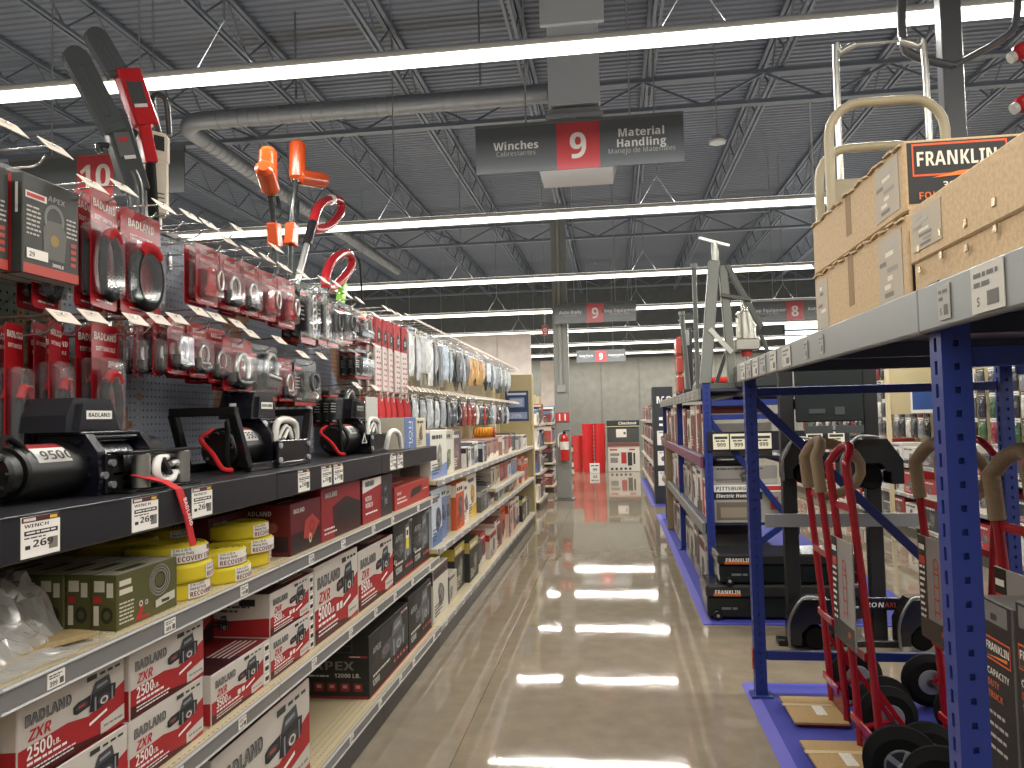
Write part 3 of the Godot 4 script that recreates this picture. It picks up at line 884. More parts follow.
# a plain retail carton: ground colour, picture block, title and small print
func shop_box(w: float, h: float, d: float, ground: String, accent: String, pic: String, sd: int, title := "") -> ArrayMesh:
	var r := RandomNumberGenerator.new(); r.seed = sd
	var c := Color(ground)
	var b := carton(w, h, d, [ground, ground, ground])
	front(b, w, d)
	b.col(accent)
	match r.randi() % 3:
		0: b.ink(0.002, h * .78, w - 0.004, h * .2, 1)
		1: b.shape([0.002, 0.002, w - 0.002, 0.002, w - 0.002, h * .3, 0.002, h * .18], 1)
		2: b.ink(0.002, 0.002, w * .3, h - 0.004, 1)
	b.col(pic)
	var cx := w * r.randf_range(.45, .62); var cy := h * r.randf_range(.36, .5); var q := minf(w, h) * .3
	var pts := []
	for i in 9:
		var a := TAU * i / 9
		var rr := q * r.randf_range(.6, 1.15)
		pts.append(cx + cos(a) * rr); pts.append(cy + sin(a) * rr)
	b.shape(pts, 2)
	b.col(Color(pic).lightened(0.3).to_html(false)).disc(cx + q * .1, cy, q * .35, 3, q * .18, 1.0, 12)
	b.col(Color(pic).darkened(0.3).to_html(false)).ink(cx - q * .6, cy - q * .3, q * .7, q * .22, 3)
	var dark_ground := c.get_luminance() < 0.35
	b.col("e8e2d8" if dark_ground else "35322f")
	if title: b.say(title, w * .08, h * .8, minf(h * .1, w * .12), 3)
	else: b.small(w * .08, h * .82, w * .7, minf(h * .08, w * .1), 3, sd)
	for i in 4: b.small(w * .07, h * (.1 + .06 * i), w * r.randf_range(.25, .5), minf(h * .025, w * .03), 4, sd + i)
	near_side(b, w, d)
	b.col(accent).ink(0.002, h * .7, d - 0.004, h * .25, 1)
	b.col("e8e2d8" if dark_ground else "35322f"); b.small(d * .1, h * .5, d * .6, h * .05, 2, sd + 7); b.small(d * .1, h * .38, d * .5, h * .05, 2, sd + 8)
	b.col(pic).ink(d * .3, h * .08, d * .45, h * .22, 2)
	return mesh_of([b, "card"])

func stand(called: String, m: ArrayMesh, label: String, cat: String, x: float, y: float, z: float, turn: float, group := "") -> MeshInstance3D:
	var o := inst(called, m, null, Vector3(x, y, z), turn)
	tag(o, label, cat, group)
	return o

# left shelves: face at x = LX - 0.05, from z1 (near) to z2 (far)
func on_left(called: String, m: ArrayMesh, label: String, z1: float, z2: float, y: float, d: float, group := "", back := 0.0, cat := "box") -> MeshInstance3D:
	return stand(called, m, label, cat, LX - 0.05 - d / 2 - back, y, (z1 + z2) / 2, PI / 2, group)

func build_left_stock() -> void:
	# --- lower shelf (0.60): winch cartons
	var y := 0.6005
	var m25 := zxr_box("2500", 0.348, 0.166, 0.30)
	on_left("winch_carton", m25, "white and red 2500 lb winch carton, lower of two beside the 3500 cartons", -1.806, -2.154, y, 0.3)
	on_left("winch_carton", m25, "white and red 2500 lb winch carton, upper of two beside the 3500 cartons", -1.81, -2.158, y + 0.1665, 0.3)
	on_left("winch_carton", m25, "white and red 2500 lb winch carton, lower of the stack under the plastic bag", -1.452, -1.80, y, 0.3)
	on_left("winch_carton", m25, "white and red 2500 lb winch carton, upper of the stack under the plastic bag", -1.455, -1.803, y + 0.1665, 0.3, "", 0.01)
	var m25b := zxr_box("2500", 0.3, 0.14, 0.3)
	on_left("winch_carton", m25b, "low 2500 lb winch carton at the shelf end, lower of two", -1.14, -1.44, y, 0.3, "", 0.03)
	on_left("winch_carton", m25b, "low 2500 lb winch carton at the shelf end, upper of two", -1.14, -1.44, y + 0.1405, 0.3, "", 0.05)
	var m35 := zxr_box("3500", 0.395, 0.15, 0.3, true, 0.05)
	on_left("winch_carton", m35, "single white and red 3500 lb carton with dark carton set back above", -2.2, -2.595, y, 0.3)
	on_left("winch_carton", m35, "white and red 3500 lb carton, lower of two before the tall 5000 carton", -2.6, -2.995, y, 0.3)
	on_left("winch_carton", m35, "white and red 3500 lb carton, upper of two before the tall 5000 carton", -2.6, -2.995, y + 0.1505, 0.3)
	var m35b := red_tool_box("", 0.37, 0.15, 0.26, 0)
	on_left("winch_carton", m35b, "dark red winch carton pushed far back on the 3500 lb carton", -2.215, -2.585, y + 0.1505, 0.26, "", 0.2)
	on_left("winch_carton", zxr_box("5000", 0.525, 0.315, 0.3, true), "tall white and red 5000 lb winch carton on the lower shelf", -3.004, -3.529, y, 0.3)
	on_left("winch_carton", zxr_box("9500", 0.575, 0.285, 0.3), "wide white and red winch carton beside the dark cartons on lower shelf", -3.537, -4.112, y, 0.3)
	var a1 := apex_box("12000", 0.405, 0.34, 0.3)
	on_left("winch_carton", a1, "black winch carton with yellow sticker on the lower shelf", -4.127, -4.532, y, 0.3)
	on_left("winch_carton", a1, "black winch carton without sticker at the lower shelf joint", -4.54, -4.945, y, 0.3)
	var st := MB.new().col("d8c63a").box(Vector3(0, 0.03, 0), Vector3(0.06, 0.06, 0.001)); st.col("e6e2d6").box(Vector3(0, 0.09, 0), Vector3(0.06, 0.06, 0.001)); st.col("3a3a3a").box(Vector3(0, 0.09, 0.0006), Vector3(0.035, 0.03, 0.0004))
	tag(put("carton_sticker", [st, "paper"], null, Vector3(-1.2155, 0.76, -4.4), PI / 2), "yellow and white sticker on the black winch carton", "sticker")
	# --- base deck (0.15)
	y = 0.1505
	on_left("winch_carton", zxr_box("9500", 0.74, 0.35, 0.36), "largest white and red winch carton on the base deck", -2.2, -2.94, y, 0.36)
	on_left("winch_carton", zxr_box("8500", 0.6, 0.33, 0.36), "white and red winch carton on base deck behind the largest one", -1.55, -2.15, y, 0.36)
	var a2 := apex_box("12000", 0.72, 0.3, 0.44)
	on_left("winch_carton", a2, "black 12000 lb winch carton beside the bare base deck", -3.68, -4.40, y, 0.44)
	var a3 := apex_box("12000", 0.56, 0.32, 0.42)
	on_left("winch_carton", a3, "black 12000 lb winch carton, second along the base deck", -4.41, -4.97, y, 0.42)
	# --- middle shelf (1.00)
	y = 1.0005
	build_bag(y)
	var gw := 0.262; var gh := 0.136; var gd := 0.07
	var b := carton(gw, gh, gd, ["55542c", "55542c", "8a8672"])
	front(b, gw, gd)
	b.col("3e3d26").disc(gw * .68, gh * .66, gh * .3, 1, gh * .12, 1.15, 24)
	for i in 9: b.col(["8b8b80", "c4c0b4", "6e6e64"][i % 3]).disc(gw * .68, gh * .66, gh * (.31 - .018 * i), 2 + i % 3, gh * (.302 - .018 * i), 1.15, 24)
	b.col("b8302c").shape([gw * .26, gh * .05, gw * .36, gh * .28, gw * .42, gh * .3, gw * .36, gh * .1, gw * .5, gh * .1, gw * .5, gh * .05], 2)
	b.col("cfcabd").disc(gw * .36, gh * .34, gh * .06, 3, gh * .03); b.disc(gw * .45, gh * .33, gh * .05, 3, gh * .025)
	b.col("c9c5b6").shape([gw * .6, gh * .14, gw * .94, gh * .2, gw * .94, gh * .36, gw * .78, gh * .34, gw * .6, gh * .28], 4)
	b.col("3b3a34").ink(gw * .7, gh * .2, gw * .14, gh * .06, 5)
	b.col("d6d0bd"); b.ink(gw * .03, gh * .78, gw * .18, gh * .1, 1); b.ink(gw * .03, gh * .62, gw * .2, gh * .1, 1)
	for i in 6: b.small(gw * .03, gh * (.1 + .07 * i), gw * .22, gh * .03, 1, i)
	near_side(b, gw, gd)
	b.col("d6d0bd").ink(gd * .12, gh * .7, gd * .4, gh * .2, 1); b.ink(gd * .6, gh * .6, gd * .25, gh * .26, 1)
	b.col("2d2c22").disc(gd * .6, gh * .28, gh * .15, 1, gh * .08, 0.8); b.col("b8302c").ink(gd * .1, gh * .5, gd * .3, gh * .12, 1); b.col("d6d0bd").ink(gd * .1, gh * .1, gd * .2, gh * .35, 1)
	top_face(b, gw, gh, gd)
	b.col("b4ae9b").ink(0.002, 0.002, gw - 0.004, gd - 0.004, 1); b.col("4c4834").ink(gw * .2, gd * .3, gw * .4, gd * .4, 2)
	var gm := mesh_of([b, "card"])
	for i in 5:
		stand("hoist_remote_carton", gm, "olive green wire rope carton, %s of five standing behind one another" % ordinal(i), "box", LX - 0.055 - gd / 2 - 0.072 * i, y, -1.90 - 0.004 * (i % 2), PI / 2)
	for i in 3:
		stand("hoist_remote_carton", gm, "olive green wire rope carton beyond the bag, %s from the shelf edge" % ordinal(i), "box", LX - 0.055 - gd / 2 - 0.072 * (i + 3.0), y, -1.62 - 0.005 * (i % 2), PI / 2)
	build_straps(y)
	on_left("shackle_carton", red_tool_box("", 0.30, 0.195, 0.2, 0), "dark red cube carton with pulleys beside the yellow straps", -2.782, -3.082, y, 0.2)
	on_left("shackle_carton", red_tool_box("", 0.30, 0.18, 0.2, 0), "dark red carton set back behind the yellow straps", -2.5, -2.8, y, 0.2, "", 0.17)
	on_left("winch_kit_carton", red_tool_box("", 0.50, 0.225, 0.26, 1), "red carton with a white top edge on the middle shelf", -3.09, -3.59, y, 0.26)
	on_left("winch_kit_carton", red_tool_box("", 0.50, 0.215, 0.26, 2), "red, white and black hitch winch carton on the middle shelf", -3.62, -4.12, y, 0.26)
	on_left("bracket_carton", red_tool_box("MOUNT", 0.80, 0.13, 0.26, 3), "long low orange-red carton at the middle shelf joint", -4.17, -4.97, y, 0.26)
	var loose := red_tool_box("", 0.3, 0.12, 0.2, 0)
	on_left("shackle_carton", loose, "dark red carton lying in the shadow behind the low red carton", -3.7, -4.0, y + 0.0, 0.2, "", 0.27)

func build_bag(y: float) -> void:
	# thin film sheets crumpled over wrapped goods
	var o := thing("plastic_bag", "crumpled clear plastic bag with a folded brown paper on the shelf", "bag", Vector3(-1.40, y, -1.47))
	var f := FastNoiseLite.new(); f.frequency = 0.05; f.seed = 21; f.fractal_octaves = 3; f.fractal_type = FastNoiseLite.FRACTAL_RIDGED
	var g2 := FastNoiseLite.new(); g2.frequency = 0.016; g2.seed = 5
	# [x0, x1, z0, z1, height, ripple]
	var sheets := [[-0.2, 0.2, 0.34, -0.22, 0.062, 0.035], [-0.24, 0.17, 0.36, -0.14, 0.085, 0.05], [-0.26, 0.06, 0.3, -0.28, 0.125, 0.05]]
	for k in 3:
		var q: Array = sheets[k]
		var b := MB.new()
		var nx := 34; var nz := 40
		var g := func(i, j):
			var u: float = float(i) / nx; var w: float = float(j) / nz
			var x := lerpf(q[0], q[1], u) + 0.02 * g2.get_noise_2d(w * 300.0, 9 + k * 40)
			var z := lerpf(q[2], q[3], w) + 0.03 * g2.get_noise_2d(u * 260.0, 4 + k * 40)
			var edge: float = smoothstep(0.0, 0.3, 1.0 - u) * smoothstep(0.0, 0.25, w) * (1.0 if k == 2 else smoothstep(0.0, 0.22, 1.0 - w))
			var h: float = 0.006 + edge * (q[4] + q[5] * (f.get_noise_2d(x * 220 + 60 * k, z * 220) - 0.3)) + 0.006 * edge * f.get_noise_2d(x * 800, z * 800)
			return Vector3(x, maxf(0.003 + 0.001 * k, h), z)
		var P := []
		for i in nx + 1:
			var row := []
			for j in nz + 1: row.append(g.call(i, j))
			P.append(row)
		for i in nx:
			for j in nz:
				b.tri(P[i][j], P[i + 1][j], P[i + 1][j + 1]); b.tri(P[i][j], P[i + 1][j + 1], P[i][j + 1])
		put("film", [b, "bag"], o)
	var p2 := MB.new().col("b39a6c")
	p2.prism(PackedVector2Array([Vector2(-0.15, 0.0), Vector2(0.02, 0.02), Vector2(0.15, 0.012), Vector2(0.17, 0.02), Vector2(0.03, 0.032), Vector2(-0.13, 0.015)]), -0.05, 0.04)
	put("brown_paper", [p2, "kraft"], o, Vector3(0.12, 0.003, -0.06), PI / 2 - 0.15)
	var gi := MB.new().col("a9a59e").box(Vector3(-0.08, 0.022, 0.05), Vector3(0.24, 0.038, 0.36), 0.012)
	gi.col("8b2a28").box(Vector3(-0.04, 0.0425, 0.06), Vector3(0.05, 0.002, 0.02)); gi.col("2c2c2c").box(Vector3(-0.02, 0.0425, 0.0), Vector3(0.06, 0.002, 0.015))
	put("wrapped_contents", [gi, "matte"], o)

func build_straps(y: float) -> void:
	# rolled yellow tow strap lying flat, with a printed sleeve
	var R := 0.115; var H := 0.05
	var b := MB.new().col("d2bd24")
	b.lathe([[0.0, 0.004], [0.02, 0.004], [0.03, H - 0.002]], 28)
	for i in 8:
		var r0 := 0.03 + (R - 0.033) * i / 8.0; var r1 := 0.03 + (R - 0.033) * (i + 1) / 8.0
		b.col("d6c22e" if i % 2 else "c4af1c").lathe([[r0, H - 0.002], [(r0 + r1) / 2, H], [r1, H - 0.003]], 28)
	b.col("d2bd24").lathe([[R - 0.003, H - 0.003], [R, H - 0.008], [R, 0.008], [R - 0.004, 0.001], [0, 0.001]], 28)
	var sleeve := MB.new().col("ece6dc")
	for s in 9:
		var a0 := -0.55 + 1.35 * s / 9.0; var a1 := -0.55 + 1.35 * (s + 1) / 9.0
		var p0 := Vector3(cos(a0), 0, sin(a0)) * (R + 0.001); var p1 := Vector3(cos(a1), 0, sin(a1)) * (R + 0.001)
		sleeve.quad(p1 + Vector3(0, 0.004, 0), p0 + Vector3(0, 0.004, 0), p0 + Vector3(0, H - 0.004, 0), p1 + Vector3(0, H - 0.004, 0))
	for row in 3:
		var txt: String = ["RECOVERY STRAP", "Heavy Duty", "2 in. x 20 ft."][row]
		var hh: float = [0.014, 0.008, 0.007][row]
		var yy: float = [0.008, 0.027, 0.038][row]
		var tmp := MB.new()
		tmp.k = C("6d2530") if row == 0 else C("4b4150")
		tmp.say(txt, 0, 0, hh)
		var wd := 0.0
		for q in tmp.v: wd = maxf(wd, q.x)
		for i in tmp.v.size():
			var q: Vector3 = tmp.v[i]
			var a := 0.75 - q.x / R
			sleeve.v.append(Vector3(cos(a) * (R + 0.0018), yy + q.y, sin(a) * (R + 0.0018)))
			sleeve.n.append(Vector3(cos(a), 0, sin(a))); sleeve.c.append(tmp.k)
	sleeve.col("4a4f63")
	for s in 2:
		var a0 := -0.3 - 0.1 * s; var a1 := a0 - 0.1
		var p0 := Vector3(cos(a0), 0, sin(a0)) * (R + 0.0018); var p1 := Vector3(cos(a1), 0, sin(a1)) * (R + 0.0018)
		sleeve.quad(p0 + Vector3(0, 0.03, 0), p1 + Vector3(0, 0.03, 0), p1 + Vector3(0, 0.044, 0), p0 + Vector3(0, 0.044, 0))
	var proto := thing("tow_strap", "rolled yellow tow strap with printed sleeve, bottom of the stack beside olive cartons", "strap", Vector3(-1.325, y, -2.15), 0.25, "rolled yellow tow straps")
	put("webbing_roll", [b, "matte"], proto)
	put("printed_sleeve", [sleeve, "paper"], proto)
	var st := [[-1.325, -2.15, 3, "beside olive cartons"], [-1.31, -2.385, 2, "at the middle of the strap row"], [-1.35, -2.625, 3, "beside the dark red cube carton"], [-1.56, -2.26, 3, "at the back of the strap row"], [-1.57, -2.50, 3, "behind, next to the pegboard side"]]
	var lv := ["bottom", "middle", "top"]
	for i in st.size():
		for k in st[i][2]:
			if i == 0 and k == 0: continue
			var nm: String = lv[k] if st[i][2] == 3 or k == 0 else "top"
			copy(proto, Vector3(st[i][0] + 0.012 * sin(i * 3.0 + k * 2), y + (H + 0.001) * k, st[i][1] + 0.01 * cos(i + k * 5.0)), [0.25, -0.1, 0.4, 0.1, -0.4][i] + 0.5 * sin(k * 2.0 + i), "rolled yellow tow strap, %s of the stack %s" % [nm, st[i][3]])

# ---------------------------------------------------------------- goods on hooks
func card_outline(w: float, h: float, r := 0.012) -> PackedVector2Array:
	var p := PackedVector2Array()
	for q in [[w / 2 - r, r, -PI / 2], [w / 2 - r, h - r, 0.0], [-w / 2 + r, h - r, PI / 2], [-w / 2 + r, r, PI]]:
		for i in 4:
			var a: float = q[2] + PI / 2 * i / 3.0
			p.append(Vector2(q[0] + cos(a) * r, q[1] + sin(a) * r))
	return p

func oval(cx: float, cy: float, z: float, rx: float, ry: float, n := 24) -> Array:
	var p := []
	for i in n:
		var a := TAU * i / n
		p.append(Vector3(cx + cos(a) * rx, cy + sin(a) * ry, z))
	return p

# kinds: soft (rope loop), bow (bow shackle), iso (red isolators), tall (long soft loop), apex, rope, chain, boxy
func pack_proto(kind: String, w: float, h: float, sd: int) -> Array:     # parts: [name, mesh]
	var out := []
	var red: bool = kind in ["soft", "bow", "iso", "tall"]
	var cd := MB.new().col("92191f" if red else "1a1a1c")
	cd.prism(card_outline(w, h), -0.001, 0.001)
	cd.t = Transform3D(Basis(), Vector3(-w / 2, 0, 0.001))
	if red:
		cd.col("a3262b").ink(w * .04, h * .02, w * .92, h * .05, 1)
		cd.col("6c1217").shape([0.004, h * .1, w - 0.004, h * .1, w - 0.004, h * .66, 0.004, h * .72], 1)
		var lh := minf(h * .075, w * .15)
		cd.col("d9d2ca").say("BADLAND", w / 2, h - lh * 2.2, lh, 2, true, 0.0, 0.88, true)
		cd.col("e2c9c4").say("SOFT SHACKLE" if kind in ["soft", "tall"] else "D-RING SHACKLE", w / 2, h - lh * 3.7, lh * .62, 2, true, 0.0, 0.82, true)
		cd.col("d8c6c0").small(w * .2, h * .05, w * .6, h * .015, 2, sd)
	else:
		var lh := minf(h * .06, w * .12)
		cd.col("c4362f").ink(w * .04, h * .78, w * .3, h * .05, 1)
		cd.col("bcb8b2").say("APEX", w * .62, h - lh * 2.0, lh, 1, true, 0.1, 1.3, true)
		cd.col("cfcac2")
		for i in 4: cd.small(w * .05, h * (.38 + .07 * i), w * .2, h * .02, 1, sd + i)
		cd.col("a92f2a").ink(0.004, h * .02, w - 0.008, h * .07, 1)
		cd.col("d9d4cc").say("10000 LB", w * .1, h * .13, h * .045, 1)
		for i in 3: cd.col("b23a33").ink(w * .82, h * (.2 + .09 * i), w * .12, h * .06, 1)
	out.append(["card", mesh_of([cd, "gloss"])])
	var pr := MB.new(); var met := MB.new()
	var bd := 0.035
	match kind:
		"soft", "tall":
			var cy := h * .36 if kind == "soft" else h * .30
			pr.col("191a1b").tube(oval(0, cy, 0.02, w * .31, h * .27 if kind == "soft" else h * .26), w * .085, 8, true)
			pr.col("9c1f26").bend([Vector3(-w * .24, cy + h * .22, 0.024), Vector3(-w * .1, cy + h * .285, 0.026), Vector3(w * .1, cy + h * .285, 0.026), Vector3(w * .24, cy + h * .22, 0.024)], w * .1, 8)
			met.col("d8d4cf").tube([Vector3(-w * .1, cy + h * .3, 0.034), Vector3(w * .12, cy + h * .3, 0.036)], w * .03, 6)
		"bow":
			var arc := []
			for i in 13:
				var a := -0.9 + (PI + 1.8) * i / 12.0
				arc.append(Vector3(cos(a) * w * .22, h * .42 + sin(a) * w * .25, 0.02))
			met.col("b4b4b2").tube(arc, w * .05, 8)
			met.tube([Vector3(-w * .24, h * .42 - w * .24, 0.02), Vector3(w * .3, h * .42 - w * .24, 0.02)], w * .045, 8)
			pr.col("17181a").bend([Vector3(-w * .3, h * .34, 0.018), Vector3(-w * .24, h * .16, 0.02), Vector3(w * .05, h * .13, 0.022), Vector3(w * .3, h * .2, 0.02)], w * .1, 8)
		"iso":
			pr.col("a5222a").lathe([[0, h * .12], [w * .26, h * .14], [w * .3, h * .24], [w * .2, h * .34], [w * .2, h * .5], [w * .24, h * .56], [w * .14, h * .62], [0, h * .62]], 12)
			for i in pr.v.size(): pr.v[i] = Vector3(pr.v[i].x, pr.v[i].y, pr.v[i].z * 0.35 + 0.02)
			met.col("c4c0bc").tube(oval(w * .16, h * .42, 0.04, w * .12, h * .16, 16), w * .035, 6, true)
		"rope":
			for i in 4: pr.col(["2f3032", "4a4b4d"][i % 2]).tube(oval(w * .1, h * .52, 0.014 + 0.008 * i, w * (.24 - .02 * i), h * (.2 - .01 * i), 18), 0.007, 6, true)
			met.col("c9c7c2").bend([Vector3(w * .1, h * .3, 0.03), Vector3(w * .22, h * .24, 0.035), Vector3(w * .18, h * .17, 0.035)], 0.008, 6)
		"apex":
			var arc2 := []
			for i in 13:
				var a := -0.6 + (PI + 1.2) * i / 12.0
				arc2.append(Vector3(w * .15 + cos(a) * w * .17, h * .58 + sin(a) * w * .2, 0.022))
			met.col("a9a8a5").tube(arc2, w * .045, 8)
			pr.col("0f1011").box(Vector3(w * .12, h * .36, 0.02), Vector3(w * .45, h * .28, 0.03), 0.008)
			met.tube([Vector3(-w * .05, h * .46, 0.03), Vector3(w * .38, h * .4, 0.03)], w * .04, 8)
		"chain":
			for i in 6: met.col("c2c0bc").tube(oval(w * (.12 + .05 * (i % 2)), h * (.2 + .11 * i), 0.022, w * .12, h * .065, 14), w * .03, 6, true)
			pr.col("1a1b1c").box(Vector3(-w * .2, h * .45, 0.015), Vector3(w * .2, h * .5, 0.02), 0.006)
	if not pr.v.is_empty(): out.append(["loop" if kind in ["soft", "tall"] else "body", mesh_of([pr, "rubber" if kind in ["soft", "tall"] else "gloss"])])
	if not met.v.is_empty(): out.append(["metal_fitting", mesh_of([met, "steel"])])
	var bl := MB.new()
	var b0 := h * .1; var b1 := h * (.72 if red else .76)
	bl.box(Vector3(0, (b0 + b1) / 2, 0.001 + bd / 2), Vector3(w * .86, b1 - b0, bd), 0.012)
	out.append(["blister", mesh_of([bl, "clear"])])
	return out

var pack_cache := {}
func hang(called: String, kind: String, label: String, z: float, top: float, w: float, h: float, count := 1, x := -1.445, turn := 0.0, group := "", cat := "pack") -> void:
	var key := "%s %.3f %.3f" % [kind, w, h]
	if not pack_cache.has(key): pack_cache[key] = pack_proto(kind, w, h, int(w * 1000 + h * 777))
	for i in count:
		var o := thing(called, ["front ", "second-in-line ", "third-in-line ", "hindmost "][i] + label if count > 1 else label, cat, Vector3(x - 0.045 * i, top - h, z + 0.004 * sin(i * 7.0 + z * 9)), PI / 2 + turn + 0.02 * sin(i * 3.0 + z * 5), group)
		for p in pack_cache[key]:
			inst(p[0], p[1], o)

func build_hanging() -> void:
	# boxed apex accessory on the first upper hooks
	var w := 0.20; var h := 0.25; var d := 0.05
	var b := carton(w, h, d, ["2d2b2a", "2d2b2a", "b0aaa2"])
	front(b, w, d)
	b.col("8d8b88").say("APEX", w * .42, h * .80, h * .055, 2, true, 0.1, 1.3)
	b.col("d6cfc8").ink(w * .04, h * .76, w * .36, h * .07, 2); b.col("b23a33").ink(w * .06, h * .775, w * .3, h * .04, 3)
	b.col("55534f").shape([w * .36, h * .2, w * .72, h * .2, w * .76, h * .5, w * .66, h * .6, w * .44, h * .6, w * .33, h * .5], 2)
	b.col("6d6b66").disc(w * .54, h * .62, h * .16, 1, h * .12, 0.9, 18)
	b.col("8a6f2c").disc(w * .54, h * .4, h * .06, 3)
	b.col("b9b3aa")
	for i in 7: b.small(w * .06, h * (.4 + .045 * i), w * .24, h * .018, 2, i)
	for i in 5: b.small(w * .76, h * (.48 + .045 * i), w * .2, h * .018, 2, i + 9)
	b.col("d9d4cc").say("2000LB", w * .5, h * .13, h * .035, 2)
	b.col("a93a2e").ink(0.002, 0.002, w - 0.004, h * .1, 2)
	for i in 4: b.ink(w * .84, h * (.18 + .07 * i), w * .1, h * .04, 2)
	b.col("e6e0d6").ink(w * .06, h * .16, w * .36, h * .1, 4); b.col("4a4642").say("29", w * .1, h * .18, h * .05, 5)
	near_side(b, w, d)
	b.col("8e2425").ink(d * .1, 0.002, d * .3, h - 0.004, 1); b.col("b9b3aa").ink(d * .6, h * .6, d * .15, h * .3, 1)
	var bm := mesh_of([b, "card"])
	for i in 3:
		stand("hanging_accessory_box", bm, "%s dark grey boxed pulley accessory on the first upper hooks" % ["front", "second-in-line", "hindmost"][i], "box", -1.445 - 0.053 * i, 1.885, -1.79 + 0.012 * i, PI / 2, "dark boxed pulley accessories")
	stand("hanging_accessory_box", bm, "dark grey boxed accessory with red edge beside the first upper hook", "box", -1.47, 1.885, -1.575, PI / 2)
	# upper row
	hang("soft_shackle_pack", "soft", "red soft shackle blister pack half hidden beside the dark boxed accessory", -1.87, 2.14, 0.13, 0.32, 2, -1.50, 0.2)
	hang("soft_shackle_pack", "soft", "red soft shackle blister pack leaning outward on the upper hooks", -2.01, 2.17, 0.15, 0.33, 2, -1.43, 0.15)
	hang("soft_shackle_pack", "soft", "widest red soft shackle pack beside the bare upper pegboard", -2.2, 2.165, 0.21, 0.32, 2)
	hang("ring_shackle_pack", "iso", "red shackle pack on the fifth upper hook past the bare pegboard", -2.6, 2.15, 0.15, 0.215, 2)
	hang("ring_shackle_pack", "bow", "red shackle pack with chrome bow on the sixth upper hook", -2.765, 2.145, 0.15, 0.205, 2)
	hang("ring_shackle_pack", "bow", "red shackle pack with black pin cover on the seventh upper hook", -2.915, 2.15, 0.14, 0.21, 3)
	hang("isolator_pack", "iso", "red isolator pack beside the dark rope packs, first of two", -3.08, 2.145, 0.16, 0.205, 2)
	hang("isolator_pack", "iso", "red isolator pack beside the dark rope packs, second of two", -3.28, 2.15, 0.18, 0.22, 2)
	hang("chain_pack", "chain", "black chain pack with white chain links on the upper hooks", -3.52, 2.17, 0.19, 0.29, 3)
	hang("chain_pack", "chain", "narrow black chain pack on the upper hooks by the ledge joint", -3.7, 2.18, 0.12, 0.29, 3)
	hang("rope_pack", "rope", "black winch rope pack with hook on the upper hooks", -3.85, 2.15, 0.15, 0.26, 4)
	hang("rope_pack", "rope", "black winch rope pack beside the clear bagged straps", -4.05, 2.15, 0.2, 0.22, 4)
	hang("tie_down_pack", "apex", "black tie down pack on the upper hooks near red strap packs", -4.33, 2.1, 0.27, 0.13, 3)
	hang("tie_down_pack", "apex", "black tie down pack hanging below another near red strap packs", -4.33, 1.92, 0.27, 0.17, 3)
	# lower row
	hang("long_shackle_pack", "tall", "tall red soft shackle pack behind the big winch motor", -1.76, 1.77, 0.11, 0.40, 2, -1.5, 0.35)
	hang("long_shackle_pack", "tall", "tall red soft shackle pack turned edge-on above the control box", -1.87, 1.785, 0.11, 0.38, 2, -1.47, 0.4)
	hang("long_shackle_pack", "tall", "tall dark red soft shackle pack squeezed between two others", -1.95, 1.765, 0.1, 0.34, 2, -1.53)
	hang("long_shackle_pack", "tall", "tall red soft shackle pack beside the small lower packs", -2.055, 1.80, 0.14, 0.35, 2, -1.46, 0.1)
	var lows := [[-2.17, 1.81, 0.1, 0.16, 0.5], [-2.27, 1.825, 0.1, 0.165, 0.45], [-2.40, 1.865, 0.145, 0.19, 0.1], [-2.54, 1.86, 0.125, 0.19, 0.0], [-2.665, 1.855, 0.12, 0.2, 0.0]]
	for i in lows.size():
		hang("bow_shackle_pack", "bow", "small red bow shackle pack on the lower hooks, %s past the tall packs" % ordinal(i), lows[i][0], lows[i][1], lows[i][2], lows[i][3], 3, -1.445, lows[i][4])
	hang("bow_shackle_pack", "bow", "larger red bow shackle pack overhanging the framed winch", -2.77, 1.83, 0.22, 0.20, 2, -1.42)
	hang("pulley_pack", "apex", "black pack with a chrome shackle above the framed winch", -3.02, 1.83, 0.29, 0.235, 3)
	hang("bow_shackle_pack", "bow", "red bow shackle pack between two black packs", -3.26, 1.79, 0.14, 0.19, 2)
	hang("pulley_pack", "rope", "black pack with coiled rope beside the orange brown poster", -3.48, 1.8, 0.27, 0.22, 3)
	hang("pulley_pack", "apex", "black pack above the small winch with silver plate", -3.98, 1.68, 0.36, 0.2, 3)
	hang("pulley_pack", "chain", "black pack with silver film beside the long strap packs", -4.3, 1.68, 0.2, 0.24, 4, -1.445, 0.3)
	# hooks for all of them
	hooks_at(1, [[-1.58, 2.16], [-1.73, 2.16], [-1.87, 2.11], [-2.0, 2.14], [-2.2, 2.14], [-1.76, 1.74], [-1.87, 1.755], [-2.055, 1.77], [-2.17, 1.785], [-2.27, 1.80], [-2.40, 1.84], [-2.515, 1.835], [-2.35, 2.15], [-2.47, 2.15]])
	hooks_at(2, [[-2.6, 2.125], [-2.765, 2.12], [-2.915, 2.125], [-3.08, 2.12], [-3.28, 2.125], [-3.52, 2.145], [-3.7, 2.155], [-2.665, 1.83], [-2.77, 1.805], [-3.02, 1.805], [-3.26, 1.765], [-3.48, 1.775], [-2.68, 2.185], [-3.0, 2.185]])
	hooks_at(3, [[-3.85, 2.125], [-4.05, 2.125], [-4.33, 2.08], [-4.33, 1.90], [-3.98, 1.655], [-4.3, 1.655], [-4.55, 2.15], [-4.7, 2.15], [-4.86, 2.15]])
	build_long_packs()
	build_outdoor_tools()

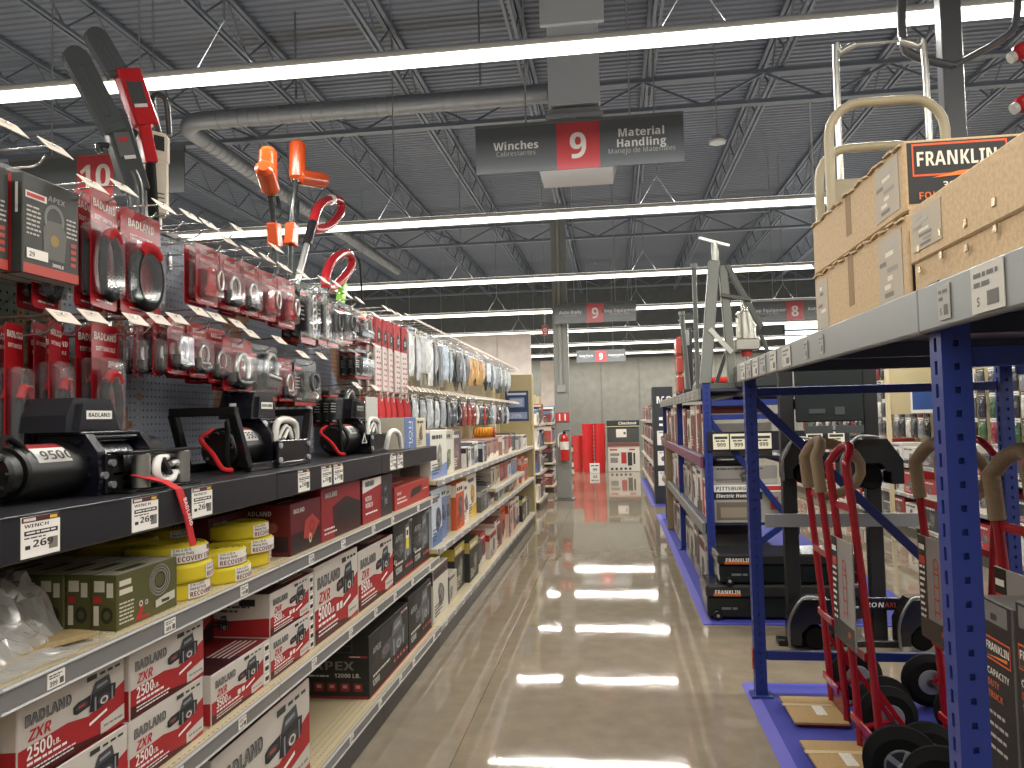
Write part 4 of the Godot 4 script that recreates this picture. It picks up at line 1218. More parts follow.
func build_long_packs() -> void:
	# long red and white strap packs
	var w := 0.11; var h := 0.7
	var b := MB.new().col("d9cfca").box(Vector3(0, h / 2 + 0.12, 0), Vector3(w, h - 0.24, 0.012), 0.003)
	b.col("b4262c").box(Vector3(0, h - 0.09, 0), Vector3(w, 0.18, 0.014), 0.003)
	b.t = Transform3D(Basis(), Vector3(-w / 2, 0, 0.0075))
	b.col("242222").shape([w * .2, h - .17, w * .95, h - .15, w * .95, h - .08, w * .5, h - .06, w * .2, h - .1], 1)
	b.col("d6cfc8").disc(w * .6, h - .115, 0.018, 2, 0.009)
	b.col("b5555a")
	for i in 9: b.small(w * .15, h * .28 + 0.035 * i, w * .28, 0.012, 1, i); 
	for i in 9: b.small(w * .58, h * .28 + 0.035 * i, w * .28, 0.012, 1, i + 20)
	var p := MB.new().col("a9222a")
	for i in 5: p.bend([Vector3(-w * .4 + w * .2 * i, 0.2, 0.004), Vector3(-w * .42 + w * .21 * i, 0.1, 0.016), Vector3(-w * .4 + w * .2 * i, 0.012, 0.006)], 0.013, 6)
	var r := MB.new().col("d9c9c4").tube(oval(0, 0.205, 0.02, 0.022, 0.03, 14), 0.004, 5, true)
	var cm := mesh_of([b, "paper"]); var pm := mesh_of([p, "matte"]); var rm := mesh_of([r, "steel"])
	var k := 0
	for q in [[-4.6, 3], [-4.74, 3], [-4.87, 3], [-5.03, 2], [-5.2, 2]]:
		for i in q[1]:
			var o := thing("strap_pack", "long red and white strap pack, %s hook of its row, %s from the tip" % [ordinal(k), ordinal(i)], "pack", Vector3(-1.44 - 0.05 * i, 1.45, q[0]), PI / 2 + 0.1 * sin(k + i * 2.0), "long red strap packs")
			inst("header_card", cm, o); inst("webbing", pm, o); inst("ring", rm, o)
		k += 1

func build_outdoor_tools() -> void:
	# tools on show on the far side of the shelving, seen above it; each stands in a cradle on a display rail
	var rail := thing("tool_display_rail", "steel display rail with cradles behind the pegboard holding yard tools", "display rail", Vector3(-2.1, 0, -4.2))
	put("rail", [MB.new().col("707274").box(Vector3(0, 2.40, 0), Vector3(0.05, 0.05, 4.2), 0.004), "paint"], rail)
	for z in [-1.9, 0.0, 1.9]: put("post", [MB.new().col("707274").box(Vector3(0, 1.19, z), Vector3(0.05, 2.375, 0.05), 0.004), "paint"], rail)
	var bx := func(b: MB, z0, y0, z1, y1, wd, th, e := 0.01):
		b.bar(Vector3(0, y0, z0), Vector3(0, y1, z1), th, wd, Vector3(1, 0, 0).cross(Vector3(0, y1 - y0, z1 - z0)).normalized())
	# grey chainsaw pruner
	var s1 := thing("pole_saw", "dark grey cordless pruning saw with grey blade cover above the red hooks", "saw", Vector3(-2.1, 2.48, -3.17), -0.6)
	var b := MB.new().col("4b4e4e")
	_scabbard(b, Vector3(0.02, 0.64, 0.28), Vector3(0.02, 0.32, 0.1), 0.105)
	put("blade_cover", [b, "gloss"], s1)
	b = MB.new().col("414444")
	b.bar(Vector3(0, 0.08, 0.0), Vector3(0, 0.40, 0.1), 0.07, 0.11, Vector3(0, 0.3, -1))
	b.col("5a5d5d").bar(Vector3(0.037, 0.22, 0.05), Vector3(0.037, 0.32, 0.08), 0.004, 0.07, Vector3(0, 0.3, -1))
	b.col("a33a38").bar(Vector3(0.039, 0.28, 0.07), Vector3(0.039, 0.30, 0.075), 0.004, 0.04, Vector3(0, 0.3, -1))
	b.col("c9c6c0").bar(Vector3(0.04, 0.21, 0.04), Vector3(0.04, 0.225, 0.045), 0.004, 0.05, Vector3(0, 0.3, -1))
	put("body", [b, "gloss"], s1)
	put("handle", [MB.new().col("3a3c3c").bend([Vector3(0, -0.08, 0.0), Vector3(0, 0.08, 0.0), Vector3(0, 0.16, 0.03)], 0.042, 10), "gloss"], s1)
	put("guard_hook", [MB.new().col("333535").bend([Vector3(0, 0.26, 0.12), Vector3(0, 0.25, 0.16), Vector3(0, 0.22, 0.15)], 0.014, 6), "gloss"], s1)
	# red pruner
	var s2 := thing("pole_saw", "red cordless pruning saw with grey blade cover pointing at the roof", "saw", Vector3(-2.1, 2.48, -3.31), -0.6)
	b = MB.new().col("55585a")
	_scabbard(b, Vector3(0.0, 0.80, 0.28), Vector3(0.0, 0.62, 0.16), 0.1)
	put("blade_cover", [b, "gloss"], s2)
	b = MB.new().col("b5262a")
	b.bar(Vector3(0, 0.42, 0.04), Vector3(0, 0.66, 0.13), 0.07, 0.11, Vector3(0, 0.3, -1))
	b.bar(Vector3(0, 0.25, 0.02), Vector3(0, 0.44, 0.06), 0.05, 0.06, Vector3(0, 0.3, -1))
	b.col("4a4c4c").bar(Vector3(0.037, 0.5, 0.08), Vector3(0.037, 0.6, 0.11), 0.004, 0.07, Vector3(0, 0.3, -1))
	b.col("dcd8d2").bar(Vector3(0.039, 0.49, 0.075), Vector3(0.039, 0.505, 0.08), 0.004, 0.06, Vector3(0, 0.3, -1))
	put("body", [b, "gloss"], s2)
	put("grip", [MB.new().col("222324").tube([Vector3(0, 0.36, 0.09), Vector3(0, 0.37, 0.12)], 0.03, 8).tube([Vector3(0, -0.08, 0.0), Vector3(0, 0.25, 0.02)], 0.025, 8), "rubber"], s2)
	# cream machine head
	var s3 := thing("trimmer_head", "cream plastic power tool head with vents and a dark label", "tool", Vector3(-2.1, 2.46, -3.4), -0.6)
	b = MB.new().col("c9bfae").box(Vector3(0, 0.22, 0.05), Vector3(0.08, 0.38, 0.11), 0.02)
	b.box(Vector3(0, 0.36, 0.05), Vector3(0.085, 0.16, 0.12), 0.02)
	b.col("333333").box(Vector3(0.043, 0.38, 0.05), Vector3(0.002, 0.07, 0.05), 0.0)
	for i in 4: b.box(Vector3(0.0405, 0.08 + 0.02 * i, 0.05), Vector3(0.002, 0.005, 0.05))
	put("body", [b, "gloss"], s3)
	put("loop_handle", [MB.new().col("3c3e3d").bend([Vector3(0, 0.44, 0.03), Vector3(0, 0.6, 0.06), Vector3(0, 0.62, 0.0), Vector3(0, 0.45, -0.02)], 0.015, 6), "gloss"], s3)
	put("spigot", [MB.new().col("c9bfae").box(Vector3(0, -0.01, 0.05), Vector3(0.04, 0.14, 0.05), 0.008), "gloss"], s3)
	# orange trimmers
	for q in [[-4.62, 3.09, -0.1, "shorter orange and black string trimmer upright among yard tools"], [-4.82, 3.3, 0.14, "taller orange and black string trimmer upright among yard tools"]]:
		var o := thing("string_trimmer", q[3], "trimmer", Vector3(-2.1, 2.42, q[0]))
		var top: float = q[1] - 2.42
		var ln: float = -q[2]
		b = MB.new().col("bd4a1f")
		b.cyl(Vector3(0, top - 0.14, ln), Vector3(0, top + 0.14, ln * 1.1), 0.055, 12, 0.022)
		var sg := signf(ln)
		b.cyl(Vector3(0.0, top - 0.12, ln - 0.03 * sg), Vector3(0.06, top - 0.04, ln + (0.2 if sg > 0 else 0.34) * sg), 0.058, 12, 0.024)
		b.col("2a2b2c").cyl(Vector3(0, top - 0.16, ln), Vector3(0, top - 0.1, ln), 0.035, 10)
		put("motor_head", [b, "gloss"], o)
		put("shaft", [MB.new().col("2e2f30").bend([Vector3(0, -0.03, 0.0), Vector3(0, top * 0.5, ln * .3), Vector3(0, top - 0.1, ln)], 0.02, 8), "gloss"], o)
		b = MB.new().col("bd4a1f").bar(Vector3(0, top * .3, ln * .15), Vector3(0, top * .3 + 0.15, ln * .35), 0.07, 0.08, Vector3(0, 0.2, -1))
		put("grip_housing", [b, "gloss"], o)
		put("trigger_loop", [MB.new().col("2a2b2c").bend([Vector3(0, top * .3 + .18, ln * .3), Vector3(0, top * .3 + .24, ln * .3 - .09), Vector3(0, top * .3 + .34, ln * .5 - .07)], 0.014, 6), "rubber"], o)
	# red loop handles
	var o1 := thing("hedge_tool", "red loop-handled tool on a silver pole behind the pegboard", "tool", Vector3(-2.1, 2.42, -4.9))
	put("pole", [MB.new().col("c9c8c4").tube([Vector3(0, -0.03, 0), Vector3(0, 0.34, -0.22)], 0.022, 10), "steel"], o1)
	put("neck", [MB.new().col("262627").tube([Vector3(0, 0.33, -0.215), Vector3(0, 0.52, -0.33)], 0.032, 10), "gloss"], o1)
	put("loop_handle", [MB.new().col("a3262c").bend([Vector3(0, 0.5, -0.33), Vector3(0, 0.67, -0.45), Vector3(0, 0.8, -0.72), Vector3(0, 0.83, -0.9), Vector3(0, 0.74, -0.9), Vector3(0, 0.58, -0.66), Vector3(0, 0.49, -0.42)], 0.034, 8, true), "gloss"], o1)
	put("white_band", [MB.new().col("e4dcd6").tube([Vector3(0, 0.775, -0.66), Vector3(0, 0.80, -0.73)], 0.038, 8), "gloss"], o1)
	var o2 := thing("hedge_tool", "red loop-handled tool low behind the hooks with black cable", "tool", Vector3(-2.1, 2.42, -5.5))
	put("loop_handle", [MB.new().col("a3262c").bend([Vector3(0, 0.12, 0.05), Vector3(0, 0.3, -0.08), Vector3(0, 0.43, -0.36), Vector3(0, 0.44, -0.52), Vector3(0, 0.36, -0.54), Vector3(0, 0.2, -0.3), Vector3(0, 0.1, -0.06)], 0.036, 8, true), "gloss"], o2)
	put("neck", [MB.new().col("262627").tube([Vector3(0, -0.03, 0.06), Vector3(0, 0.14, 0.03)], 0.03, 8), "gloss"], o2)
	put("cable", [MB.new().col("2a2a2b").bend([Vector3(0, 0.43, -0.5), Vector3(0, 0.46, -0.62), Vector3(0, 0.42, -0.75), Vector3(0, 0.1, -0.8)], 0.008, 6), "rubber"], o2)
	var o3 := thing("yard_tool", "lime green tool tip showing just above the hooks", "tool", Vector3(-2.1, 2.42, -5.75))
	put("tip", [MB.new().col("7fc43c").bar(Vector3(0, -0.02, 0), Vector3(0, 0.2, -0.1), 0.05, 0.08), "gloss"], o3)

func _scabbard(b: MB, a: Vector3, c: Vector3, w: float) -> void:
	# flat blade cover with a round end at a
	var dir := (a - c).normalized()
	var l := a.distance_to(c)
	var p := PackedVector2Array([Vector2(-w / 2, 0), Vector2(w / 2, 0)])
	for i in 9:
		var g := PI * i / 8.0
		p.append(Vector2(cos(g) * w / 2, l - w / 2 + sin(g) * w / 2))
	var keep := b.t
	var x := Vector3(1, 0, 0).cross(dir).normalized() * -1.0
	b.t = keep * Transform3D(Basis(x, dir, x.cross(dir)), c)
	b.prism(p, -0.018, 0.018)
	var kk := b.k
	b.box(Vector3(0, l * .48, 0), Vector3(w * .3, l * .62, 0.044), 0.006)
	b.box(Vector3(0, l * .02, 0), Vector3(w * 1.05, l * .05, 0.042), 0.004); b.box(Vector3(0, l * .12, 0), Vector3(w * 1.05, l * .04, 0.042), 0.004)
	b.k = kk
	b.t = keep

# ---------------------------------------------------------------- winches on the display ledge
# local frame: x runs away from the camera along the ledge, z into the aisle, base at y = 0
func build_winches() -> void:
	var y := 1.3325
	var w1 := thing("electric_winch", "large black electric winch with silver fairlead rollers and red pull strap", "winch", Vector3(-1.37, y, -1.80), PI / 2)
	w1.scale = Vector3(1.0, 0.84, 0.95)
	_winch(w1, 0.66, true, "9500", false)
	# red hook strap hanging over the ledge
	var st := MB.new().col("c4262a")
	var pts := [Vector3(0.06, 0.055, 0.14), Vector3(0.10, 0.03, 0.2), Vector3(0.14, 0.0, 0.218), Vector3(0.165, -0.08, 0.226), Vector3(0.2, -0.19, 0.224)]
	for i in pts.size() - 1:
		var a: Vector3 = pts[i]; var c: Vector3 = pts[i + 1]
		var wd := lerpf(0.02, 0.014, i / 3.0)
		st.quad(a + Vector3(-wd, 0, 0), a + Vector3(wd, 0, 0), c + Vector3(wd, 0, 0), c + Vector3(-wd, 0, 0))
		var o := Vector3(0, -0.002, -0.003)
		st.quad(a + Vector3(wd, 0, 0) + o, a + Vector3(-wd, 0, 0) + o, c + Vector3(-wd, 0, 0) + o, c + Vector3(wd, 0, 0) + o)
		st.quad(a + Vector3(-wd, 0, 0) + o, a + Vector3(-wd, 0, 0), c + Vector3(-wd, 0, 0), c + Vector3(-wd, 0, 0) + o)
		st.quad(a + Vector3(wd, 0, 0), a + Vector3(wd, 0, 0) + o, c + Vector3(wd, 0, 0) + o, c + Vector3(wd, 0, 0))
	var dn := (Vector3(pts[4]) - Vector3(pts[2])).normalized()
	st.t = Transform3D(Basis(dn, Vector3(0, 0, 1).cross(dn).normalized(), Vector3(0, 0, 1)), Vector3(0.15, -0.03, 0.2285))
	st.col("e6d8d4").say("BADLAND", 0.0, -0.008, 0.015)
	put("pull_strap", [st, "matte"], w1)
	var w2 := thing("electric_winch", "black electric winch inside a square tube frame with bolted plate", "winch", Vector3(-1.4, y, -2.83), PI / 2)
	_winch(w2, 0.62, false, "3500", true)
	var w3 := thing("electric_winch", "black winch with silver control plate and white rope hook at the ledge end", "winch", Vector3(-1.40, y, -3.95), PI / 2)
	_winch(w3, 0.62, false, "5000", false)
	# loose extras on the last winch
	put("silver_plate", [MB.new().col("c9c8c2").box(Vector3(0.08, 0.235, 0.1), Vector3(0.2, 0.13, 0.008), 0.003), "satin"], w3)
	put("rope_thimble", [MB.new().col("e2dfd8").bend([Vector3(0.1, 0.02, 0.17), Vector3(0.1, 0.1, 0.19), Vector3(0.2, 0.115, 0.19), Vector3(0.26, 0.09, 0.2), Vector3(0.3, 0.02, 0.2)], 0.014, 8), "gloss"], w3)
	var bl := MB.new().col("c9c6c0")
	bl.t = Transform3D(Basis(), Vector3(-0.22, 0.06, 0.1425))
	bl.shape([0, 0, .09, 0, .045, .055], 1); bl.col("17181a").shape([.02, .006, .07, .006, .045, .035], 2)
	put("triangle_badge", [bl, "gloss"], w3)

func _winch(o: Node3D, L: float, rollers: bool, num: String, frame: bool) -> void:
	var k := L / 0.66
	# motor on the near end, gearbox on the far end, drum between
	var mo := MB.new().col("0e0f10")
	mo.cyl(Vector3(-0.27 * k, 0.082, 0), Vector3(-0.23 * k, 0.082, 0), 0.066, 22, 0.008)
	mo.cyl(Vector3(-0.23 * k, 0.082, 0), Vector3(-0.03 * k, 0.082, 0), 0.078, 24, 0.006)
	for i in 8:
		var a := TAU * i / 8
		mo.cyl(Vector3(-0.275 * k, 0.085 + sin(a) * 0.05, cos(a) * 0.05), Vector3(-0.265 * k, 0.085 + sin(a) * 0.055, cos(a) * 0.055), 0.007, 6)
	put("motor", [mo, "paint"], o)
	var lb := MB.new()
	for s in 6:
		var a0 := 0.35 + 0.16 * s; var a1 := a0 + 0.16
		var p := func(x, a): return Vector3(x, 0.082 + sin(a) * 0.0792, cos(a) * 0.0792)
		lb.col("d2cec8" if s < 4 else "8c2428")
		lb.quad(p.call(-0.2 * k, a0), p.call(-0.09 * k, a0), p.call(-0.09 * k, a1), p.call(-0.2 * k, a1))
	put("rating_label", [lb, "paper"], o)
	lb = MB.new().col("17181a")
	lb.t = Transform3D(Basis(Vector3(1, 0, 0), Vector3(0, 0.8, -0.6), Vector3(0, 0.6, 0.8)), Vector3(-0.195 * k, 0.082 + 0.047, 0.0725))
	lb.say(num, 0.0, -0.015, 0.03, 1, true, 0.1, 1.1)
	put("rating_number", [lb, "paper"], o)
	var fr := MB.new().col("131416")
	var hexa := PackedVector2Array([Vector2(-0.1, 0.0), Vector2(0.1, 0.0), Vector2(0.105, 0.05), Vector2(0.1, 0.13), Vector2(0.06, 0.19), Vector2(-0.06, 0.19), Vector2(-0.1, 0.13), Vector2(-0.105, 0.05)])
	for px in [-0.035 * k, 0.185 * k]:
		fr.t = Transform3D(Basis(Vector3(0, 0, 1), Vector3(0, 1, 0), Vector3(-1, 0, 0)), Vector3(px + 0.03, 0, 0))
		fr.prism(hexa, 0.0, 0.03)
	fr.t = Transform3D.IDENTITY
	for q in [[0.172, 0.05], [0.172, -0.05], [0.02, 0.08], [0.02, -0.08]]:
		fr.cyl(Vector3(-0.03 * k, q[0], q[1]), Vector3(0.2 * k, q[0], q[1]), 0.014, 10)
	for q in [[0.11, 0.085], [0.06, 0.09], [0.16, 0.06]]:
		fr.cyl(Vector3(-0.045 * k, q[0], q[1] * 0.8), Vector3(-0.03 * k, q[0], q[1] * 0.8), 0.009, 8)
	fr.box(Vector3(0.075 * k, 0.185, 0.0), Vector3(0.25 * k, 0.012, 0.13), 0.004)
	put("drum_frame", [fr, "gloss"], o)
	var gb := MB.new().col("18191b").cyl(Vector3(0.2 * k, 0.09, 0), Vector3(0.31 * k, 0.09, 0), 0.085, 22, 0.01)
	gb.cyl(Vector3(0.31 * k, 0.09, 0), Vector3(0.335 * k, 0.09, 0), 0.05, 16, 0.006)
	put("gearbox", [gb, "gloss"], o)
	var dr := MB.new().col("8f9194")
	for i in 11: dr.tube(oval(0, 0, 0, 0.055, 0.055, 16).map(func(q): return Vector3(0.0 + 0.017 * k * i, 0.1 + q.y, q.x)), 0.0085, 6, true)
	dr.cyl(Vector3(0, 0.1, 0), Vector3(0.18 * k, 0.1, 0), 0.045, 16)
	put("cable_drum", [dr, "steel"], o)
	# control box
	var cb := MB.new().col("1f2022" if not frame else "1b1c1e")
	var cx := 0.03
	cb.t = Transform3D(Basis(), Vector3(cx, 0.19, -0.02))
	cb.prism(PackedVector2Array([Vector2(-0.105, 0.0), Vector2(0.105, 0.0), Vector2(0.09, 0.04), Vector2(0.068, 0.1), Vector2(-0.075, 0.102), Vector2(-0.1, 0.05)]), -0.07, 0.06)
	cb.prism(PackedVector2Array([Vector2(-0.07, 0.005), Vector2(0.085, 0.005), Vector2(0.06, 0.085), Vector2(-0.055, 0.085)]), 0.06, 0.072)
	put("control_box", [cb, "gloss"], o)
	var bd := MB.new()
	bd.t = Transform3D(Basis(), Vector3(cx - 0.045, 0.228, 0.0525))
	bd.col("e6e4dc").ink(0, 0, 0.1, 0.026, 1); bd.col("2a2b2d").say("BADLAND", 0.008, 0.007, 0.012, 2, true, 0.0, 1.1)
	put("control_box_badge", [bd, "gloss"], o)
	# cables
	var ca := MB.new().col("121314")
	ca.bend([Vector3(-0.2 * k, 0.15, 0.03), Vector3(-0.25 * k, 0.18, 0.03), Vector3(-0.31 * k, 0.14, 0.06), Vector3(-0.34 * k, 0.06, 0.07), Vector3(-0.32 * k, 0.012, 0.07)], 0.009, 6)
	ca.col("b3262a").bend([Vector3(-0.2 * k, 0.15, -0.05), Vector3(-0.29 * k, 0.12, -0.05), Vector3(-0.36 * k, 0.07, 0.03), Vector3(-0.37 * k, 0.02, 0.07), Vector3(-0.34 * k, 0.012, 0.09)], 0.009, 6)
	put("power_cables", [ca, "rubber"], o)
	if rollers:
		var fl := MB.new().col("101112")
		fl.box(Vector3(0.18, 0.06, 0.105), Vector3(0.34, 0.012, 0.012), 0.002)
		fl.box(Vector3(0.18, 0.122, 0.125), Vector3(0.34, 0.01, 0.07), 0.002)
		fl.box(Vector3(0.18, 0.005, 0.125), Vector3(0.34, 0.01, 0.07), 0.002)
		fl.box(Vector3(0.02, 0.062, 0.105), Vector3(0.07, 0.12, 0.012), 0.003)
		for q in [[0.0, 0.095], [0.0, 0.03], [-0.03, 0.06]]: fl.col("6e7072").cyl(Vector3(q[0], q[1], 0.112), Vector3(q[0], q[1], 0.122), 0.011, 10); 
		put("fairlead_plate", [fl, "gloss"], o)
		for x in [0.085, 0.275]:
			put("roller", [MB.new().col("a9a8a3").cyl(Vector3(x, 0.01, 0.14), Vector3(x, 0.118, 0.14), 0.024, 18, 0.003), "steel"], o)
		for yy in [0.03, 0.105]:
			put("roller", [MB.new().col("a9a8a3").cyl(Vector3(0.1, yy, 0.118), Vector3(0.29, yy, 0.118), 0.017, 14, 0.003), "steel"], o)
		var hk := MB.new().col("d6d4ce")
		hk.bend([Vector3(0.18, 0.1, 0.15), Vector3(0.13, 0.095, 0.16), Vector3(0.115, 0.06, 0.165), Vector3(0.135, 0.03, 0.165), Vector3(0.19, 0.028, 0.16), Vector3(0.215, 0.05, 0.155)], 0.013, 8)
		hk.bend([Vector3(0.22, 0.075, 0.14), Vector3(0.25, 0.08, 0.14), Vector3(0.262, 0.06, 0.14), Vector3(0.25, 0.04, 0.14)], 0.01, 6)
		put("hook", [hk, "gloss"], o)
		put("hook_latch", [MB.new().col("5c5a5c").bar(Vector3(0.14, 0.1, 0.165), Vector3(0.17, 0.045, 0.17), 0.02, 0.012), "steel"], o)
	else:
		var pl := MB.new().col("1b1c1e")
		pl.box(Vector3(0.1, 0.055, 0.13), Vector3(0.3, 0.10, 0.012), 0.004)
		pl.box(Vector3(0.1, 0.012, 0.11), Vector3(0.3, 0.02, 0.06), 0.003)
		for x in [-0.035, 0.235]:
			for yy in [0.03, 0.085]: pl.col("a4a4a2").cyl(Vector3(x, yy, 0.136), Vector3(x, yy, 0.144), 0.011, 10)
		put("mount_plate", [pl, "gloss"], o)
		var ln := MB.new().col("d2cfc7")
		ln.bend([Vector3(0.0, 0.1, 0.1), Vector3(0.02, 0.17, 0.1), Vector3(0.1, 0.185, 0.1), Vector3(0.19, 0.165, 0.1), Vector3(0.2, 0.1, 0.1)], 0.014, 8)
		ln.bend([Vector3(0.03, 0.11, 0.1), Vector3(0.09, 0.16, 0.105), Vector3(0.13, 0.11, 0.11)], 0.008, 6); ln.bend([Vector3(0.06, 0.11, 0.11), Vector3(0.12, 0.15, 0.105), Vector3(0.16, 0.11, 0.1)], 0.008, 6)
		put("rope_guide", [ln, "gloss"], o)
	if frame:
		for x in [-0.33, 0.33]:
			var f := MB.new().col("17181a")
			var lean := 0.0
			f.bar(Vector3(x + lean, 0.21, 0.1), Vector3(x * 0.75 + lean, 0.02, 0.11), 0.03, 0.03, Vector3(0, 0, 1))
			f.bar(Vector3(x + lean, 0.21, -0.12), Vector3(x * 0.75 + lean, 0.02, -0.12), 0.03, 0.03, Vector3(0, 0, 1))
			f.bar(Vector3(x + lean, 0.215, -0.13), Vector3(x + lean, 0.215, 0.115), 0.03, 0.03)
			f.col("b0b0ac").cyl(Vector3(x, 0.232, 0.1), Vector3(x, 0.242, 0.1), 0.012, 10)
			put("frame_loop", [f, "gloss"], o)
		var bs := MB.new().col("17181a")
		for z in [-0.12, 0.11]: bs.bar(Vector3(-0.25, 0.015, z), Vector3(0.25, 0.015, z), 0.03, 0.03)
		put("frame_base", [bs, "gloss"], o)

# ---------------------------------------------------------------- tan shelving farther along the aisle
func tan_bay(label: String, at: Vector3, turn: float, L: float, levels: Array, ht: float, depth := 0.53, first_upright := true, last_upright := false) -> Node3D:
	var o := thing("tan_shelving_bay", label, "shelving", at, turn)
	var zf := depth / 2; var zb := -depth / 2
	var bk := MB.new().col("c6b892").box(Vector3(0, ht / 2, zb - 0.006), Vector3(L, ht, 0.012))
	put("back_panel", [bk, "paint"], o)
	for sx in ([-L / 2 + 0.021] if first_upright else []) + ([L / 2 - 0.021] if last_upright else []):
		put("upright", [MB.new().col("c9bb95").box(Vector3(sx, ht / 2, zb + 0.02), Vector3(0.04, ht, 0.06), 0.004), "paint"], o)
	for y in levels:
		var s := MB.new().col("cbbd9b").box(Vector3(0, y - 0.015, 0), Vector3(L - 0.004, 0.03, depth - 0.02), 0.003)
		var sh := put("base_deck" if y < 0.2 else "shelf", [s, "paint"], o)
		put("price_rail", [MB.new().col("b9b9b6").box(Vector3(0, y - 0.017, zf), Vector3(L - 0.002, 0.045, 0.014), 0.004), "satin"], sh)
		for k in 4:
			put("price_tag", [MB.new().col("e6e1d8").box(Vector3.ZERO, Vector3(0.06, 0.034, 0.002)).col("5a5652").box(Vector3(-0.005, 0.004, 0.0012), Vector3(0.035, 0.008, 0.0006)), "paper"], sh, Vector3(-L / 2 + 0.15 + 0.3 * k, y - 0.017, zf + 0.0085))
	put("kick_plate", [MB.new().col("4a4640").box(Vector3(0, 0.055, zf - 0.02), Vector3(L, 0.11, 0.02), 0.002), "paint"], o)
	return o

func bag_pack(hex: String, w: float, h: float, sd: int, card := "e6e2da") -> ArrayMesh:
	# soft bagged goods under a folded header card
	var b := MB.new()
	var c := C(hex)
	var f := FastNoiseLite.new(); f.seed = sd; f.frequency = 0.35
	var n := 7
	var p := func(i, j, s):
		var u: float = float(i) / n; var v: float = float(j) / n
		var e: float = sin(PI * clampf(u, 0, 1)) * sin(PI * clampf(v * 0.96 + 0.02, 0, 1))
		return Vector3((u - 0.5) * w * (0.94 + 0.05 * f.get_noise_2d(j * 2.0, 3)), v * h * .86, s * (0.004 + 0.022 * pow(e, 0.6) * (1.0 + 0.8 * f.get_noise_2d(i * 2.3 + s * 9, j * 2.3))))
	for s in [1.0, -1.0]:
		for i in n:
			for j in n:
				b.k = c.darkened(0.18) if f.get_noise_2d(i * 3.1 + 40, j * 3.1) > 0.12 else c
				var q := [p.call(i, j, s), p.call(i + 1, j, s), p.call(i + 1, j + 1, s), p.call(i, j + 1, s)]
				if s > 0: b.tri(q[0], q[1], q[2]); b.tri(q[0], q[2], q[3])
				else: b.tri(q[0], q[2], q[1]); b.tri(q[0], q[3], q[2])
	b.col(card).box(Vector3(0, h * .92, 0), Vector3(w, h * .17, 0.006), 0.001)
	b.t = Transform3D(Basis(), Vector3(-w / 2, h * .84, 0.003))
	b.col("4a4a50" if Color(card).get_luminance() > 0.4 else "d8d4cc").small(w * .1, h * .07, w * .8, h * .035, 1, sd)
	return mesh_of([b, "gloss"])

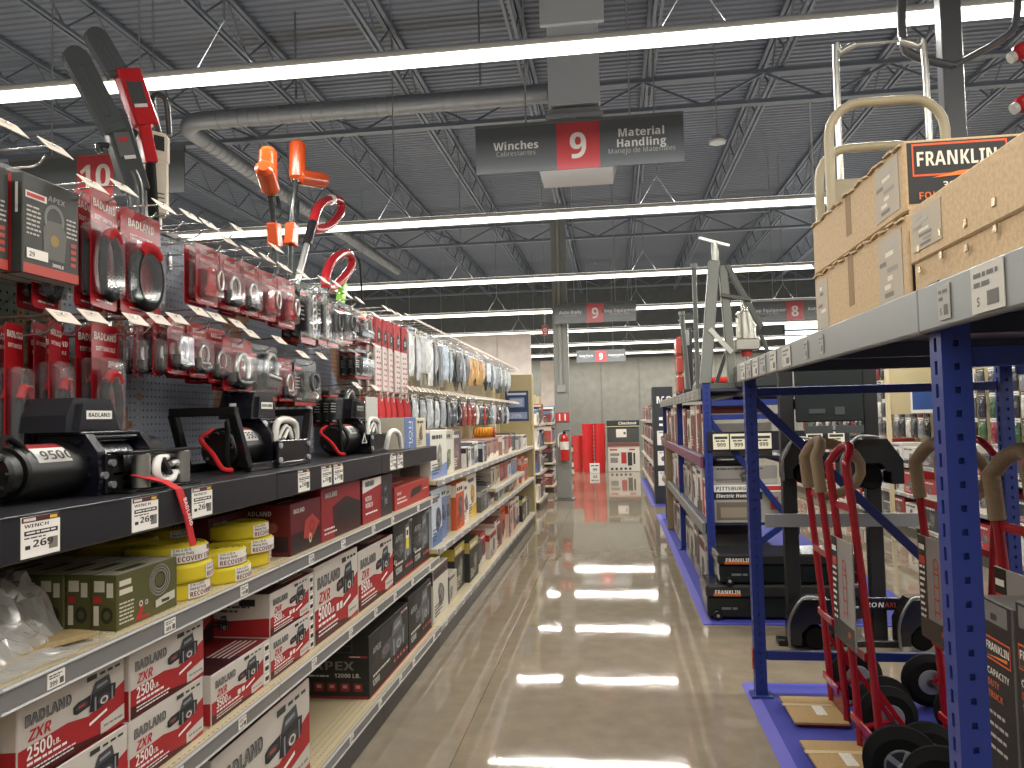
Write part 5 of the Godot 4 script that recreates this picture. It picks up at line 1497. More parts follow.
func build_far_left() -> void:
	var notes := ["with the tall holster display", "with the white bagged straps", "with the orange and tan packs", "with the yellow spool", "ending at the divider with blue poster"]
	for i in 5:
		var z := -5.0 - 1.22 * i
		var o := tan_bay("tan metal shelving bay %s" % notes[i], Vector3(-1.435, 0, z - 0.61), PI / 2, 1.22, [0.15, 0.65, 1.10], 2.25, 0.53, true, i == 4)
		# rows of wire hooks
		for row in [2.17, 1.68]:
			for k in 9:
				var h := inst("peg_hook", hook_mesh, o, Vector3(-0.55 + 0.135 * k, row, -0.262))
				inst("hook_tag", hook_tag, h)
		if i in [2, 3]:
			put("half_shelf", [MB.new().col("cbbd9b").box(Vector3(0, 0.805, 0.0), Vector3(1.2, 0.03, 0.5), 0.003).col("c4c4c0").box(Vector3(0, 0.80, 0.265), Vector3(1.2, 0.045, 0.014), 0.004), "paint"], o)
	# bagged goods on the hooks
	var top := ["e6e6e6", "d4d6d8", "cfd2d4", "f0f0ee", "a9adb2", "8f9296", "cfe0ee", "b9c4cc", "e8eaec", "6e7276", "9a9ea2", "70757c", "c9a070", "c79a58", "d0a868", "b98a50", "c9a878", "8d6a48", "e4e8ea", "5d6a78", "dfe6ea", "a4b0b8", "90989c", "e0e4e4", "7c8488", "d8dcdc", "b0b8bc", "c4ccd0"]
	var z := -5.42
	for i in top.size():
		if i in [8, 17, 22]:
			z -= 0.195
			continue
		var h := (0.36 if i < 12 else 0.3) + 0.05 * sin(i * 2.7)
		for k in 2:
			stand("bagged_strap_pack", bag_pack(top[i], 0.13 + 0.04 * absf(sin(i * 1.9)), h, i + 3, "e9e6de" if i % 3 else "b9c2cc"), "%s bagged goods on the upper hook row, %s past the red strap packs" % [["front", "rear"][k], ordinal(i)], "pack", -1.45 - 0.07 * k, 2.185 - h, z, PI / 2 + 0.14 * sin(i * 2.0 + k * 0.4), "bagged goods on the upper far hooks")
		z -= 0.195
	var low := ["b8bcc0", "9ea4a8", "c4c8ca", "d4d8da", "a8aeb2", "6c7074", "5a5e62", "3c3e42", "8c4a44", "a83c34", "7a3630", "e8e4dc", "55585c", "b23830", "44484c", "7f8488", "c0c4c8", "6a3a38", "505458", "a0a4a8", "3a3c40", "c8ccd0"]
	z = -5.5
	for i in low.size():
		for k in 2:
			stand("bagged_fitting_pack", bag_pack(low[i], 0.14 + 0.04 * absf(sin(i * 2.3)), 0.26, i + 50, "3a3c40" if i % 2 else "e9e6de"), "%s bagged fittings on the lower hook row, %s past the red strap packs" % [["front", "rear"][k], ordinal(i)], "pack", -1.45 - 0.07 * k, 1.695 - 0.26, z, PI / 2 + 0.12 * sin(i * 3.0 + k * 0.4), "bagged fittings on the lower far hooks")
		z -= 0.235
	# orange spool
	var sp := thing("cord_spool", "yellow orange spool of cord hanging near the divider panel", "spool", Vector3(-1.27, 1.30, -8.1), PI / 2)
	var b := MB.new().col("e0992c")
	for i in 7: b.tube(oval(0, 0, 0, 0.042, 0.042, 14).map(func(q): return Vector3(q.x, 0.06 + q.y, -0.2 + 0.03 * i)), 0.017, 6, true)
	put("cord", [b, "matte"], sp)
	put("flange", [MB.new().col("a8423a").cyl(Vector3(0, 0.06, 0.0), Vector3(0, 0.06, 0.01), 0.06, 18), "gloss"], sp)
	put("flange", [MB.new().col("e2d6bc").cyl(Vector3(0, 0.06, -0.23), Vector3(0, 0.06, -0.22), 0.06, 18), "gloss"], sp)
	put("hub", [MB.new().col("8a6a3a").cyl(Vector3(0, 0.06, -0.225), Vector3(0, 0.06, 0.005), 0.035, 14), "matte"], sp)
	put("wire_hanger", [MB.new().col("b8b8b4").tube([Vector3(0, 0.06, 0.012), Vector3(0, 0.2, 0.0), Vector3(0, 0.39, -0.11), Vector3(0, 0.2, -0.23), Vector3(0, 0.06, -0.232)], 0.004, 6), "steel"], sp)
	# boxes on the dark ledge and tan shelves
	var hb := carton(0.26, 0.19, 0.3, ["5b6f9e", "d8cfb8", "e6e0d2"])
	front(hb, 0.26, 0.3)
	hb.t = Transform3D(Basis(Vector3(0, -1, 0), Vector3(1, 0, 0), Vector3(0, 0, 1)), Vector3(-0.04, 0.165, 0.15))
	hb.col("dfe2e8").say("HOLT", 0.0, 0.0, 0.06, 1, false)
	hb.col("c4ccdc").small(0.0, 0.075, 0.13, 0.014, 1, 4)
	on_left("display_carton", mesh_of([hb, "card"]), "blue carton with white lettering at the end of the dark ledge", -4.40, -4.66, 1.3325, 0.3)
	on_left("display_carton", shop_box(0.24, 0.185, 0.3, "d3c8ae", "c9bc9c", "6a5a48", 5), "cream carton next to the blue one on the dark ledge", -4.67, -4.91, 1.3325, 0.3)
	var rows := {
		1.1005: [["e2e0d4", "7f93c4", "8c8a7c", 0.5, 0.33], ["d9d6c8", "b8b4a4", "7c8a6a", 0.3, 0.325], ["5a4a4e", "cdbfb0", "8c6a68", 0.4, 0.31], ["d8d4cc", "34343a", "8c8c8c", 0.22, 0.17], ["3a3c44", "9a9ea8", "6c6c70", 0.25, 0.18], ["dcdad2", "5c6478", "8a8e98", 0.28, 0.2], ["2e3036", "b4b8bc", "77777a", 0.22, 0.18], ["a88478", "e4ded4", "6a4a48", 0.5, 0.2], ["a07468", "e4ded4", "70504c", 0.5, 0.2], ["b08a7c", "e8e2d8", "744e48", 0.5, 0.21], ["a8504a", "e8e2d8", "40302e", 0.4, 0.2], ["3a3a40", "8c8c90", "5c5c60", 0.5, 0.22], ["c8c4bc", "7c7c80", "606064", 0.5, 0.18]],
		0.6505: [["c4ccd8", "5d78a8", "4a5060", 0.3, 0.38], ["7484a8", "c8ccd4", "50566a", 0.24, 0.38], ["8c8c88", "c4c0b4", "5a5a58", 0.22, 0.36], ["c85a34", "e4d8c8", "5c5a66", 0.3, 0.36], ["e0dcd0", "c8562f", "6a6878", 0.3, 0.33], ["dcd8cc", "d8b04c", "c89430", 0.45, 0.37], ["60605e", "a4a29a", "8a8880", 0.4, 0.2], ["4c4e50", "9c9c96", "70706c", 0.3, 0.22], ["a8383c", "d8ccc4", "5c2a2c", 0.28, 0.14], ["8a9a98", "d4d0c4", "58605e", 0.28, 0.13], ["c8c4b8", "7c4a48", "8a8a84", 0.3, 0.14], ["d8d4cc", "8c5c5c", "707070", 0.3, 0.13], ["b8b0a0", "8c3c3c", "6a6a64", 0.3, 0.14], ["b4a07c", "c8b890", "988860", 0.5, 0.13], ["b85048", "e0d4c8", "602c2c", 0.3, 0.36], ["c86848", "e0d4c8", "603c2c", 0.3, 0.34]],
		0.1505: [["d8d2c4", "5a4a48", "7a7670", 0.45, 0.36], ["c8c0b0", "3c3a3a", "8c8476", 0.4, 0.2], ["3a3a38", "c8b04c", "8c8874", 0.4, 0.36], ["30302e", "b8a858", "7c7864", 0.4, 0.34], ["5a5a56", "c8c4b4", "3c3c3a", 0.3, 0.25], ["a83a34", "d8d0c8", "4a2a2a", 0.3, 0.28], ["c8bcae", "a83a34", "6c6864", 0.4, 0.24], ["7c4a44", "d0b8ac", "3c2a28", 0.5, 0.3], ["c85a28", "e0d0bc", "5a3020", 0.4, 0.38], ["d8cfc4", "b44a34", "8c8680", 0.4, 0.38], ["c4604a", "e0d4c8", "60302a", 0.35, 0.36], ["d4ccc0", "5a5a60", "8c8a88", 0.5, 0.34]]}
	var shelf_word := {1.1005: "top", 0.6505: "middle", 0.1505: "bottom"}
	for y in rows:
		var zz := -5.03
		var list: Array = rows[y]
		for i in list.size():
			var r: Array = list[i]
			if zz - r[3] < -11.08: break
			on_left("shelf_carton", shop_box(r[3], r[4], 0.3, r[0], r[1], r[2], i * 7 + int(y * 10)), "retail carton on the %s tan shelf, %s from the dark ledge end" % [shelf_word[y], ordinal(i)], zz, zz - r[3], y, 0.3, "cartons on the tan shelves", 0.02 * (i % 3))
			if r[4] < 0.19 and y < 1.0 and y > 0.5:
				var m2 := shop_box(r[3] * .95, 0.19, 0.28, list[(i + 4) % list.size()][0], r[1], r[2], i + 90)
				on_left("shelf_carton", m2, "retail carton on the short upper tan shelf, %s above the middle row" % ordinal(i), zz, zz - r[3], 0.8205, 0.28, "cartons on the short tan shelf", 0.02)
			zz -= r[3] + 0.015
		# top up the row to the end
		var j := 0
		while zz > -10.6:
			var r2: Array = list[(j + 3) % list.size()]
			on_left("shelf_carton", shop_box(0.4, minf(r2[4], 0.3), 0.3, r2[0], r2[1], r2[2], j + 300), "retail carton near the divider on the %s tan shelf, %s of the last run" % [shelf_word[y], ordinal(j)], zz, zz - 0.4, y, 0.3, "cartons on the tan shelves")
			zz -= 0.415; j += 1
	# divider panel across the end, with poster
	var dv := thing("divider_panel", "tan slatted divider panel closing the end of the shelving", "panel", Vector3(-1.45, 0, -11.16))
	put("panel", [MB.new().col("b3a57e").box(Vector3(0, 1.07, 0), Vector3(0.52, 2.14, 0.03), 0.003), "paint"], dv)
	var gv := MB.new().col("b3a57e")
	for i in 10: gv.box(Vector3(0, 1.2 + 0.09 * i, 0.0155), Vector3(0.5, 0.012, 0.003))
	put("groove_strips", [gv, "paint"], dv)
	put("edge_post", [MB.new().col("c9bb95").box(Vector3(0.275, 1.07, 0), Vector3(0.03, 2.14, 0.06), 0.004), "paint"], dv)
	var po := MB.new().col("2f3f66").box(Vector3(0, 0, 0), Vector3(0.34, 0.44, 0.006), 0.001)
	po.t = Transform3D(Basis(), Vector3(-0.17, -0.22, 0.003))
	po.col("8a9ac4").ink(0.02, 0.03, 0.3, 0.1, 1); po.ink(0.06, 0.2, 0.22, 0.14, 1); po.col("c4cce0").ink(0.03, 0.38, 0.28, 0.03, 1); po.say("20%", 0.08, 0.05, 0.06, 2); po.col("a8b4d4").ink(0.09, 0.22, 0.16, 0.1, 2)
	tag(put("wall_poster", [po, "paper"], null, Vector3(-1.40, 1.68, -11.14)), "blue framed poster on the tan divider panel", "poster")
	# --- next run of tan shelving beyond the cross aisle, up to the column
	for i in 3:
		var z0 := -12.55 - 1.5 * i - (0.4 if i > 0 else 0.0)
		if i == 1: z0 = -15.4
		if i == 2: z0 = -16.9
		tan_bay("tan shelving bay beyond the cross aisle, %s from the divider" % ordinal(i), Vector3(-1.48, 0, z0 - 0.6), PI / 2, 1.4, [0.15, 0.6, 1.0, 1.4], 2.0, 0.53, true, true)
		var cols := ["d8d0c4", "3c4048", "b4544c", "4a6a98", "c8c0a8", "7c3a3c", "e0dcd4", "5a7c9c", "2c2e34"]
		for lv in 4:
			for k in 3:
				var c1: String = cols[(i * 5 + lv * 3 + k) % 9]
				var zz := z0 - 0.02 - 0.42 * k
				on_left("far_carton", shop_box(0.38, 0.24 + 0.05 * ((k + lv) % 3), 0.3, c1, cols[(k + lv + 4) % 9], "6a6a68", i * 40 + lv * 5 + k), "carton beyond the cross aisle, shelf %s up, %s bay, %s along" % [["lowest", "second", "third", "top"][lv], ordinal(i), ordinal(k)], zz, zz - 0.38, [0.1505, 0.6005, 1.0005, 1.4005][lv], 0.3, "cartons beyond the cross aisle", 0.04)

# ---------------------------------------------------------------- blue racking
const BLUE := "243378"
func rack_post(h: float, detailed := true) -> ArrayMesh:
	# open channel 70 mm square: slots toward the aisle, round holes on the flank
	var b := MB.new().col(BLUE)
	var s := 0.06
	var n := int(h / 0.05)
	b.t = Transform3D(Basis(), Vector3(-s / 2, 0, s / 2)); b.holes(s, h, 1, n, 0.012, 0.014, 0.004)
	b.t = Transform3D(Basis(Vector3(-1, 0, 0), Vector3.UP, Vector3(0, 0, -1)), Vector3(s / 2, 0, -s / 2)); b.holes(s, h, 1, n, 0.012, 0.014, 0.004)
	b.t = Transform3D(Basis(Vector3(0, 0, 1), Vector3.UP, Vector3(-1, 0, 0)), Vector3(-s / 2, 0, -s / 2)); b.holes(s, h, 1, n, 0.014, 0.03, 0.004)
	b.t = Transform3D(Basis(Vector3(0, 0, -1), Vector3.UP, Vector3(1, 0, 0)), Vector3(s / 2, 0, s / 2)); b.holes(s, h, 1, n, 0.014, 0.03, 0.004)
	b.t = Transform3D.IDENTITY
	b.col(BLUE).box(Vector3(0, h / 2, 0), Vector3(s - 0.02, h - 0.002, s - 0.02))
	b.col(BLUE).box(Vector3(0, 0.004, 0), Vector3(0.11, 0.008, 0.11), 0.002)
	b.col("1a1c22").box(Vector3(0, h + 0.006, 0), Vector3(s + 0.004, 0.012, s + 0.004), 0.003)
	return mesh_of([b, "paint"])

func rack_frame(parent: Node3D, post: ArrayMesh, z: float, x0: float, x1: float, h: float, diag: Array, y0: float) -> void:
	inst("post", post, parent, Vector3(x0 + 0.035, y0, z)); inst("post", post, parent, Vector3(x1 - 0.035, y0, z))
	for y in [0.22, h - 0.14]:
		put("cross_brace", [MB.new().col(BLUE).box(Vector3((x0 + x1) / 2, y, z), Vector3(x1 - x0 - 0.14, 0.045, 0.03), 0.003), "paint"], parent)
	for d in diag:
		put("diagonal_brace", [MB.new().col("1a2762").bar(Vector3(d[0], d[1], z), Vector3(d[2], d[3], z), 0.045, 0.025, Vector3(0, 0, 1)), "paint"], parent)

func beam_labels(parent: Node3D, x: float, y: float, list: Array) -> void:   # [z, w, h, kind]
	for q in list:
		var b := MB.new().col(["9c9993", "b8b4aa", "8b8d8c"][q[3]]).box(Vector3.ZERO, Vector3(q[1], q[2], 0.0015))
		b.t = Transform3D(Basis(), Vector3(-q[1] / 2, -q[2] / 2, 0.0008))
		b.col("5a5854"); b.small(q[1] * .1, q[2] * .75, q[1] * .75, q[2] * .1, 1, int(q[0] * -100)); b.small(q[1] * .1, q[2] * .55, q[1] * .5, q[2] * .1, 1, 3)
		b.ink(q[1] * .5, q[2] * .12, q[1] * .35, q[2] * .3, 1); b.say("S", q[1] * .18, q[2] * .14, q[2] * .2, 1)
		put("shelf_label", [b, "paper"], parent, Vector3(x, y, q[0]), -PI / 2)

func build_right() -> void:
	# --- mats
	var mats := [[0.655, 2.35, -0.6, -4.46, "purple blue floor mat under the hand trucks"], [0.585, 2.2, -5.67, -11.85, "purple blue floor mat under the second rack row"], [0.57, 1.6, -12.9, -18.5, "purple blue floor mat under the far display tower"]]
	for m in mats:
		var w: float = m[1] - m[0]; var d: float = m[2] - m[3]
		var o := thing("floor_mat", m[4], "mat", Vector3((m[0] + m[1]) / 2, 0, (m[2] + m[3]) / 2))
		put("mat", [MB.new().col("34358c").box(Vector3(0.03, 0.006, 0), Vector3(w - 0.06, 0.012, d - 0.08), 0.0), "matte"], o)
		var e := MB.new().col("5b58a8")
		e.prism(PackedVector2Array([Vector2(-w / 2, 0.0), Vector2(-w / 2 + 0.06, 0.0), Vector2(-w / 2 + 0.06, 0.013), Vector2(-w / 2 + 0.01, 0.006)]), -d / 2, d / 2)
		put("bevelled_edge", [e, "matte"], o)
		var e2 := MB.new().col("4a4aa8")
		for s in [-1.0, 1.0]: e2.box(Vector3(0.03, 0.005, s * (d / 2 - 0.02)), Vector3(w - 0.06, 0.01, 0.04), 0.003)
		put("end_strip", [e2, "matte"], o)
	# --- first rack
	var r := thing("pallet_rack", "blue pallet rack with grey label beam over the red hand trucks", "rack", Vector3(0, 0, 0))
	var post := rack_post(1.75)
	rack_frame(r, post, -1.77, 0.69, 2.03, 1.75, [[1.985, 1.52, 0.735, 0.52]], 0.0125)
	rack_frame(r, post, -4.26, 0.69, 2.03, 1.75, [[0.735, 1.58, 1.985, 0.29]], 0.0125)
	rack_frame(r, post, 0.72, 0.69, 2.03, 1.75, [[0.735, 1.58, 1.985, 0.29]], 0.0)
	var spans := [[-1.77, -4.26], [0.72, -1.77]]
	for s in spans:
		var zc: float = (s[0] + s[1]) / 2; var L: float = s[0] - s[1] - 0.072
		var bm := MB.new().col("787a78").box(Vector3(0.676, 1.712, zc), Vector3(0.026, 0.096, L + 0.07), 0.004)
		bm.col("858784").box(Vector3(0.70, 1.757, zc), Vector3(0.05, 0.008, L), 0.002)
		put("label_beam", [bm, "paint"], r)
		put("rear_beam", [MB.new().col(BLUE).box(Vector3(2.05, 1.71, zc), Vector3(0.03, 0.1, L), 0.004), "paint"], r)
		for k in 6:
			put("deck_panel", [MB.new().col("34364a").box(Vector3(1.36, 1.745, s[0] - 0.06 - L / 6 * (k + 0.5)), Vector3(1.30, 0.02, L / 6 - 0.004), 0.002), "paint"], r)
		for k in 3:
			put("deck_joist", [MB.new().col("2a2c3c").box(Vector3(1.36, 1.71, s[0] - 0.3 - L / 3 * k), Vector3(1.3, 0.05, 0.04), 0.002), "paint"], r)
	beam_labels(r, 0.6605, 1.712, [[-1.45, 0.12, 0.085, 1], [-1.63, 0.055, 0.07, 0], [-2.55, 0.05, 0.06, 0], [-2.75, 0.05, 0.06, 0], [-3.05, 0.14, 0.075, 1], [-3.3, 0.12, 0.08, 1], [-3.52, 0.12, 0.08, 0], [-3.7, 0.12, 0.08, 1], [-3.88, 0.12, 0.08, 0], [-4.05, 0.12, 0.08, 1]])
	for q in [[1.145, 1.06], [1.05, 1.04]]:
		put("hanging_rail", [MB.new().col("2a2c2e").box(Vector3(q[1], q[0], -1.3), Vector3(0.04, 0.045, 1.05), 0.004), "paint"], r)
	put("rail_bracket", [MB.new().col("2a2c2e").box(Vector3(1.05, 1.42, -0.85), Vector3(0.03, 0.6, 0.04), 0.003), "paint"], r)
	put("rail_bracket", [MB.new().col("2a2c2e").box(Vector3(1.05, 1.42, -1.81), Vector3(0.03, 0.6, 0.03), 0.003), "paint"], r)
	# red sticker at the post foot
	put("red_sticker", [MB.new().col("b0403a").box(Vector3(0.689, 0.2, -4.262), Vector3(0.002, 0.11, 0.04)), "paper"], r)
	# --- second rack row
	var r2 := thing("pallet_rack", "blue pallet rack row filled with cartons behind the black tool chests", "rack", Vector3(0, 0, 0))
	var post2 := rack_post(1.72)
	for z in [-6.22, -8.75, -11.28]:
		rack_frame(r2, post2, z, 0.69, 1.37, 1.72, [[0.735, 1.46, 1.325, 0.66], [1.325, 0.66, 0.735, 0.24]], 0.0125)
		put("upper_brace", [MB.new().col(BLUE).box(Vector3(1.03, 1.47, z), Vector3(0.54, 0.04, 0.03), 0.003), "paint"], r2)
	for z0 in [-6.22, -8.75]:
		for y in [1.655, 1.12, 0.60]:
			put("label_beam", [MB.new().col("787a78" if y != 1.12 else "6a3f5a").box(Vector3(0.676, y, z0 - 1.265), Vector3(0.026, 0.09, 2.53), 0.004), "paint"], r2)
			put("deck_panel", [MB.new().col("3c3e52").box(Vector3(1.03, y + 0.03, z0 - 1.265), Vector3(0.66, 0.02, 2.44), 0.003), "paint"], r2)
			put("rear_beam", [MB.new().col(BLUE).box(Vector3(1.385, y, z0 - 1.265), Vector3(0.026, 0.09, 2.53), 0.004), "paint"], r2)
		var ll := []
		for k in 11: ll.append([z0 - 0.25 - 0.2 * k, 0.12, 0.07, k % 2])
		beam_labels(r2, 0.6605, 1.655, ll)
	# sign cards along the end frame
	for q in [[0.82, "c"], [0.95, "c"], [1.14, "c"], [1.52, "c"], [1.68, "c"]]:
		var b := MB.new().col("e6e0c8").box(Vector3.ZERO, Vector3(0.12, 0.12, 0.003))
		b.t = Transform3D(Basis(), Vector3(-0.06, -0.06, 0.0018)); b.col("3a3834").ink(0.01, 0.08, 0.1, 0.02, 1); b.small(0.02, 0.06, 0.07, 0.01, 1, 3); b.say("999", 0.03, 0.02, 0.03, 1)
		put("price_sign", [b, "paper"], r2, Vector3(q[0], 1.28, -6.17))
	put("sign_bar", [MB.new().col("24262c").box(Vector3(1.25, 1.28, -6.18), Vector3(1.06, 0.15, 0.012), 0.002), "paint"], r2)

func kraft_box(label: String, at: Vector3, w: float, h: float, d: float, face: Callable) -> Node3D:
	var o := thing("kraft_carton", label, "box", at)
	put("body", [MB.new().col("c9ab82").box(Vector3(0, h / 2, 0), Vector3(w, h, d), 0.004), "kraft"], o)
	face.call(o, w, h, d)
	return o

func sticker(o: Node3D, called: String, at: Vector3, turn: float, w: float, h: float, sd: int) -> void:
	var b := MB.new().col("a89c88").box(Vector3.ZERO, Vector3(w, h, 0.0012))
	b.t = Transform3D(Basis(), Vector3(-w / 2, -h / 2, 0.0008))
	var r := RandomNumberGenerator.new(); r.seed = sd
	for i in 7:
		b.col(["8d8478", "d2cabb", "a2a09a", "6d675e"][r.randi() % 4]).ink(w * r.randf_range(.05, .5), h * (.08 + .12 * i), w * r.randf_range(.2, .45), h * .07, 1)
	put(called, [b, "paper"], o, at, turn)

func build_right_stock() -> void:
	# cartons on the top deck
	var y := 1.7555
	kraft_box("near kraft carton with stapled lid seam on the rack top", Vector3(1.02, y, -1.38), 0.6, 0.215, 1.1, func(o, w, h, d):
		put("lid", [MB.new().col("cdb088").box(Vector3(-0.004, h - 0.062, 0), Vector3(w + 0.006, 0.132, d + 0.006), 0.004), "kraft"], o)
		for k in 9:
			for yy in [0.065, 0.115]:
				put("staple", [MB.new().col("a8977a").box(Vector3(-w / 2 - 0.008, yy + 0.01 * (k % 2), -0.5 + 0.12 * k), Vector3(0.004, 0.016, 0.014), 0.001), "steel"], o)
		sticker(o, "shipping_label", Vector3(-w / 2 - 0.0085, 0.155, -0.45), -PI / 2, 0.16, 0.09, 3))
	for k in 2:
		kraft_box(["lower kraft carton of folding platform trucks on the rack top", "upper kraft carton with black and orange brand panel on the rack top"][k], Vector3(1.03, y + 0.0 + 0.225 * k, -2.395), 0.62, 0.218 if k == 0 else 0.175, 0.86, func(o, w, h, d):
			var b := MB.new()
			b.t = Transform3D(Basis(), Vector3(-w / 2, 0, d / 2 + 0.0005))
			b.col("262423").ink(w * .012, h * .1, w * .96, h * .86, 1)
			b.col("d8552a").shape([w * .03, h * .48, w * .38, h * .48, w * .38, h * .94, w * .03, h * .94], 2)
			b.col("262423").shape([w * .036, h * .51, w * .374, h * .51, w * .374, h * .91, w * .036, h * .91], 3)
			b.col("e0792f").shape([w * .1, h * .45, w * .35, h * .5, w * .36, h * .57, w * .2, h * .53], 4)
			b.col("ddd4c4").say("FRANKLIN", w * .047, h * .62, h * .2, 5, true, 0.0, 0.77)
			b.say("36 in. x 24 in.", w * .14, h * .29, h * .10, 5)
			b.col("c8632f").say("FOLDING PLATFORM TRUCK", w * .05, h * .155, h * .10, 5)
			put("brand_panel", [b, "card"], o)
			put("tape_strip", [MB.new().col("94744a").box(Vector3(-w / 2 - 0.0005, h * .62, -0.02), Vector3(0.001, h * .7, 0.05)), "kraft"], o)
			sticker(o, "shipping_label", Vector3(-w / 2 - 0.001, h * .5, d * .36), -PI / 2, 0.17, h * .8, 7)
			if k == 0: sticker(o, "shipping_label", Vector3(-w / 2 - 0.001, h * .5, -d * .4), -PI / 2, 0.14, h * .75, 8)
			var fl := MB.new().col("c4ab86")
			for i in 14: fl.bar(Vector3(-w / 2 - 0.002, h - 0.004 + 0.004 * sin(i * 2.3), -d / 2 + d * i / 14.0), Vector3(-w / 2 - 0.002, h - 0.004 + 0.006 * sin(i * 3.1 + 1), -d / 2 + d * (i + 0.8) / 14.0), 0.012, 0.006)
			put("frayed_edge", [fl, "kraft"], o))
	# folded platform truck handles, beige tube
	var pt := thing("platform_truck", "beige folded platform truck with two tall loop handles on the rack", "platform truck", Vector3(1.05, y, -3.05))
	for q in [[0.0, 0.92], [0.16, 0.8]]:
		var b := MB.new().col("b5a98c")
		var pts := [Vector3(-0.2, 0.03, q[0] * -1), Vector3(-0.2, q[1] - 0.12, q[0] * -1)]
		for i in 6:
			var a := PI / 2 * i / 5.0
			pts.append(Vector3(-0.08 - 0.12 * cos(a), q[1] - 0.12 + 0.12 * sin(a), q[0] * -1))
		for i in 6:
			var a := PI / 2 * i / 5.0
			pts.append(Vector3(0.1 + 0.12 * sin(a), q[1] - 0.12 + 0.12 * cos(a), q[0] * -1))
		pts.append(Vector3(0.22, 0.03, q[0] * -1))
		put("loop_handle", [b.tube(pts, 0.018, 10), "paint"], pt)
	put("panel", [MB.new().col("a89c80").box(Vector3(0.01, 0.35, -0.08), Vector3(0.36, 0.6, 0.03), 0.006), "paint"], pt)
	var wt := thing("folding_cart", "white metal folding hand cart frame standing behind the beige handles", "cart", Vector3(1.17, y, -3.4))
	var wb := MB.new().col("d6d4cc")
	wb.bend([Vector3(-0.18, 0.02, 0), Vector3(-0.18, 1.22, 0), Vector3(-0.16, 1.28, 0), Vector3(-0.1, 1.31, 0)], 0.014, 8)
	wb.bend([Vector3(0.18, 0.02, 0), Vector3(0.18, 1.2, 0), Vector3(0.15, 1.28, 0), Vector3(0.08, 1.31, 0)], 0.014, 8)
	wb.tube([Vector3(-0.1, 1.31, 0), Vector3(0.08, 1.31, 0)], 0.006, 6)
	wb.bar(Vector3(-0.18, 0.6, 0), Vector3(0.18, 0.6, 0), 0.02, 0.02).bar(Vector3(-0.18, 0.2, 0), Vector3(0.18, 0.2, 0), 0.02, 0.02)
	put("frame", [wb, "steel"], wt)
	put("toe_plate", [MB.new().col("c4c2ba").box(Vector3(0, 0.012, 0.06), Vector3(0.34, 0.02, 0.14), 0.003), "steel"], wt)
	# tall display post with arms and grips
	var ds := thing("display_stand", "dark grey display post with spreading arms and hanging red grips", "display stand", Vector3(1.56, y, -3.66))
	put("post", [MB.new().col("55585a").box(Vector3(0, 0.9, 0), Vector3(0.09, 1.8, 0.07), 0.006), "paint"], ds)
	put("base", [MB.new().col("3a3c3e").box(Vector3(0, 0.012, 0), Vector3(0.5, 0.024, 0.4), 0.004), "paint"], ds)
	put("arm", [MB.new().col("55585a").bend([Vector3(0, 1.28, 0.03), Vector3(-0.16, 1.34, 0.03), Vector3(-0.21, 1.42, 0.03), Vector3(-0.2, 1.7, 0.03)], 0.02, 8), "paint"], ds)
	put("arm", [MB.new().col("55585a").bend([Vector3(0, 1.28, 0.03), Vector3(0.2, 1.38, 0.03), Vector3(0.27, 1.46, 0.03), Vector3(0.29, 1.7, 0.03)], 0.016, 8), "paint"], ds)
	put("rail", [MB.new().col("3a3c3e").bar(Vector3(0.33, 0.2, 0.03), Vector3(0.33, 1.5, 0.03), 0.03, 0.03).bar(Vector3(0, 0.25, 0.03), Vector3(0.33, 0.25, 0.03), 0.03, 0.03), "paint"], ds)
	for q in [[1.33, "b8282c"], [1.1, "b8282c"], [0.88, "2c34a4"]]:
		var g := MB.new().col(q[1])
		g.t = Transform3D(Basis(Vector3(0, 0, 1), 0.5), Vector3(0.31, q[0], 0.06))
		g.box(Vector3(0, 0, 0), Vector3(0.16, 0.07, 0.06), 0.016)
		g.col("c9c6c2").cyl(Vector3(-0.1, 0, 0), Vector3(-0.08, 0, 0), 0.025, 10)
		put("coloured_grip", [g, "gloss"], ds)
	# cartons behind the near post: hand-truck packs standing on the mat
	for k in 2:
		var w := 0.56; var h := 0.97 - 0.03 * k; var d := 0.17
		var b := carton(w, h, d, ["5f5b56", "1d1c1b", "5f5b56"], 0.004)
		near_side(b, w, d)
		b.col("6d6a66").ink(d * .1, h * .93, d * .75, h * .06, 1)
		b.col("35332f").ink(d * .3, h * .94, d * .2, h * .02, 2)
		b.col("d8552a").ink(d * .05, h * .815, d * .85, h * .07, 1); b.col("262423").ink(d * .07, h * .82, d * .81, h * .06, 2)
		b.col("e0d8cc").say("FRANKLIN", d * .1, h * .845, h * .024, 3, true, 0.0, 0.85)
		b.col("e0792f").shape([d * .1, h * .826, d * .8, h * .83, d * .8, h * .84], 3)
		b.col("d8d2c8").say("CAPACITY", d * .1, h * .77, h * .02, 2); b.col("c8632f").say("DUTY", d * .1, h * .735, h * .02, 2); b.say("TRUCK", d * .1, h * .70, h * .02, 2)
		b.col("a8a29a")
		for i in 4: b.small(d * .1, h * (.65 - .035 * i), d * .6, h * .01, 2, i)
		front(b, w, d)
		b.col("3a3836")
		for s in [0.22, 0.62]:
			for i in 2: b.ink(w * (s + .12 * i), h * .1, w * .015, h * .52, 2)
			for i in 4: b.ink(w * s, h * (.15 + .13 * i), w * .13, h * .012, 2)
			b.disc(w * (s + .067), h * .62, w * .068, 2, w * .052, 1.0, 18)
		b.col("d8c23a").ink(w * .02, h * .86, w * .35, h * .05, 2); b.col("dcd6ca").ink(w * .02, h * .74, w * .35, h * .12, 2)
		b.col("2c2a28")
		for i in 16: b.ink(w * (.04 + .02 * i), h * .76, w * .008, h * .07, 3)
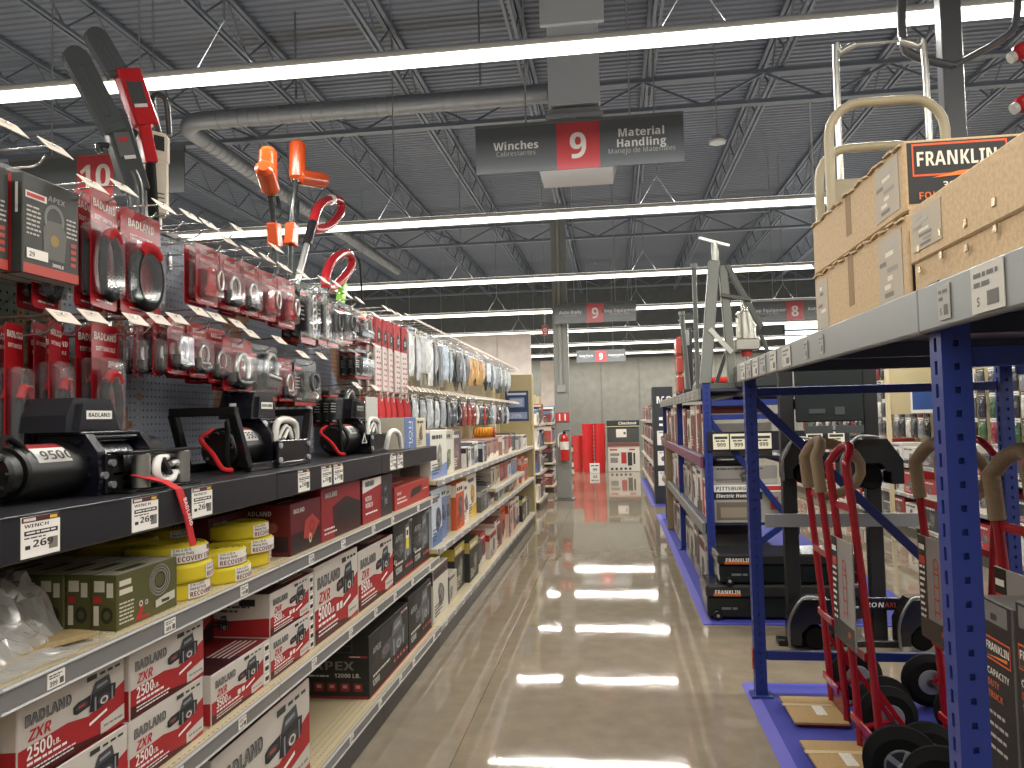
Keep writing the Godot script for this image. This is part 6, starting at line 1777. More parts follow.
		stand("hand_truck_carton", mesh_of([b, "card"]), ["tall dark hand truck carton with orange brand strip behind the near post", "second tall dark hand truck carton behind the one with orange strip"][k], "box", 1.33, 0.0125, -2.16 - 0.19 * k, 0.0)
	# black chests before the second rack
	for q in [[1.16, 0.0125, 1.08, 0.25, 0.62, 0.0, "lower black steel tool chest on the mat before the second rack"], [1.2, 0.263, 0.98, 0.22, 0.74, 0.06, "upper black steel tool chest stacked before the second rack"]]:
		var o := thing("tool_chest", q[6], "tool chest", Vector3(q[0], q[1], -5.95))
		var w: float = q[2]; var h: float = q[3]
		put("body", [MB.new().col("1c1d1e").box(Vector3(0, h * .36, 0), Vector3(w - 0.02, h * .6, 0.38), 0.012), "gloss"], o)
		put("lid", [MB.new().col("2b2d2c").box(Vector3(0, h * .82, 0), Vector3(w, h * .36, 0.40), 0.014), "gloss"], o)
		for s in [-1.0, 1.0]: put("foot", [MB.new().col("111213").cyl(Vector3(s * (w / 2 - 0.08), h * .14, 0.185), Vector3(s * (w / 2 - 0.08), h * .14, 0.21), h * .14, 16, 0.004).col("8c8c8a").cyl(Vector3(s * (w / 2 - 0.08), h * .14, 0.21), Vector3(s * (w / 2 - 0.08), h * .14, 0.214), 0.012, 10), "gloss"], o)
		var b := MB.new(); b.t = Transform3D(Basis(), Vector3(-w * .44, h * .74, 0.2005))
		b.col("c8662f").ink(-0.01, -0.012, 0.19, 0.02, 1); b.col("e4ddd2").say("FRANKLIN", 0, 0.004, 0.026, 2)
		put("brand_badge", [b, "gloss"], o)
		b = MB.new().col("6a6c6c"); b.t = Transform3D(Basis(), Vector3(-w * .4, h * .3, 0.1905)); b.small(0, 0, 0.12, 0.016, 1, 4)
		put("small_lettering", [b, "gloss"], o)
	# goods inside the second rack
	var goods := [
		[0.0125, -6.30, 0.40, 0.42, "9c9a94", "c2beb4"], [0.0125, -6.75, 0.42, 0.4, "b8b4aa", "8a3a38"], [0.0125, -7.2, 0.4, 0.44, "55504a", "a09684"], [0.0125, -7.65, 0.42, 0.42, "c0b8a8", "7c7468"], [0.0125, -8.1, 0.4, 0.4, "a8a29a", "504c48"],
		[0.6405, -6.30, 0.46, 0.31, "e0dcd4", "c23a30"], [0.6405, -6.8, 0.4, 0.40, "d6d2cc", "5a4a44"], [0.6405, -7.25, 0.42, 0.36, "cfcac2", "8a7a70"], [0.6405, -7.72, 0.4, 0.38, "b0aaa0", "70584c"], [0.6405, -8.15, 0.42, 0.32, "88847c", "b0a898"],
		[1.1605, -6.30, 0.36, 0.34, "b8b4a8", "d49a34"], [1.1605, -6.7, 0.42, 0.42, "6d2024", "c8b8a8"], [1.1605, -7.15, 0.42, 0.42, "742428", "c8b8a8"], [1.1605, -7.6, 0.36, 0.38, "c8c0b0", "5c5a58"], [1.1605, -8.05, 0.4, 0.4, "702226", "b8a898"]]
	for i in goods.size():
		var g: Array = goods[i]
		var m := shop_box(g[2], g[3], 0.5, g[4], g[5], "4c4844", 400 + i)
		stand("rack_carton", m, "carton on the %s level of the second rack, %s from its end frame" % [["floor", "middle", "upper"][i / 5], ordinal(i % 5)], "box", 0.98, g[0], g[1] - g[2] / 2, -PI / 2, "cartons in the second rack")
		stand("rack_carton", m, "carton on the %s level past the rack middle post, %s from that post" % [["floor", "middle", "upper"][i / 5], ordinal(i % 5)], "box", 0.98, g[0], g[1] - g[2] / 2 - 2.53, -PI / 2, "cartons in the second rack")
	# cartons shown through the end frame
	var eb := shop_box(0.5, 0.3, 0.3, "8d8a86", "c23a30", "5c564e", 900, "")
	var pb := carton(0.56, 0.30, 0.05, ["97938c", "a39f98", "d8d4cc"])
	front(pb, 0.56, 0.05)
	pb.col("e6e2da").ink(0.002, 0.24, 0.556, 0.055, 1); pb.col("2c2a28").say("PITTSBURGH", 0.03, 0.253, 0.03, 2, true, 0.1, 1.05); pb.col("b8322c").ink(0.38, 0.25, 0.16, 0.035, 2)
	pb.col("262422").ink(0.002, 0.18, 0.38, 0.06, 1); pb.col("e6e2da").say("Electric Hoist", 0.03, 0.197, 0.028, 2, true, 0.15)
	pb.col("6a5f50").ink(0.03, 0.02, 0.34, 0.14, 1); pb.col("8c8070").ink(0.06, 0.04, 0.2, 0.08, 2); pb.col("b8322c").ink(0.44, 0.1, 0.06, 0.1, 1)
	stand("hoist_carton", mesh_of([pb, "card"]), "grey electric hoist carton facing the end frame of the second rack", "box", 1.03, 0.6405, -6.28, 0.0)
	var gb := shop_box(0.5, 0.14, 0.04, "8a8680", "a8a49c", "5c5a56", 31)
	stand("hoist_carton", gb, "low grey carton on top of the electric hoist carton", "box", 1.0, 0.9415, -6.28, 0.0)
	build_side_goods()

func build_side_goods() -> void:
	# tools standing on top of the second rack
	var y := 1.6955
	var e := thing("engine_hoist", "grey steel engine hoist mast with T handle on the second rack", "hoist", Vector3(0.84, y, -6.5))
	put("mast", [MB.new().col("7d7f7a").bar(Vector3(-0.09, 0.02, 0), Vector3(0.02, 1.07, 0), 0.09, 0.08, Vector3(0, 0, 1)), "paint"], e)
	put("mast", [MB.new().col("75776f").bar(Vector3(0.14, 0.02, -0.02), Vector3(0.09, 1.03, -0.02), 0.07, 0.07, Vector3(0, 0, 1)), "paint"], e)
	put("brace", [MB.new().col("4e504c").bar(Vector3(0.12, 1.03, 0), Vector3(0.38, 0.5, 0), 0.045, 0.045, Vector3(0, 0, 1)), "paint"], e)
	put("cross_link", [MB.new().col("4e504c").bar(Vector3(0.06, 0.78, 0.03), Vector3(0.3, 0.73, 0.03), 0.03, 0.03), "paint"], e)
	put("perforated_strap", [MB.new().col("c9c8c0").bar(Vector3(-0.04, 0.5, 0.05), Vector3(0.13, 0.3, 0.05), 0.04, 0.008, Vector3(0, 0, 1)), "steel"], e)
	put("screw_neck", [MB.new().col("9a9c96").cyl(Vector3(0.03, 1.05, 0), Vector3(0.03, 1.22, 0), 0.03, 12), "steel"], e)
	put("t_handle", [MB.new().col("c4c4bc").bar(Vector3(-0.1, 1.27, 0), Vector3(0.15, 1.19, 0), 0.025, 0.025), "steel"], e)
	put("base_beam", [MB.new().col("5a5c58").box(Vector3(0.1, 0.025, 0), Vector3(0.55, 0.05, 0.3), 0.006), "paint"], e)
	var cr := thing("black_case", "black equipment case lying on the second rack below the jack", "case", Vector3(1.17, y, -6.62))
	put("shell", [MB.new().col("3a3d3c").box(Vector3(0, 0.09, 0.3), Vector3(0.4, 0.18, 0.22), 0.014), "gloss"], cr)
	put("latch", [MB.new().col("d4d2cc").box(Vector3(-0.08, 0.1, 0.413), Vector3(0.025, 0.045, 0.01), 0.002), "steel"], cr)
	var jk := thing("bottle_jack", "silver bottle jack clamped in a dark frame above the black case", "jack", Vector3(1.13, y + 0.0, -6.7))
	put("cylinder", [MB.new().col("c9c7bd").cyl(Vector3(0, 0.42, 0), Vector3(0, 0.66, 0), 0.08, 18, 0.01), "steel"], jk)
	put("collar", [MB.new().col("b4b2a8").box(Vector3(0, 0.38, 0), Vector3(0.2, 0.1, 0.16), 0.01), "steel"], jk)
	put("piston", [MB.new().col("dcdad2").cyl(Vector3(0, 0.66, 0), Vector3(0, 0.76, 0), 0.035, 14, 0.004), "chrome"], jk)
	put("rod", [MB.new().col("d4d2ca").cyl(Vector3(0.0, 0.02, 0), Vector3(0.0, 0.34, 0), 0.022, 10), "chrome"], jk)
	for s in [-1.0, 1.0]: put("frame_leg", [MB.new().col("4a4c4a").bar(Vector3(s * 0.28, 0.01, 0), Vector3(s * 0.12, 0.46, 0), 0.03, 0.03, Vector3(0, 0, 1)), "paint"], jk)
	put("top_bar", [MB.new().col("4a4c4a").bar(Vector3(-0.15, 0.62, 0.02), Vector3(0.17, 0.62, 0.02), 0.02, 0.02), "paint"], jk)
	put("red_knob", [MB.new().col("b8403c").lathe([[0, 0.28], [0.04, 0.28], [0.05, 0.32], [0.04, 0.38], [0, 0.38]], 12), "gloss"], jk)
	var pl := thing("red_tray", "red metal tray lying on the rack top beside the jack", "tray", Vector3(1.0, y, -8.6))
	put("rim", [MB.new().col("b8322e").box(Vector3(0.25, 0.16, 0), Vector3(0.6, 0.07, 0.4), 0.02), "gloss"], pl)
	put("foot", [MB.new().col("3a3a3a").box(Vector3(0.25, 0.06, 0), Vector3(0.3, 0.13, 0.2), 0.004), "paint"], pl)
	for q in [[0.76, -7.1, 1.15, 0.0], [0.70, -7.35, 0.75, -0.04]]:
		var p := thing("steel_bar", "dark steel lifting bar standing upright on the second rack" if q[2] > 1 else "shorter dark lifting bar leaning on the second rack", "bar", Vector3(q[0], y, q[1]))
		put("bar", [MB.new().col("6a6c68").tube([Vector3(0, 0.01, 0), Vector3(q[3], q[2], 0)], 0.022, 8), "paint"], p)
		put("collar", [MB.new().col("8a8c88").cyl(Vector3(q[3] * .98, q[2] * .98, 0), Vector3(q[3], q[2] + 0.02, 0), 0.03, 10), "paint"], p)
		put("foot", [MB.new().col("3a3c3a").box(Vector3(0, 0.02, 0), Vector3(0.1, 0.04, 0.1), 0.004), "paint"], p)
	var cs := thing("creeper_seat", "red and black folding creeper standing on the second rack", "creeper", Vector3(0.76, y, -8.3))
	for i in 3: put("red_pad", [MB.new().col("a84a42").box(Vector3(-0.06, 0.12 + 0.2 * i, 0), Vector3(0.07, 0.19, 0.3), 0.02), "gloss"], cs)
	put("black_frame", [MB.new().col("2c2e2f").box(Vector3(0.04, 0.35, 0), Vector3(0.06, 0.7, 0.3), 0.01), "paint"], cs)
	put("lamp_head", [MB.new().col("2a2c2d").cyl(Vector3(0.06, 0.78, 0.05), Vector3(0.06, 0.78, -0.1), 0.1, 18, 0.02), "gloss"], cs)
	put("lamp_plate", [MB.new().col("e8e4de").box(Vector3(0.06, 0.78, 0.056), Vector3(0.13, 0.03, 0.006), 0.002), "gloss"], cs)
	put("grey_pad", [MB.new().col("8d908c").box(Vector3(-0.0, 0.6, 0.155), Vector3(0.08, 0.16, 0.02), 0.006), "gloss"], cs)
	var bk := thing("black_equipment", "black mechanical puller with chrome details on the second rack", "tool", Vector3(0.86, y, -7.7))
	var bb := MB.new().col("2a2c2e").box(Vector3(0, 0.2, 0), Vector3(0.14, 0.4, 0.14), 0.02)
	for i in 4: bb.col("a8aaa6").cyl(Vector3(-0.075, 0.08 + 0.08 * i, 0.02), Vector3(-0.06, 0.08 + 0.08 * i, 0.02), 0.022, 10)
	bb.col("c4c4be").bend([Vector3(-0.1, 0.02, 0.1), Vector3(-0.04, 0.16, 0.1), Vector3(0.04, 0.18, 0.1)], 0.012, 6)
	put("body", [bb, "gloss"], bk)
	# tan tall carton at the far rack post
	var tc := MB.new().col("8e7a5c").box(Vector3(0, 0.62, 0), Vector3(0.12, 1.24, 0.14), 0.004); tc.col("2a2622").box(Vector3(-0.0605, 0.25, 0.0), Vector3(0.001, 0.3, 0.05))
	tag(put("tall_carton", [tc, "kraft"], null, Vector3(0.62 + 0.09, 0.0125, -10.3)), "tall narrow brown carton standing upright at the rack aisle edge", "box")
	# dark display tower and the run beyond
	var tw := thing("display_tower", "black cardboard display tower with white product panels beyond the racks", "display", Vector3(0.82, 0.0125, -13.4))
	var tf := MB.new().col("2a2c2f").box(Vector3(0, 0.98, 0), Vector3(0.34, 1.96, 0.4), 0.01); tf.t = Transform3D(Basis(), Vector3(-0.17, 0, 0.2005))
	tf.col("e6e2dc").say("MO", 0.07, 1.68, 0.12, 1); tf.ink(0.1, 1.4, 0.15, 0.05, 1); tf.ink(0.1, 1.3, 0.15, 0.04, 1)
	for i in 3:
		tf.col("dcd8d0").ink(0.06, 0.3 + 0.34 * i, 0.2, 0.24, 1); tf.col("5c5a58").disc(0.16, 0.41 + 0.34 * i, 0.045, 2); tf.col("8c8884").small(0.09, 0.5 + 0.34 * i, 0.14, 0.02, 2, i)
	put("column", [tf, "card"], tw)
	for i in 5:
		var o := tan_bay("dark shelving bay beyond the display tower, %s along" % ordinal(i), Vector3(0.95, 0, -14.6 - 1.25 * i), -PI / 2, 1.22, [0.15, 0.6, 1.0, 1.4], 1.9, 0.53, true, true)
		var cols := ["3a3c40", "8a2c2c", "c8c0b4", "24262a", "5a5c60", "9a9488", "b0403a"]
		for lv in 4:
			for k in 3:
				stand("dark_carton", shop_box(0.36, 0.27 + 0.03 * (k % 2), 0.3, cols[(i * 3 + lv * 2 + k) % 7], cols[(k + lv + 3) % 7], "5c5a58", 600 + i * 20 + lv * 4 + k), "carton past the display tower, %s shelf, %s bay, %s along" % [["lowest", "second", "third", "top"][lv], ordinal(i), ordinal(k)], "box", 0.88, [0.1505, 0.6005, 1.0005, 1.4005][lv], -14.6 - 1.25 * i + 0.4 - 0.4 * k, -PI / 2, "cartons past the display tower")
	# folded black trailer frame with fenders between the racks
	var t := thing("utility_trailer", "black folded utility trailer standing upright with rounded fenders", "trailer", Vector3(1.38, 0.0, -5.25))
	for x in [-0.26, 0.26]: put("upright", [MB.new().col("1d1f21").box(Vector3(x, 0.92, 0), Vector3(0.09, 1.78, 0.07), 0.006), "paint"], t)
	for yy in [0.2, 1.2, 1.55]: put("crossbar", [MB.new().col("1d1f21").box(Vector3(0, yy, -0.01), Vector3(0.6, 0.07, 0.05), 0.006), "paint"], t)
	put("grey_crossbar", [MB.new().col("77797a").box(Vector3(0.06, 0.8, 0.06), Vector3(0.98, 0.085, 0.03), 0.004), "paint"], t)
	put("bed_panel", [MB.new().col("292b2d").box(Vector3(0.0, 1.6, 0.05), Vector3(0.42, 0.34, 0.03), 0.008).col("4a4c4e").box(Vector3(-0.08, 1.5, 0.067), Vector3(0.1, 0.03, 0.004)).box(Vector3(0.06, 1.5, 0.067), Vector3(0.06, 0.05, 0.004)).box(Vector3(-0.07, 1.38, 0.05), Vector3(0.17, 0.05, 0.02)).box(Vector3(0.12, 1.38, 0.05), Vector3(0.17, 0.05, 0.02)), "gloss"], t)
	for q in [[-0.17, 0.03, 0.32, 0.3], [0.46, 0.03, 0.28, 0.3], [-0.2, 1.06, 0.26, 0.26], [0.2, 1.02, 0.36, 0.3]]:
		var w: float = q[2]; var h: float = q[3]
		var poly := PackedVector2Array([Vector2(-w / 2, 0.02), Vector2(-w / 2, h * .55), Vector2(-w * .25, h), Vector2(w * .25, h), Vector2(w / 2, h * .55), Vector2(w / 2, 0.02), Vector2(w * .3, 0.02), Vector2(w * .3, h * .3), Vector2(w * .12, h * .5), Vector2(-w * .12, h * .5), Vector2(-w * .3, h * .3), Vector2(-w * .3, 0.02)])
		put("fender", [MB.new().col("1a1b1c").prism(poly, 0.0, 0.16), "gloss"], t, Vector3(q[0], q[1], 0.06))
		put("fender_tube", [MB.new().col("8c8e8c").bend([Vector3(-w / 2 - 0.01, 0.01, 0.17), Vector3(-w / 2 - 0.01, h * .55, 0.17), Vector3(-w * .26, h + 0.01, 0.17), Vector3(w * .1, h + 0.01, 0.17)], 0.009, 6), "steel"], t, Vector3(q[0], q[1], 0.06))
		put("tyre", [MB.new().col("121314").cyl(Vector3(0, h * .18, 0.02), Vector3(0, h * .18, 0.12), h * .24, 18, 0.01), "rubber"], t, Vector3(q[0], q[1], 0.06))
	var pl2 := MB.new().col("1b1c1e").box(Vector3.ZERO, Vector3(0.34, 0.08, 0.02), 0.004)
	pl2.t = Transform3D(Basis(), Vector3(-0.15, -0.02, 0.0105)); pl2.col("c4c4c0").say("IRON", 0, 0, 0.03, 1, true, 0.15, 1.2); pl2.col("8c3a38").say("AXLE", 0.13, 0, 0.03, 1, true, 0.15)
	put("name_plate", [pl2, "gloss"], t, Vector3(0.3, 0.27, 0.05))
	put("foot_rail", [MB.new().col("1d1f21").box(Vector3(0, 0.02, 0.02), Vector3(0.75, 0.04, 0.1), 0.004), "paint"], t)

# ---------------------------------------------------------------- red hand trucks
# local frame: frame stands in the xy plane, toe plate toward +z, wheels behind at -z
func hand_truck_parts(o: Node3D, wrapped: bool, card: bool, toe := true) -> void:
	var red := "8e1a22"
	var ht := 1.16
	for s in [-1.0, 1.0]:
		put("side_tube", [MB.new().col(red).bend([Vector3(s * 0.13, 0.02, 0.0), Vector3(s * 0.125, 0.55, 0.03), Vector3(s * 0.12, ht, 0.08)], 0.017, 10), "gloss"], o)
	for y in [0.16, 0.48, 0.80, 1.08]:
		put("crossbar", [MB.new().col(red).bar(Vector3(-0.125, y, 0.03 + 0.04 * y / 1.1), Vector3(0.125, y, 0.03 + 0.04 * y / 1.1), 0.032, 0.012, Vector3(0, 0, 1)), "gloss"], o)
	# loop handle
	var lp := MB.new().col("8d765a" if wrapped else red)
	var pts := [Vector3(-0.12, ht - 0.06, 0.075), Vector3(-0.118, ht + 0.10, 0.09)]
	for i in 9:
		var a := PI * i / 8.0
		pts.append(Vector3(-0.1 * cos(a), ht + 0.11 + 0.07 * sin(a), 0.085 - 0.04 * sin(a)))
	pts.append(Vector3(0.118, ht + 0.10, 0.09)); pts.append(Vector3(0.12, ht - 0.06, 0.075))
	put("wrapped_handle" if wrapped else "handle", [lp.tube(pts, 0.028 if wrapped else 0.018, 10), "kraft" if wrapped else "gloss"], o)
	var gp := MB.new().col("8d765a")
	var gpts := []
	for i in 10:
		var a := PI * i / 9.0
		gpts.append(Vector3(0, ht + 0.04 + 0.135 * cos(a), 0.05 - 0.2 * sin(a)))
	gp.tube(gpts, 0.024, 10)
	if wrapped: put("back_grip", [gp, "kraft"], o)
	# wheels
	for s in [-1.0, 1.0]:
		var x: float = s * 0.2
		put("tyre", [MB.new().col("161617").at(0, 0, 0).cyl(Vector3(x - 0.038, 0.13, -0.14), Vector3(x + 0.038, 0.13, -0.14), 0.129, 26, 0.03), "rubber"], o)
		put("wheel_hub", [MB.new().col("8b8d92").cyl(Vector3(x - 0.041, 0.13, -0.14), Vector3(x + 0.041, 0.13, -0.14), 0.066, 20, 0.008).col("5a5c60").cyl(Vector3(x - 0.05, 0.13, -0.14), Vector3(x + 0.05, 0.13, -0.14), 0.022, 12, 0.003), "paint"], o)
		put("wheel_strut", [MB.new().col(red).bar(Vector3(s * 0.13, 0.36, 0.015), Vector3(s * 0.14, 0.13, -0.14), 0.02, 0.02).bar(Vector3(s * 0.13, 0.1, 0.005), Vector3(s * 0.14, 0.13, -0.14), 0.03, 0.012), "gloss"], o)
	put("axle", [MB.new().col("6c6e72").cyl(Vector3(-0.25, 0.13, -0.14), Vector3(0.25, 0.13, -0.14), 0.009, 8), "steel"], o)
	if toe:
		put("toe_plate", [MB.new().col("6f1a1e").box(Vector3(0, 0.010, 0.11), Vector3(0.33, 0.012, 0.24), 0.003).box(Vector3(0, 0.07, 0.0), Vector3(0.30, 0.12, 0.01), 0.003), "gloss"], o)
		var cb := MB.new().col("b0905f").box(Vector3(0, 0.022, 0.125), Vector3(0.345, 0.012, 0.25), 0.002)
		cb.col("dcd6cc").box(Vector3(0.02, 0.029, 0.1), Vector3(0.12, 0.002, 0.05)); cb.col("c9b48c").box(Vector3(-0.05, 0.0285, 0.14), Vector3(0.03, 0.002, 0.24))
		put("cardboard_wrap", [cb, "kraft"], o)
	if card:
		var w := 0.27; var h := 0.44
		var b := MB.new().col("8b8680").box(Vector3.ZERO, Vector3(w, h, 0.006), 0.001)
		b.t = Transform3D(Basis(), Vector3(-w / 2, -h / 2, 0.0035))
		b.col("242220").ink(0.002, 0.002, w * .28, h - 0.004, 1); b.col("242220").ink(w * .28, 0.002, w * .7, h * .2, 1)
		b.col("dcd4c8"); b.small(w * .04, h * .86, w * .2, h * .05, 2, 3)
		for i in 9: b.small(w * .04, h * (.2 + .06 * i), w * .18, h * .025, 2, i)
		b.col("b2382f").ink(w * .04, h * .72, w * .2, h * .08, 2)
		for i in 2: b.ink(w * (.52 + .16 * i), h * .26, w * .02, h * .5, 2)
		for i in 4: b.ink(w * .52, h * (.3 + .12 * i), w * .18, h * .014, 2)
		b.disc(w * .61, h * .76, w * .09, 2, w * .07, 1.0, 16)
		b.disc(w * .75, h * .12, w * .05, 2)
		put("hang_card", [b, "gloss"], o, Vector3(0, 0.72, 0.085))

func build_trucks() -> void:
	var spots := [
		[1.05, -4.0, -PI / 2, true, false, "red hand truck with brown wrapped handle and cardboard toe beside the far post"],
		[1.03, -3.46, -PI / 2 + 0.03, false, true, "red hand truck with grey hang card and taped cardboard toe"],
		[1.66, -3.95, PI / 2, false, false, "red hand truck turned backward in the second row, wheels toward the aisle"],
		[1.40, -3.48, -PI / 2 + 0.05, true, true, "red hand truck with wrapped handle and hang card behind the near post"],
		[1.38, -2.75, -PI / 2 + 0.05, true, true, "red hand truck with bulky brown wrap nearest the tall dark cartons"],
		[1.82, -3.3, -PI / 2, true, false, "red hand truck at the back of the rack with wrapped handle"]]
	for s in spots:
		var o := thing("hand_truck", s[5], "hand truck", Vector3(s[0], 0.0125, s[1]), s[2], "red hand trucks on the blue mat")
		hand_truck_parts(o, s[3], s[4], s[0] < 1.2 or s[2] > 0)
	# hand truck wheels, modelled loose in front of the trucks
	var w0 := thing("hand_truck_wheel", "black pneumatic wheel in plastic wrap leaning beside the near post", "wheel", Vector3(1.12, 0.0125, -2.93), -0.5)
	_loose_wheel(w0, 0.15)
	var w1 := thing("hand_truck_wheel", "black pneumatic wheel with spoked hub standing before the red tubes", "wheel", Vector3(1.05, 0.0125, -3.16), -0.25)
	_loose_wheel(w1, 0.14)
	var st := thing("wrapped_bar", "thin bar wrapped in brown paper leaning against the near post", "bar", Vector3(1.02, 0.0125, -2.75))
	put("bar", [MB.new().col("9a8464").tube([Vector3(0, 0.02, 0), Vector3(0.16, 0.5, -0.02)], 0.018, 8), "kraft"], st)

func _loose_wheel(o: Node3D, r: float) -> void:
	# axle along z
	put("tyre", [MB.new().col("141415").cyl(Vector3(0, r, -0.045), Vector3(0, r, 0.045), r, 28, 0.034), "rubber"], o)
	var h := MB.new().col("6b6d70").cyl(Vector3(0, r, -0.048), Vector3(0, r, 0.048), r * .5, 20, 0.006)
	h.col("2c2d2f").cyl(Vector3(0, r, 0.04), Vector3(0, r, 0.0485), r * .42, 20)
	for i in 5:
		var a := TAU * i / 5
		h.col("7c7e82").bar(Vector3(0, r, 0.05), Vector3(cos(a) * r * .45, r + sin(a) * r * .45, 0.05), 0.02, 0.008, Vector3(0, 0, 1))
	h.col("8c8e92").cyl(Vector3(0, r, 0.04), Vector3(0, r, 0.062), r * .14, 14, 0.003)
	put("hub", [h, "paint"], o)

# ---------------------------------------------------------------- checkout end and the neighbouring aisle
func build_back() -> void:
	# stacked red buckets
	for k in 3:
		for i in 10:
			if k == 2 and i > 6: continue
			var b := MB.new().col("cc2f33" if k < 2 else "c8413e")
			b.lathe([[0, 0.0], [0.125, 0.0], [0.15, 0.33], [0.16, 0.33], [0.16, 0.36], [0.15, 0.36], [0.14, 0.34], [0.12, 0.02]], 18)
			if i > 0: b = null
			var y := 0.105 * i
			var mesh: ArrayMesh
			if i == 0:
				bucket = mesh_of([b, "gloss"])
			mesh = bucket
			tag(inst("red_bucket", mesh, null, Vector3([-0.72, -0.40, -1.0][k], y + 0.001, -20.9 - (0.3 if k == 2 else 0.0))), "red plastic bucket in the %s stack before the checkout, %s from the floor" % [["first", "second", "hindmost"][k], ordinal(i)], "bucket", "stacked red buckets")
	var sg := MB.new().col("e6e4e0").box(Vector3(0, 0.13, 0), Vector3(0.26, 0.26, 0.02), 0.004); sg.t = Transform3D(Basis(), Vector3(-0.13, 0, 0.0105)); sg.col("4a4846"); sg.small(0.03, 0.18, 0.2, 0.03, 1, 3); sg.say("99", 0.08, 0.05, 0.08)
	tag(put("floor_sign", [sg, "paper"], null, Vector3(-0.55, 0.001, -20.6)), "white price sign on the floor before the red buckets", "sign")
	# checkout bunker
	var ck := thing("checkout_counter", "checkout counter with dark sign board and white printed carton front", "counter", Vector3(0.23, 0, -21.1))
	var cf := MB.new().col("dcd8d0").box(Vector3(0, 0.33, 0), Vector3(0.84, 0.66, 0.3), 0.01); cf.t = Transform3D(Basis(), Vector3(-0.42, 0, 0.1505))
	cf.col("b23834").ink(0.05, 0.57, 0.2, 0.04, 1); cf.ink(0.56, 0.57, 0.16, 0.04, 1); cf.ink(0.35, 0.22, 0.14, 0.3, 1)
	cf.col("3a3c40").ink(0.52, 0.16, 0.12, 0.36, 1); cf.ink(0.67, 0.2, 0.05, 0.3, 1); cf.col("8c8a84").ink(0.06, 0.42, 0.24, 0.08, 1); cf.ink(0.06, 0.24, 0.2, 0.14, 1)
	for i in 5: cf.col("4a4846").disc(0.1 + 0.12 * i, 0.08, 0.035, 1)
	put("carton_front", [cf, "card"], ck)
	put("brick_shelf", [MB.new().col("7d4a44").box(Vector3(0, 0.72, 0), Vector3(0.86, 0.1, 0.32), 0.006).col("d8d2c8").box(Vector3(0, 0.665, 0), Vector3(0.86, 0.012, 0.33)), "card"], ck)
	put("dark_panel", [MB.new().col("4a4e4c").box(Vector3(0, 1.0, -0.05), Vector3(0.86, 0.44, 0.1), 0.006), "paint"], ck)
	put("header", [MB.new().col("2e3234").box(Vector3(0, 1.3, -0.02), Vector3(0.88, 0.15, 0.12), 0.006).col("cfc6a4").box(Vector3(0, 1.215, 0), Vector3(0.88, 0.02, 0.1)), "paint"], ck)
	var ct := MB.new().col("e8e6e2"); ct.t = Transform3D(Basis(), Vector3(-0.12, 1.265, 0.0405)); ct.say("Checkout", 0, 0, 0.075, 1)
	put("lettering", [ct, "paper"], ck)
	put("notice", [MB.new().col("e6e2da").box(Vector3(-0.05, 1.03, 0.006), Vector3(0.28, 0.22, 0.008)).col("4a4846").box(Vector3(0.04, 1.03, 0.0105), Vector3(0.06, 0.06, 0.001)), "paper"], ck)
	for q in [[-1.25, 0.9, "white shelf of goods beside the extinguisher column"], [-1.6, 1.1, "pale goods rack behind the grey column"]]:
		var o := thing("goods_rack", q[2], "rack", Vector3(q[0], 0, -21.6 - absf(q[0])))
		put("frame", [MB.new().col("5a5c5e").box(Vector3(0, q[1] / 2, -0.1), Vector3(0.4, q[1], 0.05), 0.004), "paint"], o)
		for i in 4:
			put("tray", [MB.new().col(["d8d4cc", "b8504a", "c8c4bc", "a83c38"][i]).box(Vector3(0, 0.1 + 0.22 * i, 0.05), Vector3(0.38, 0.14, 0.28), 0.008), "card"], o)
	# daylight window high in the far wall over the neighbouring aisles
	var wn := structure("window_1", Vector3(8.6, 4.15, -26.98))
	var pe := StandardMaterial3D.new()
	pe.resource_name = "window_daylight"; pe.albedo_color = Color(0.9, 0.93, 0.96); pe.emission_enabled = true; pe.emission = Color(0.9, 0.95, 1.0); pe.emission_energy_multiplier = 1.3
	M["daylight"] = pe
	for k in 4:
		put("pane", [MB.new().box(Vector3(-2.1 + 1.4 * k, 0, 0), Vector3(1.36, 1.3, 0.02)), "daylight"], wn)
	var fr := MB.new().col("4a4c50")
	for k in 5: fr.box(Vector3(-2.8 + 1.4 * k, 0, 0.02), Vector3(0.05, 1.36, 0.05), 0.004)
	for yy in [-0.67, 0.1, 0.67]: fr.box(Vector3(0, yy, 0.02), Vector3(5.65, 0.05, 0.05), 0.004)
	put("window_frame", [fr, "paint"], wn)
	# shelving of the neighbouring aisle, seen through the racks
	var reds := ["b02c30", "2c2e32", "d8d4cc", "8a2428", "3a3c40", "c4c0b8", "a83a34", "e0dcd4", "55585c"]
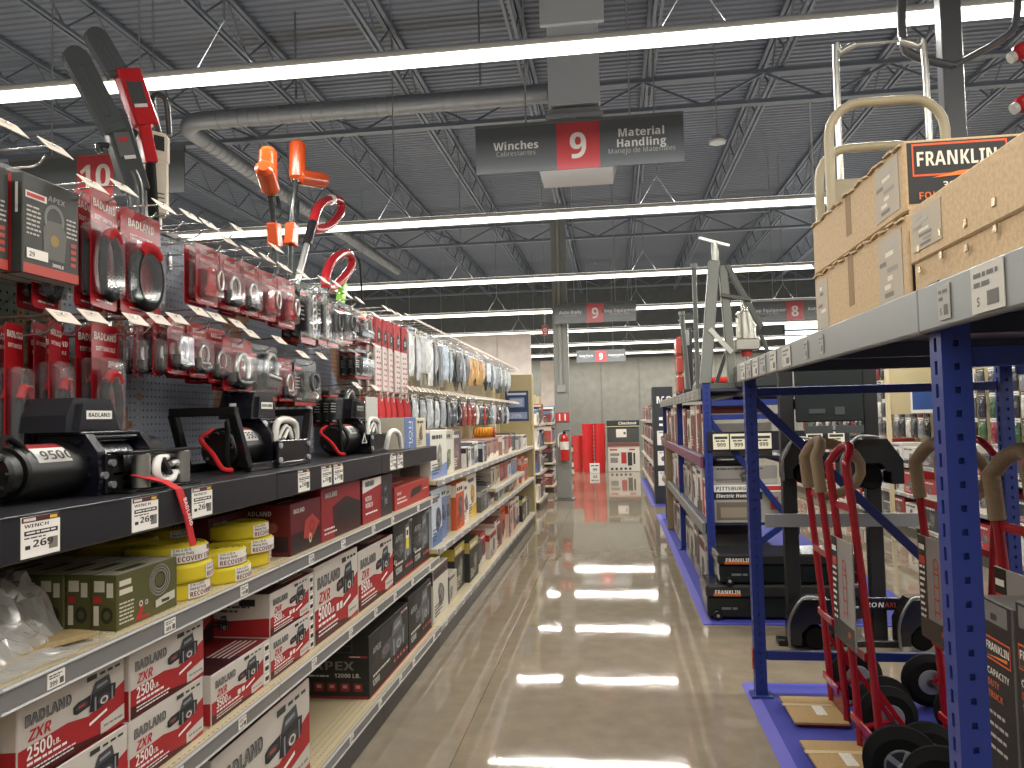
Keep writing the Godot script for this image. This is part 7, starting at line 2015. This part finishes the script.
	for i in 9:
		var z := -4.4 - 1.22 * i - (0.14 if i > 3 else 0.0)
		tan_bay("tan shelving bay of the neighbouring aisle, %s past the rack end" % ordinal(i), Vector3(3.66, 0, z - 0.61), -PI / 2, 1.22, [0.15, 0.5, 0.85], 2.2, 0.53, true, true)
		for lv in 3:
			for k in 3:
				stand("aisle_carton", shop_box(0.37, 0.2 + 0.04 * ((k + lv + i) % 3), 0.3, reds[(i * 4 + lv * 2 + k * 5) % 9], reds[(k + lv + 2) % 9], "6c6a66", 1000 + i * 20 + lv * 4 + k), "carton in the neighbouring aisle, %s shelf, %s bay, %s along" % [["lowest", "second", "third", "top"][lv], ordinal(i), ordinal(k)], "box", 3.58, [0.1505, 0.5005, 0.8505, 1.2005][lv], z - 0.2 - 0.4 * k, -PI / 2, "cartons of the neighbouring aisle")
		for row in 4:
			for k in 6:
				var cc: String = ["2a2c30", "8c8e92", "3a3c42", "c8c4bc", "34363c", "5c5e64", "3f5a3c", "2c2e34", "7c3034"][(i * 3 + row * 2 + k) % 9]
				stand("hanging_fitting_pack", bag_pack(cc, 0.16, 0.24, 200 + (i + k) % 7, "e6e2da" if k % 2 else "44484c"), "small hanging pack of the neighbouring aisle, %s row, %s bay, %s along" % [["top", "second", "third", "lowest"][row], ordinal(i), ordinal(k)], "pack", 3.62, [1.9, 1.64, 1.395, 1.15][row], z - 0.12 - 0.195 * k, -PI / 2, "hanging packs of the neighbouring aisle")
	var ep := thing("divider_panel", "tan end panel with framed blue poster in the neighbouring aisle", "panel", Vector3(3.5, 0, -9.35))
	put("panel", [MB.new().col("b8aa84").box(Vector3(-0.1, 1.77, 0), Vector3(0.5, 0.66, 0.03), 0.003), "paint"], ep)
	put("edge_post", [MB.new().col("cdbf98").box(Vector3(-0.37, 1.05, 0), Vector3(0.04, 2.1, 0.06), 0.004), "paint"], ep)
	put("poster", [MB.new().col("e4e2dc").box(Vector3(0.02, 1.62, 0.018), Vector3(0.3, 0.34, 0.006), 0.001).col("33508c").box(Vector3(0.02, 1.63, 0.022), Vector3(0.26, 0.28, 0.002)), "paper"], ep)

var bucket: ArrayMesh
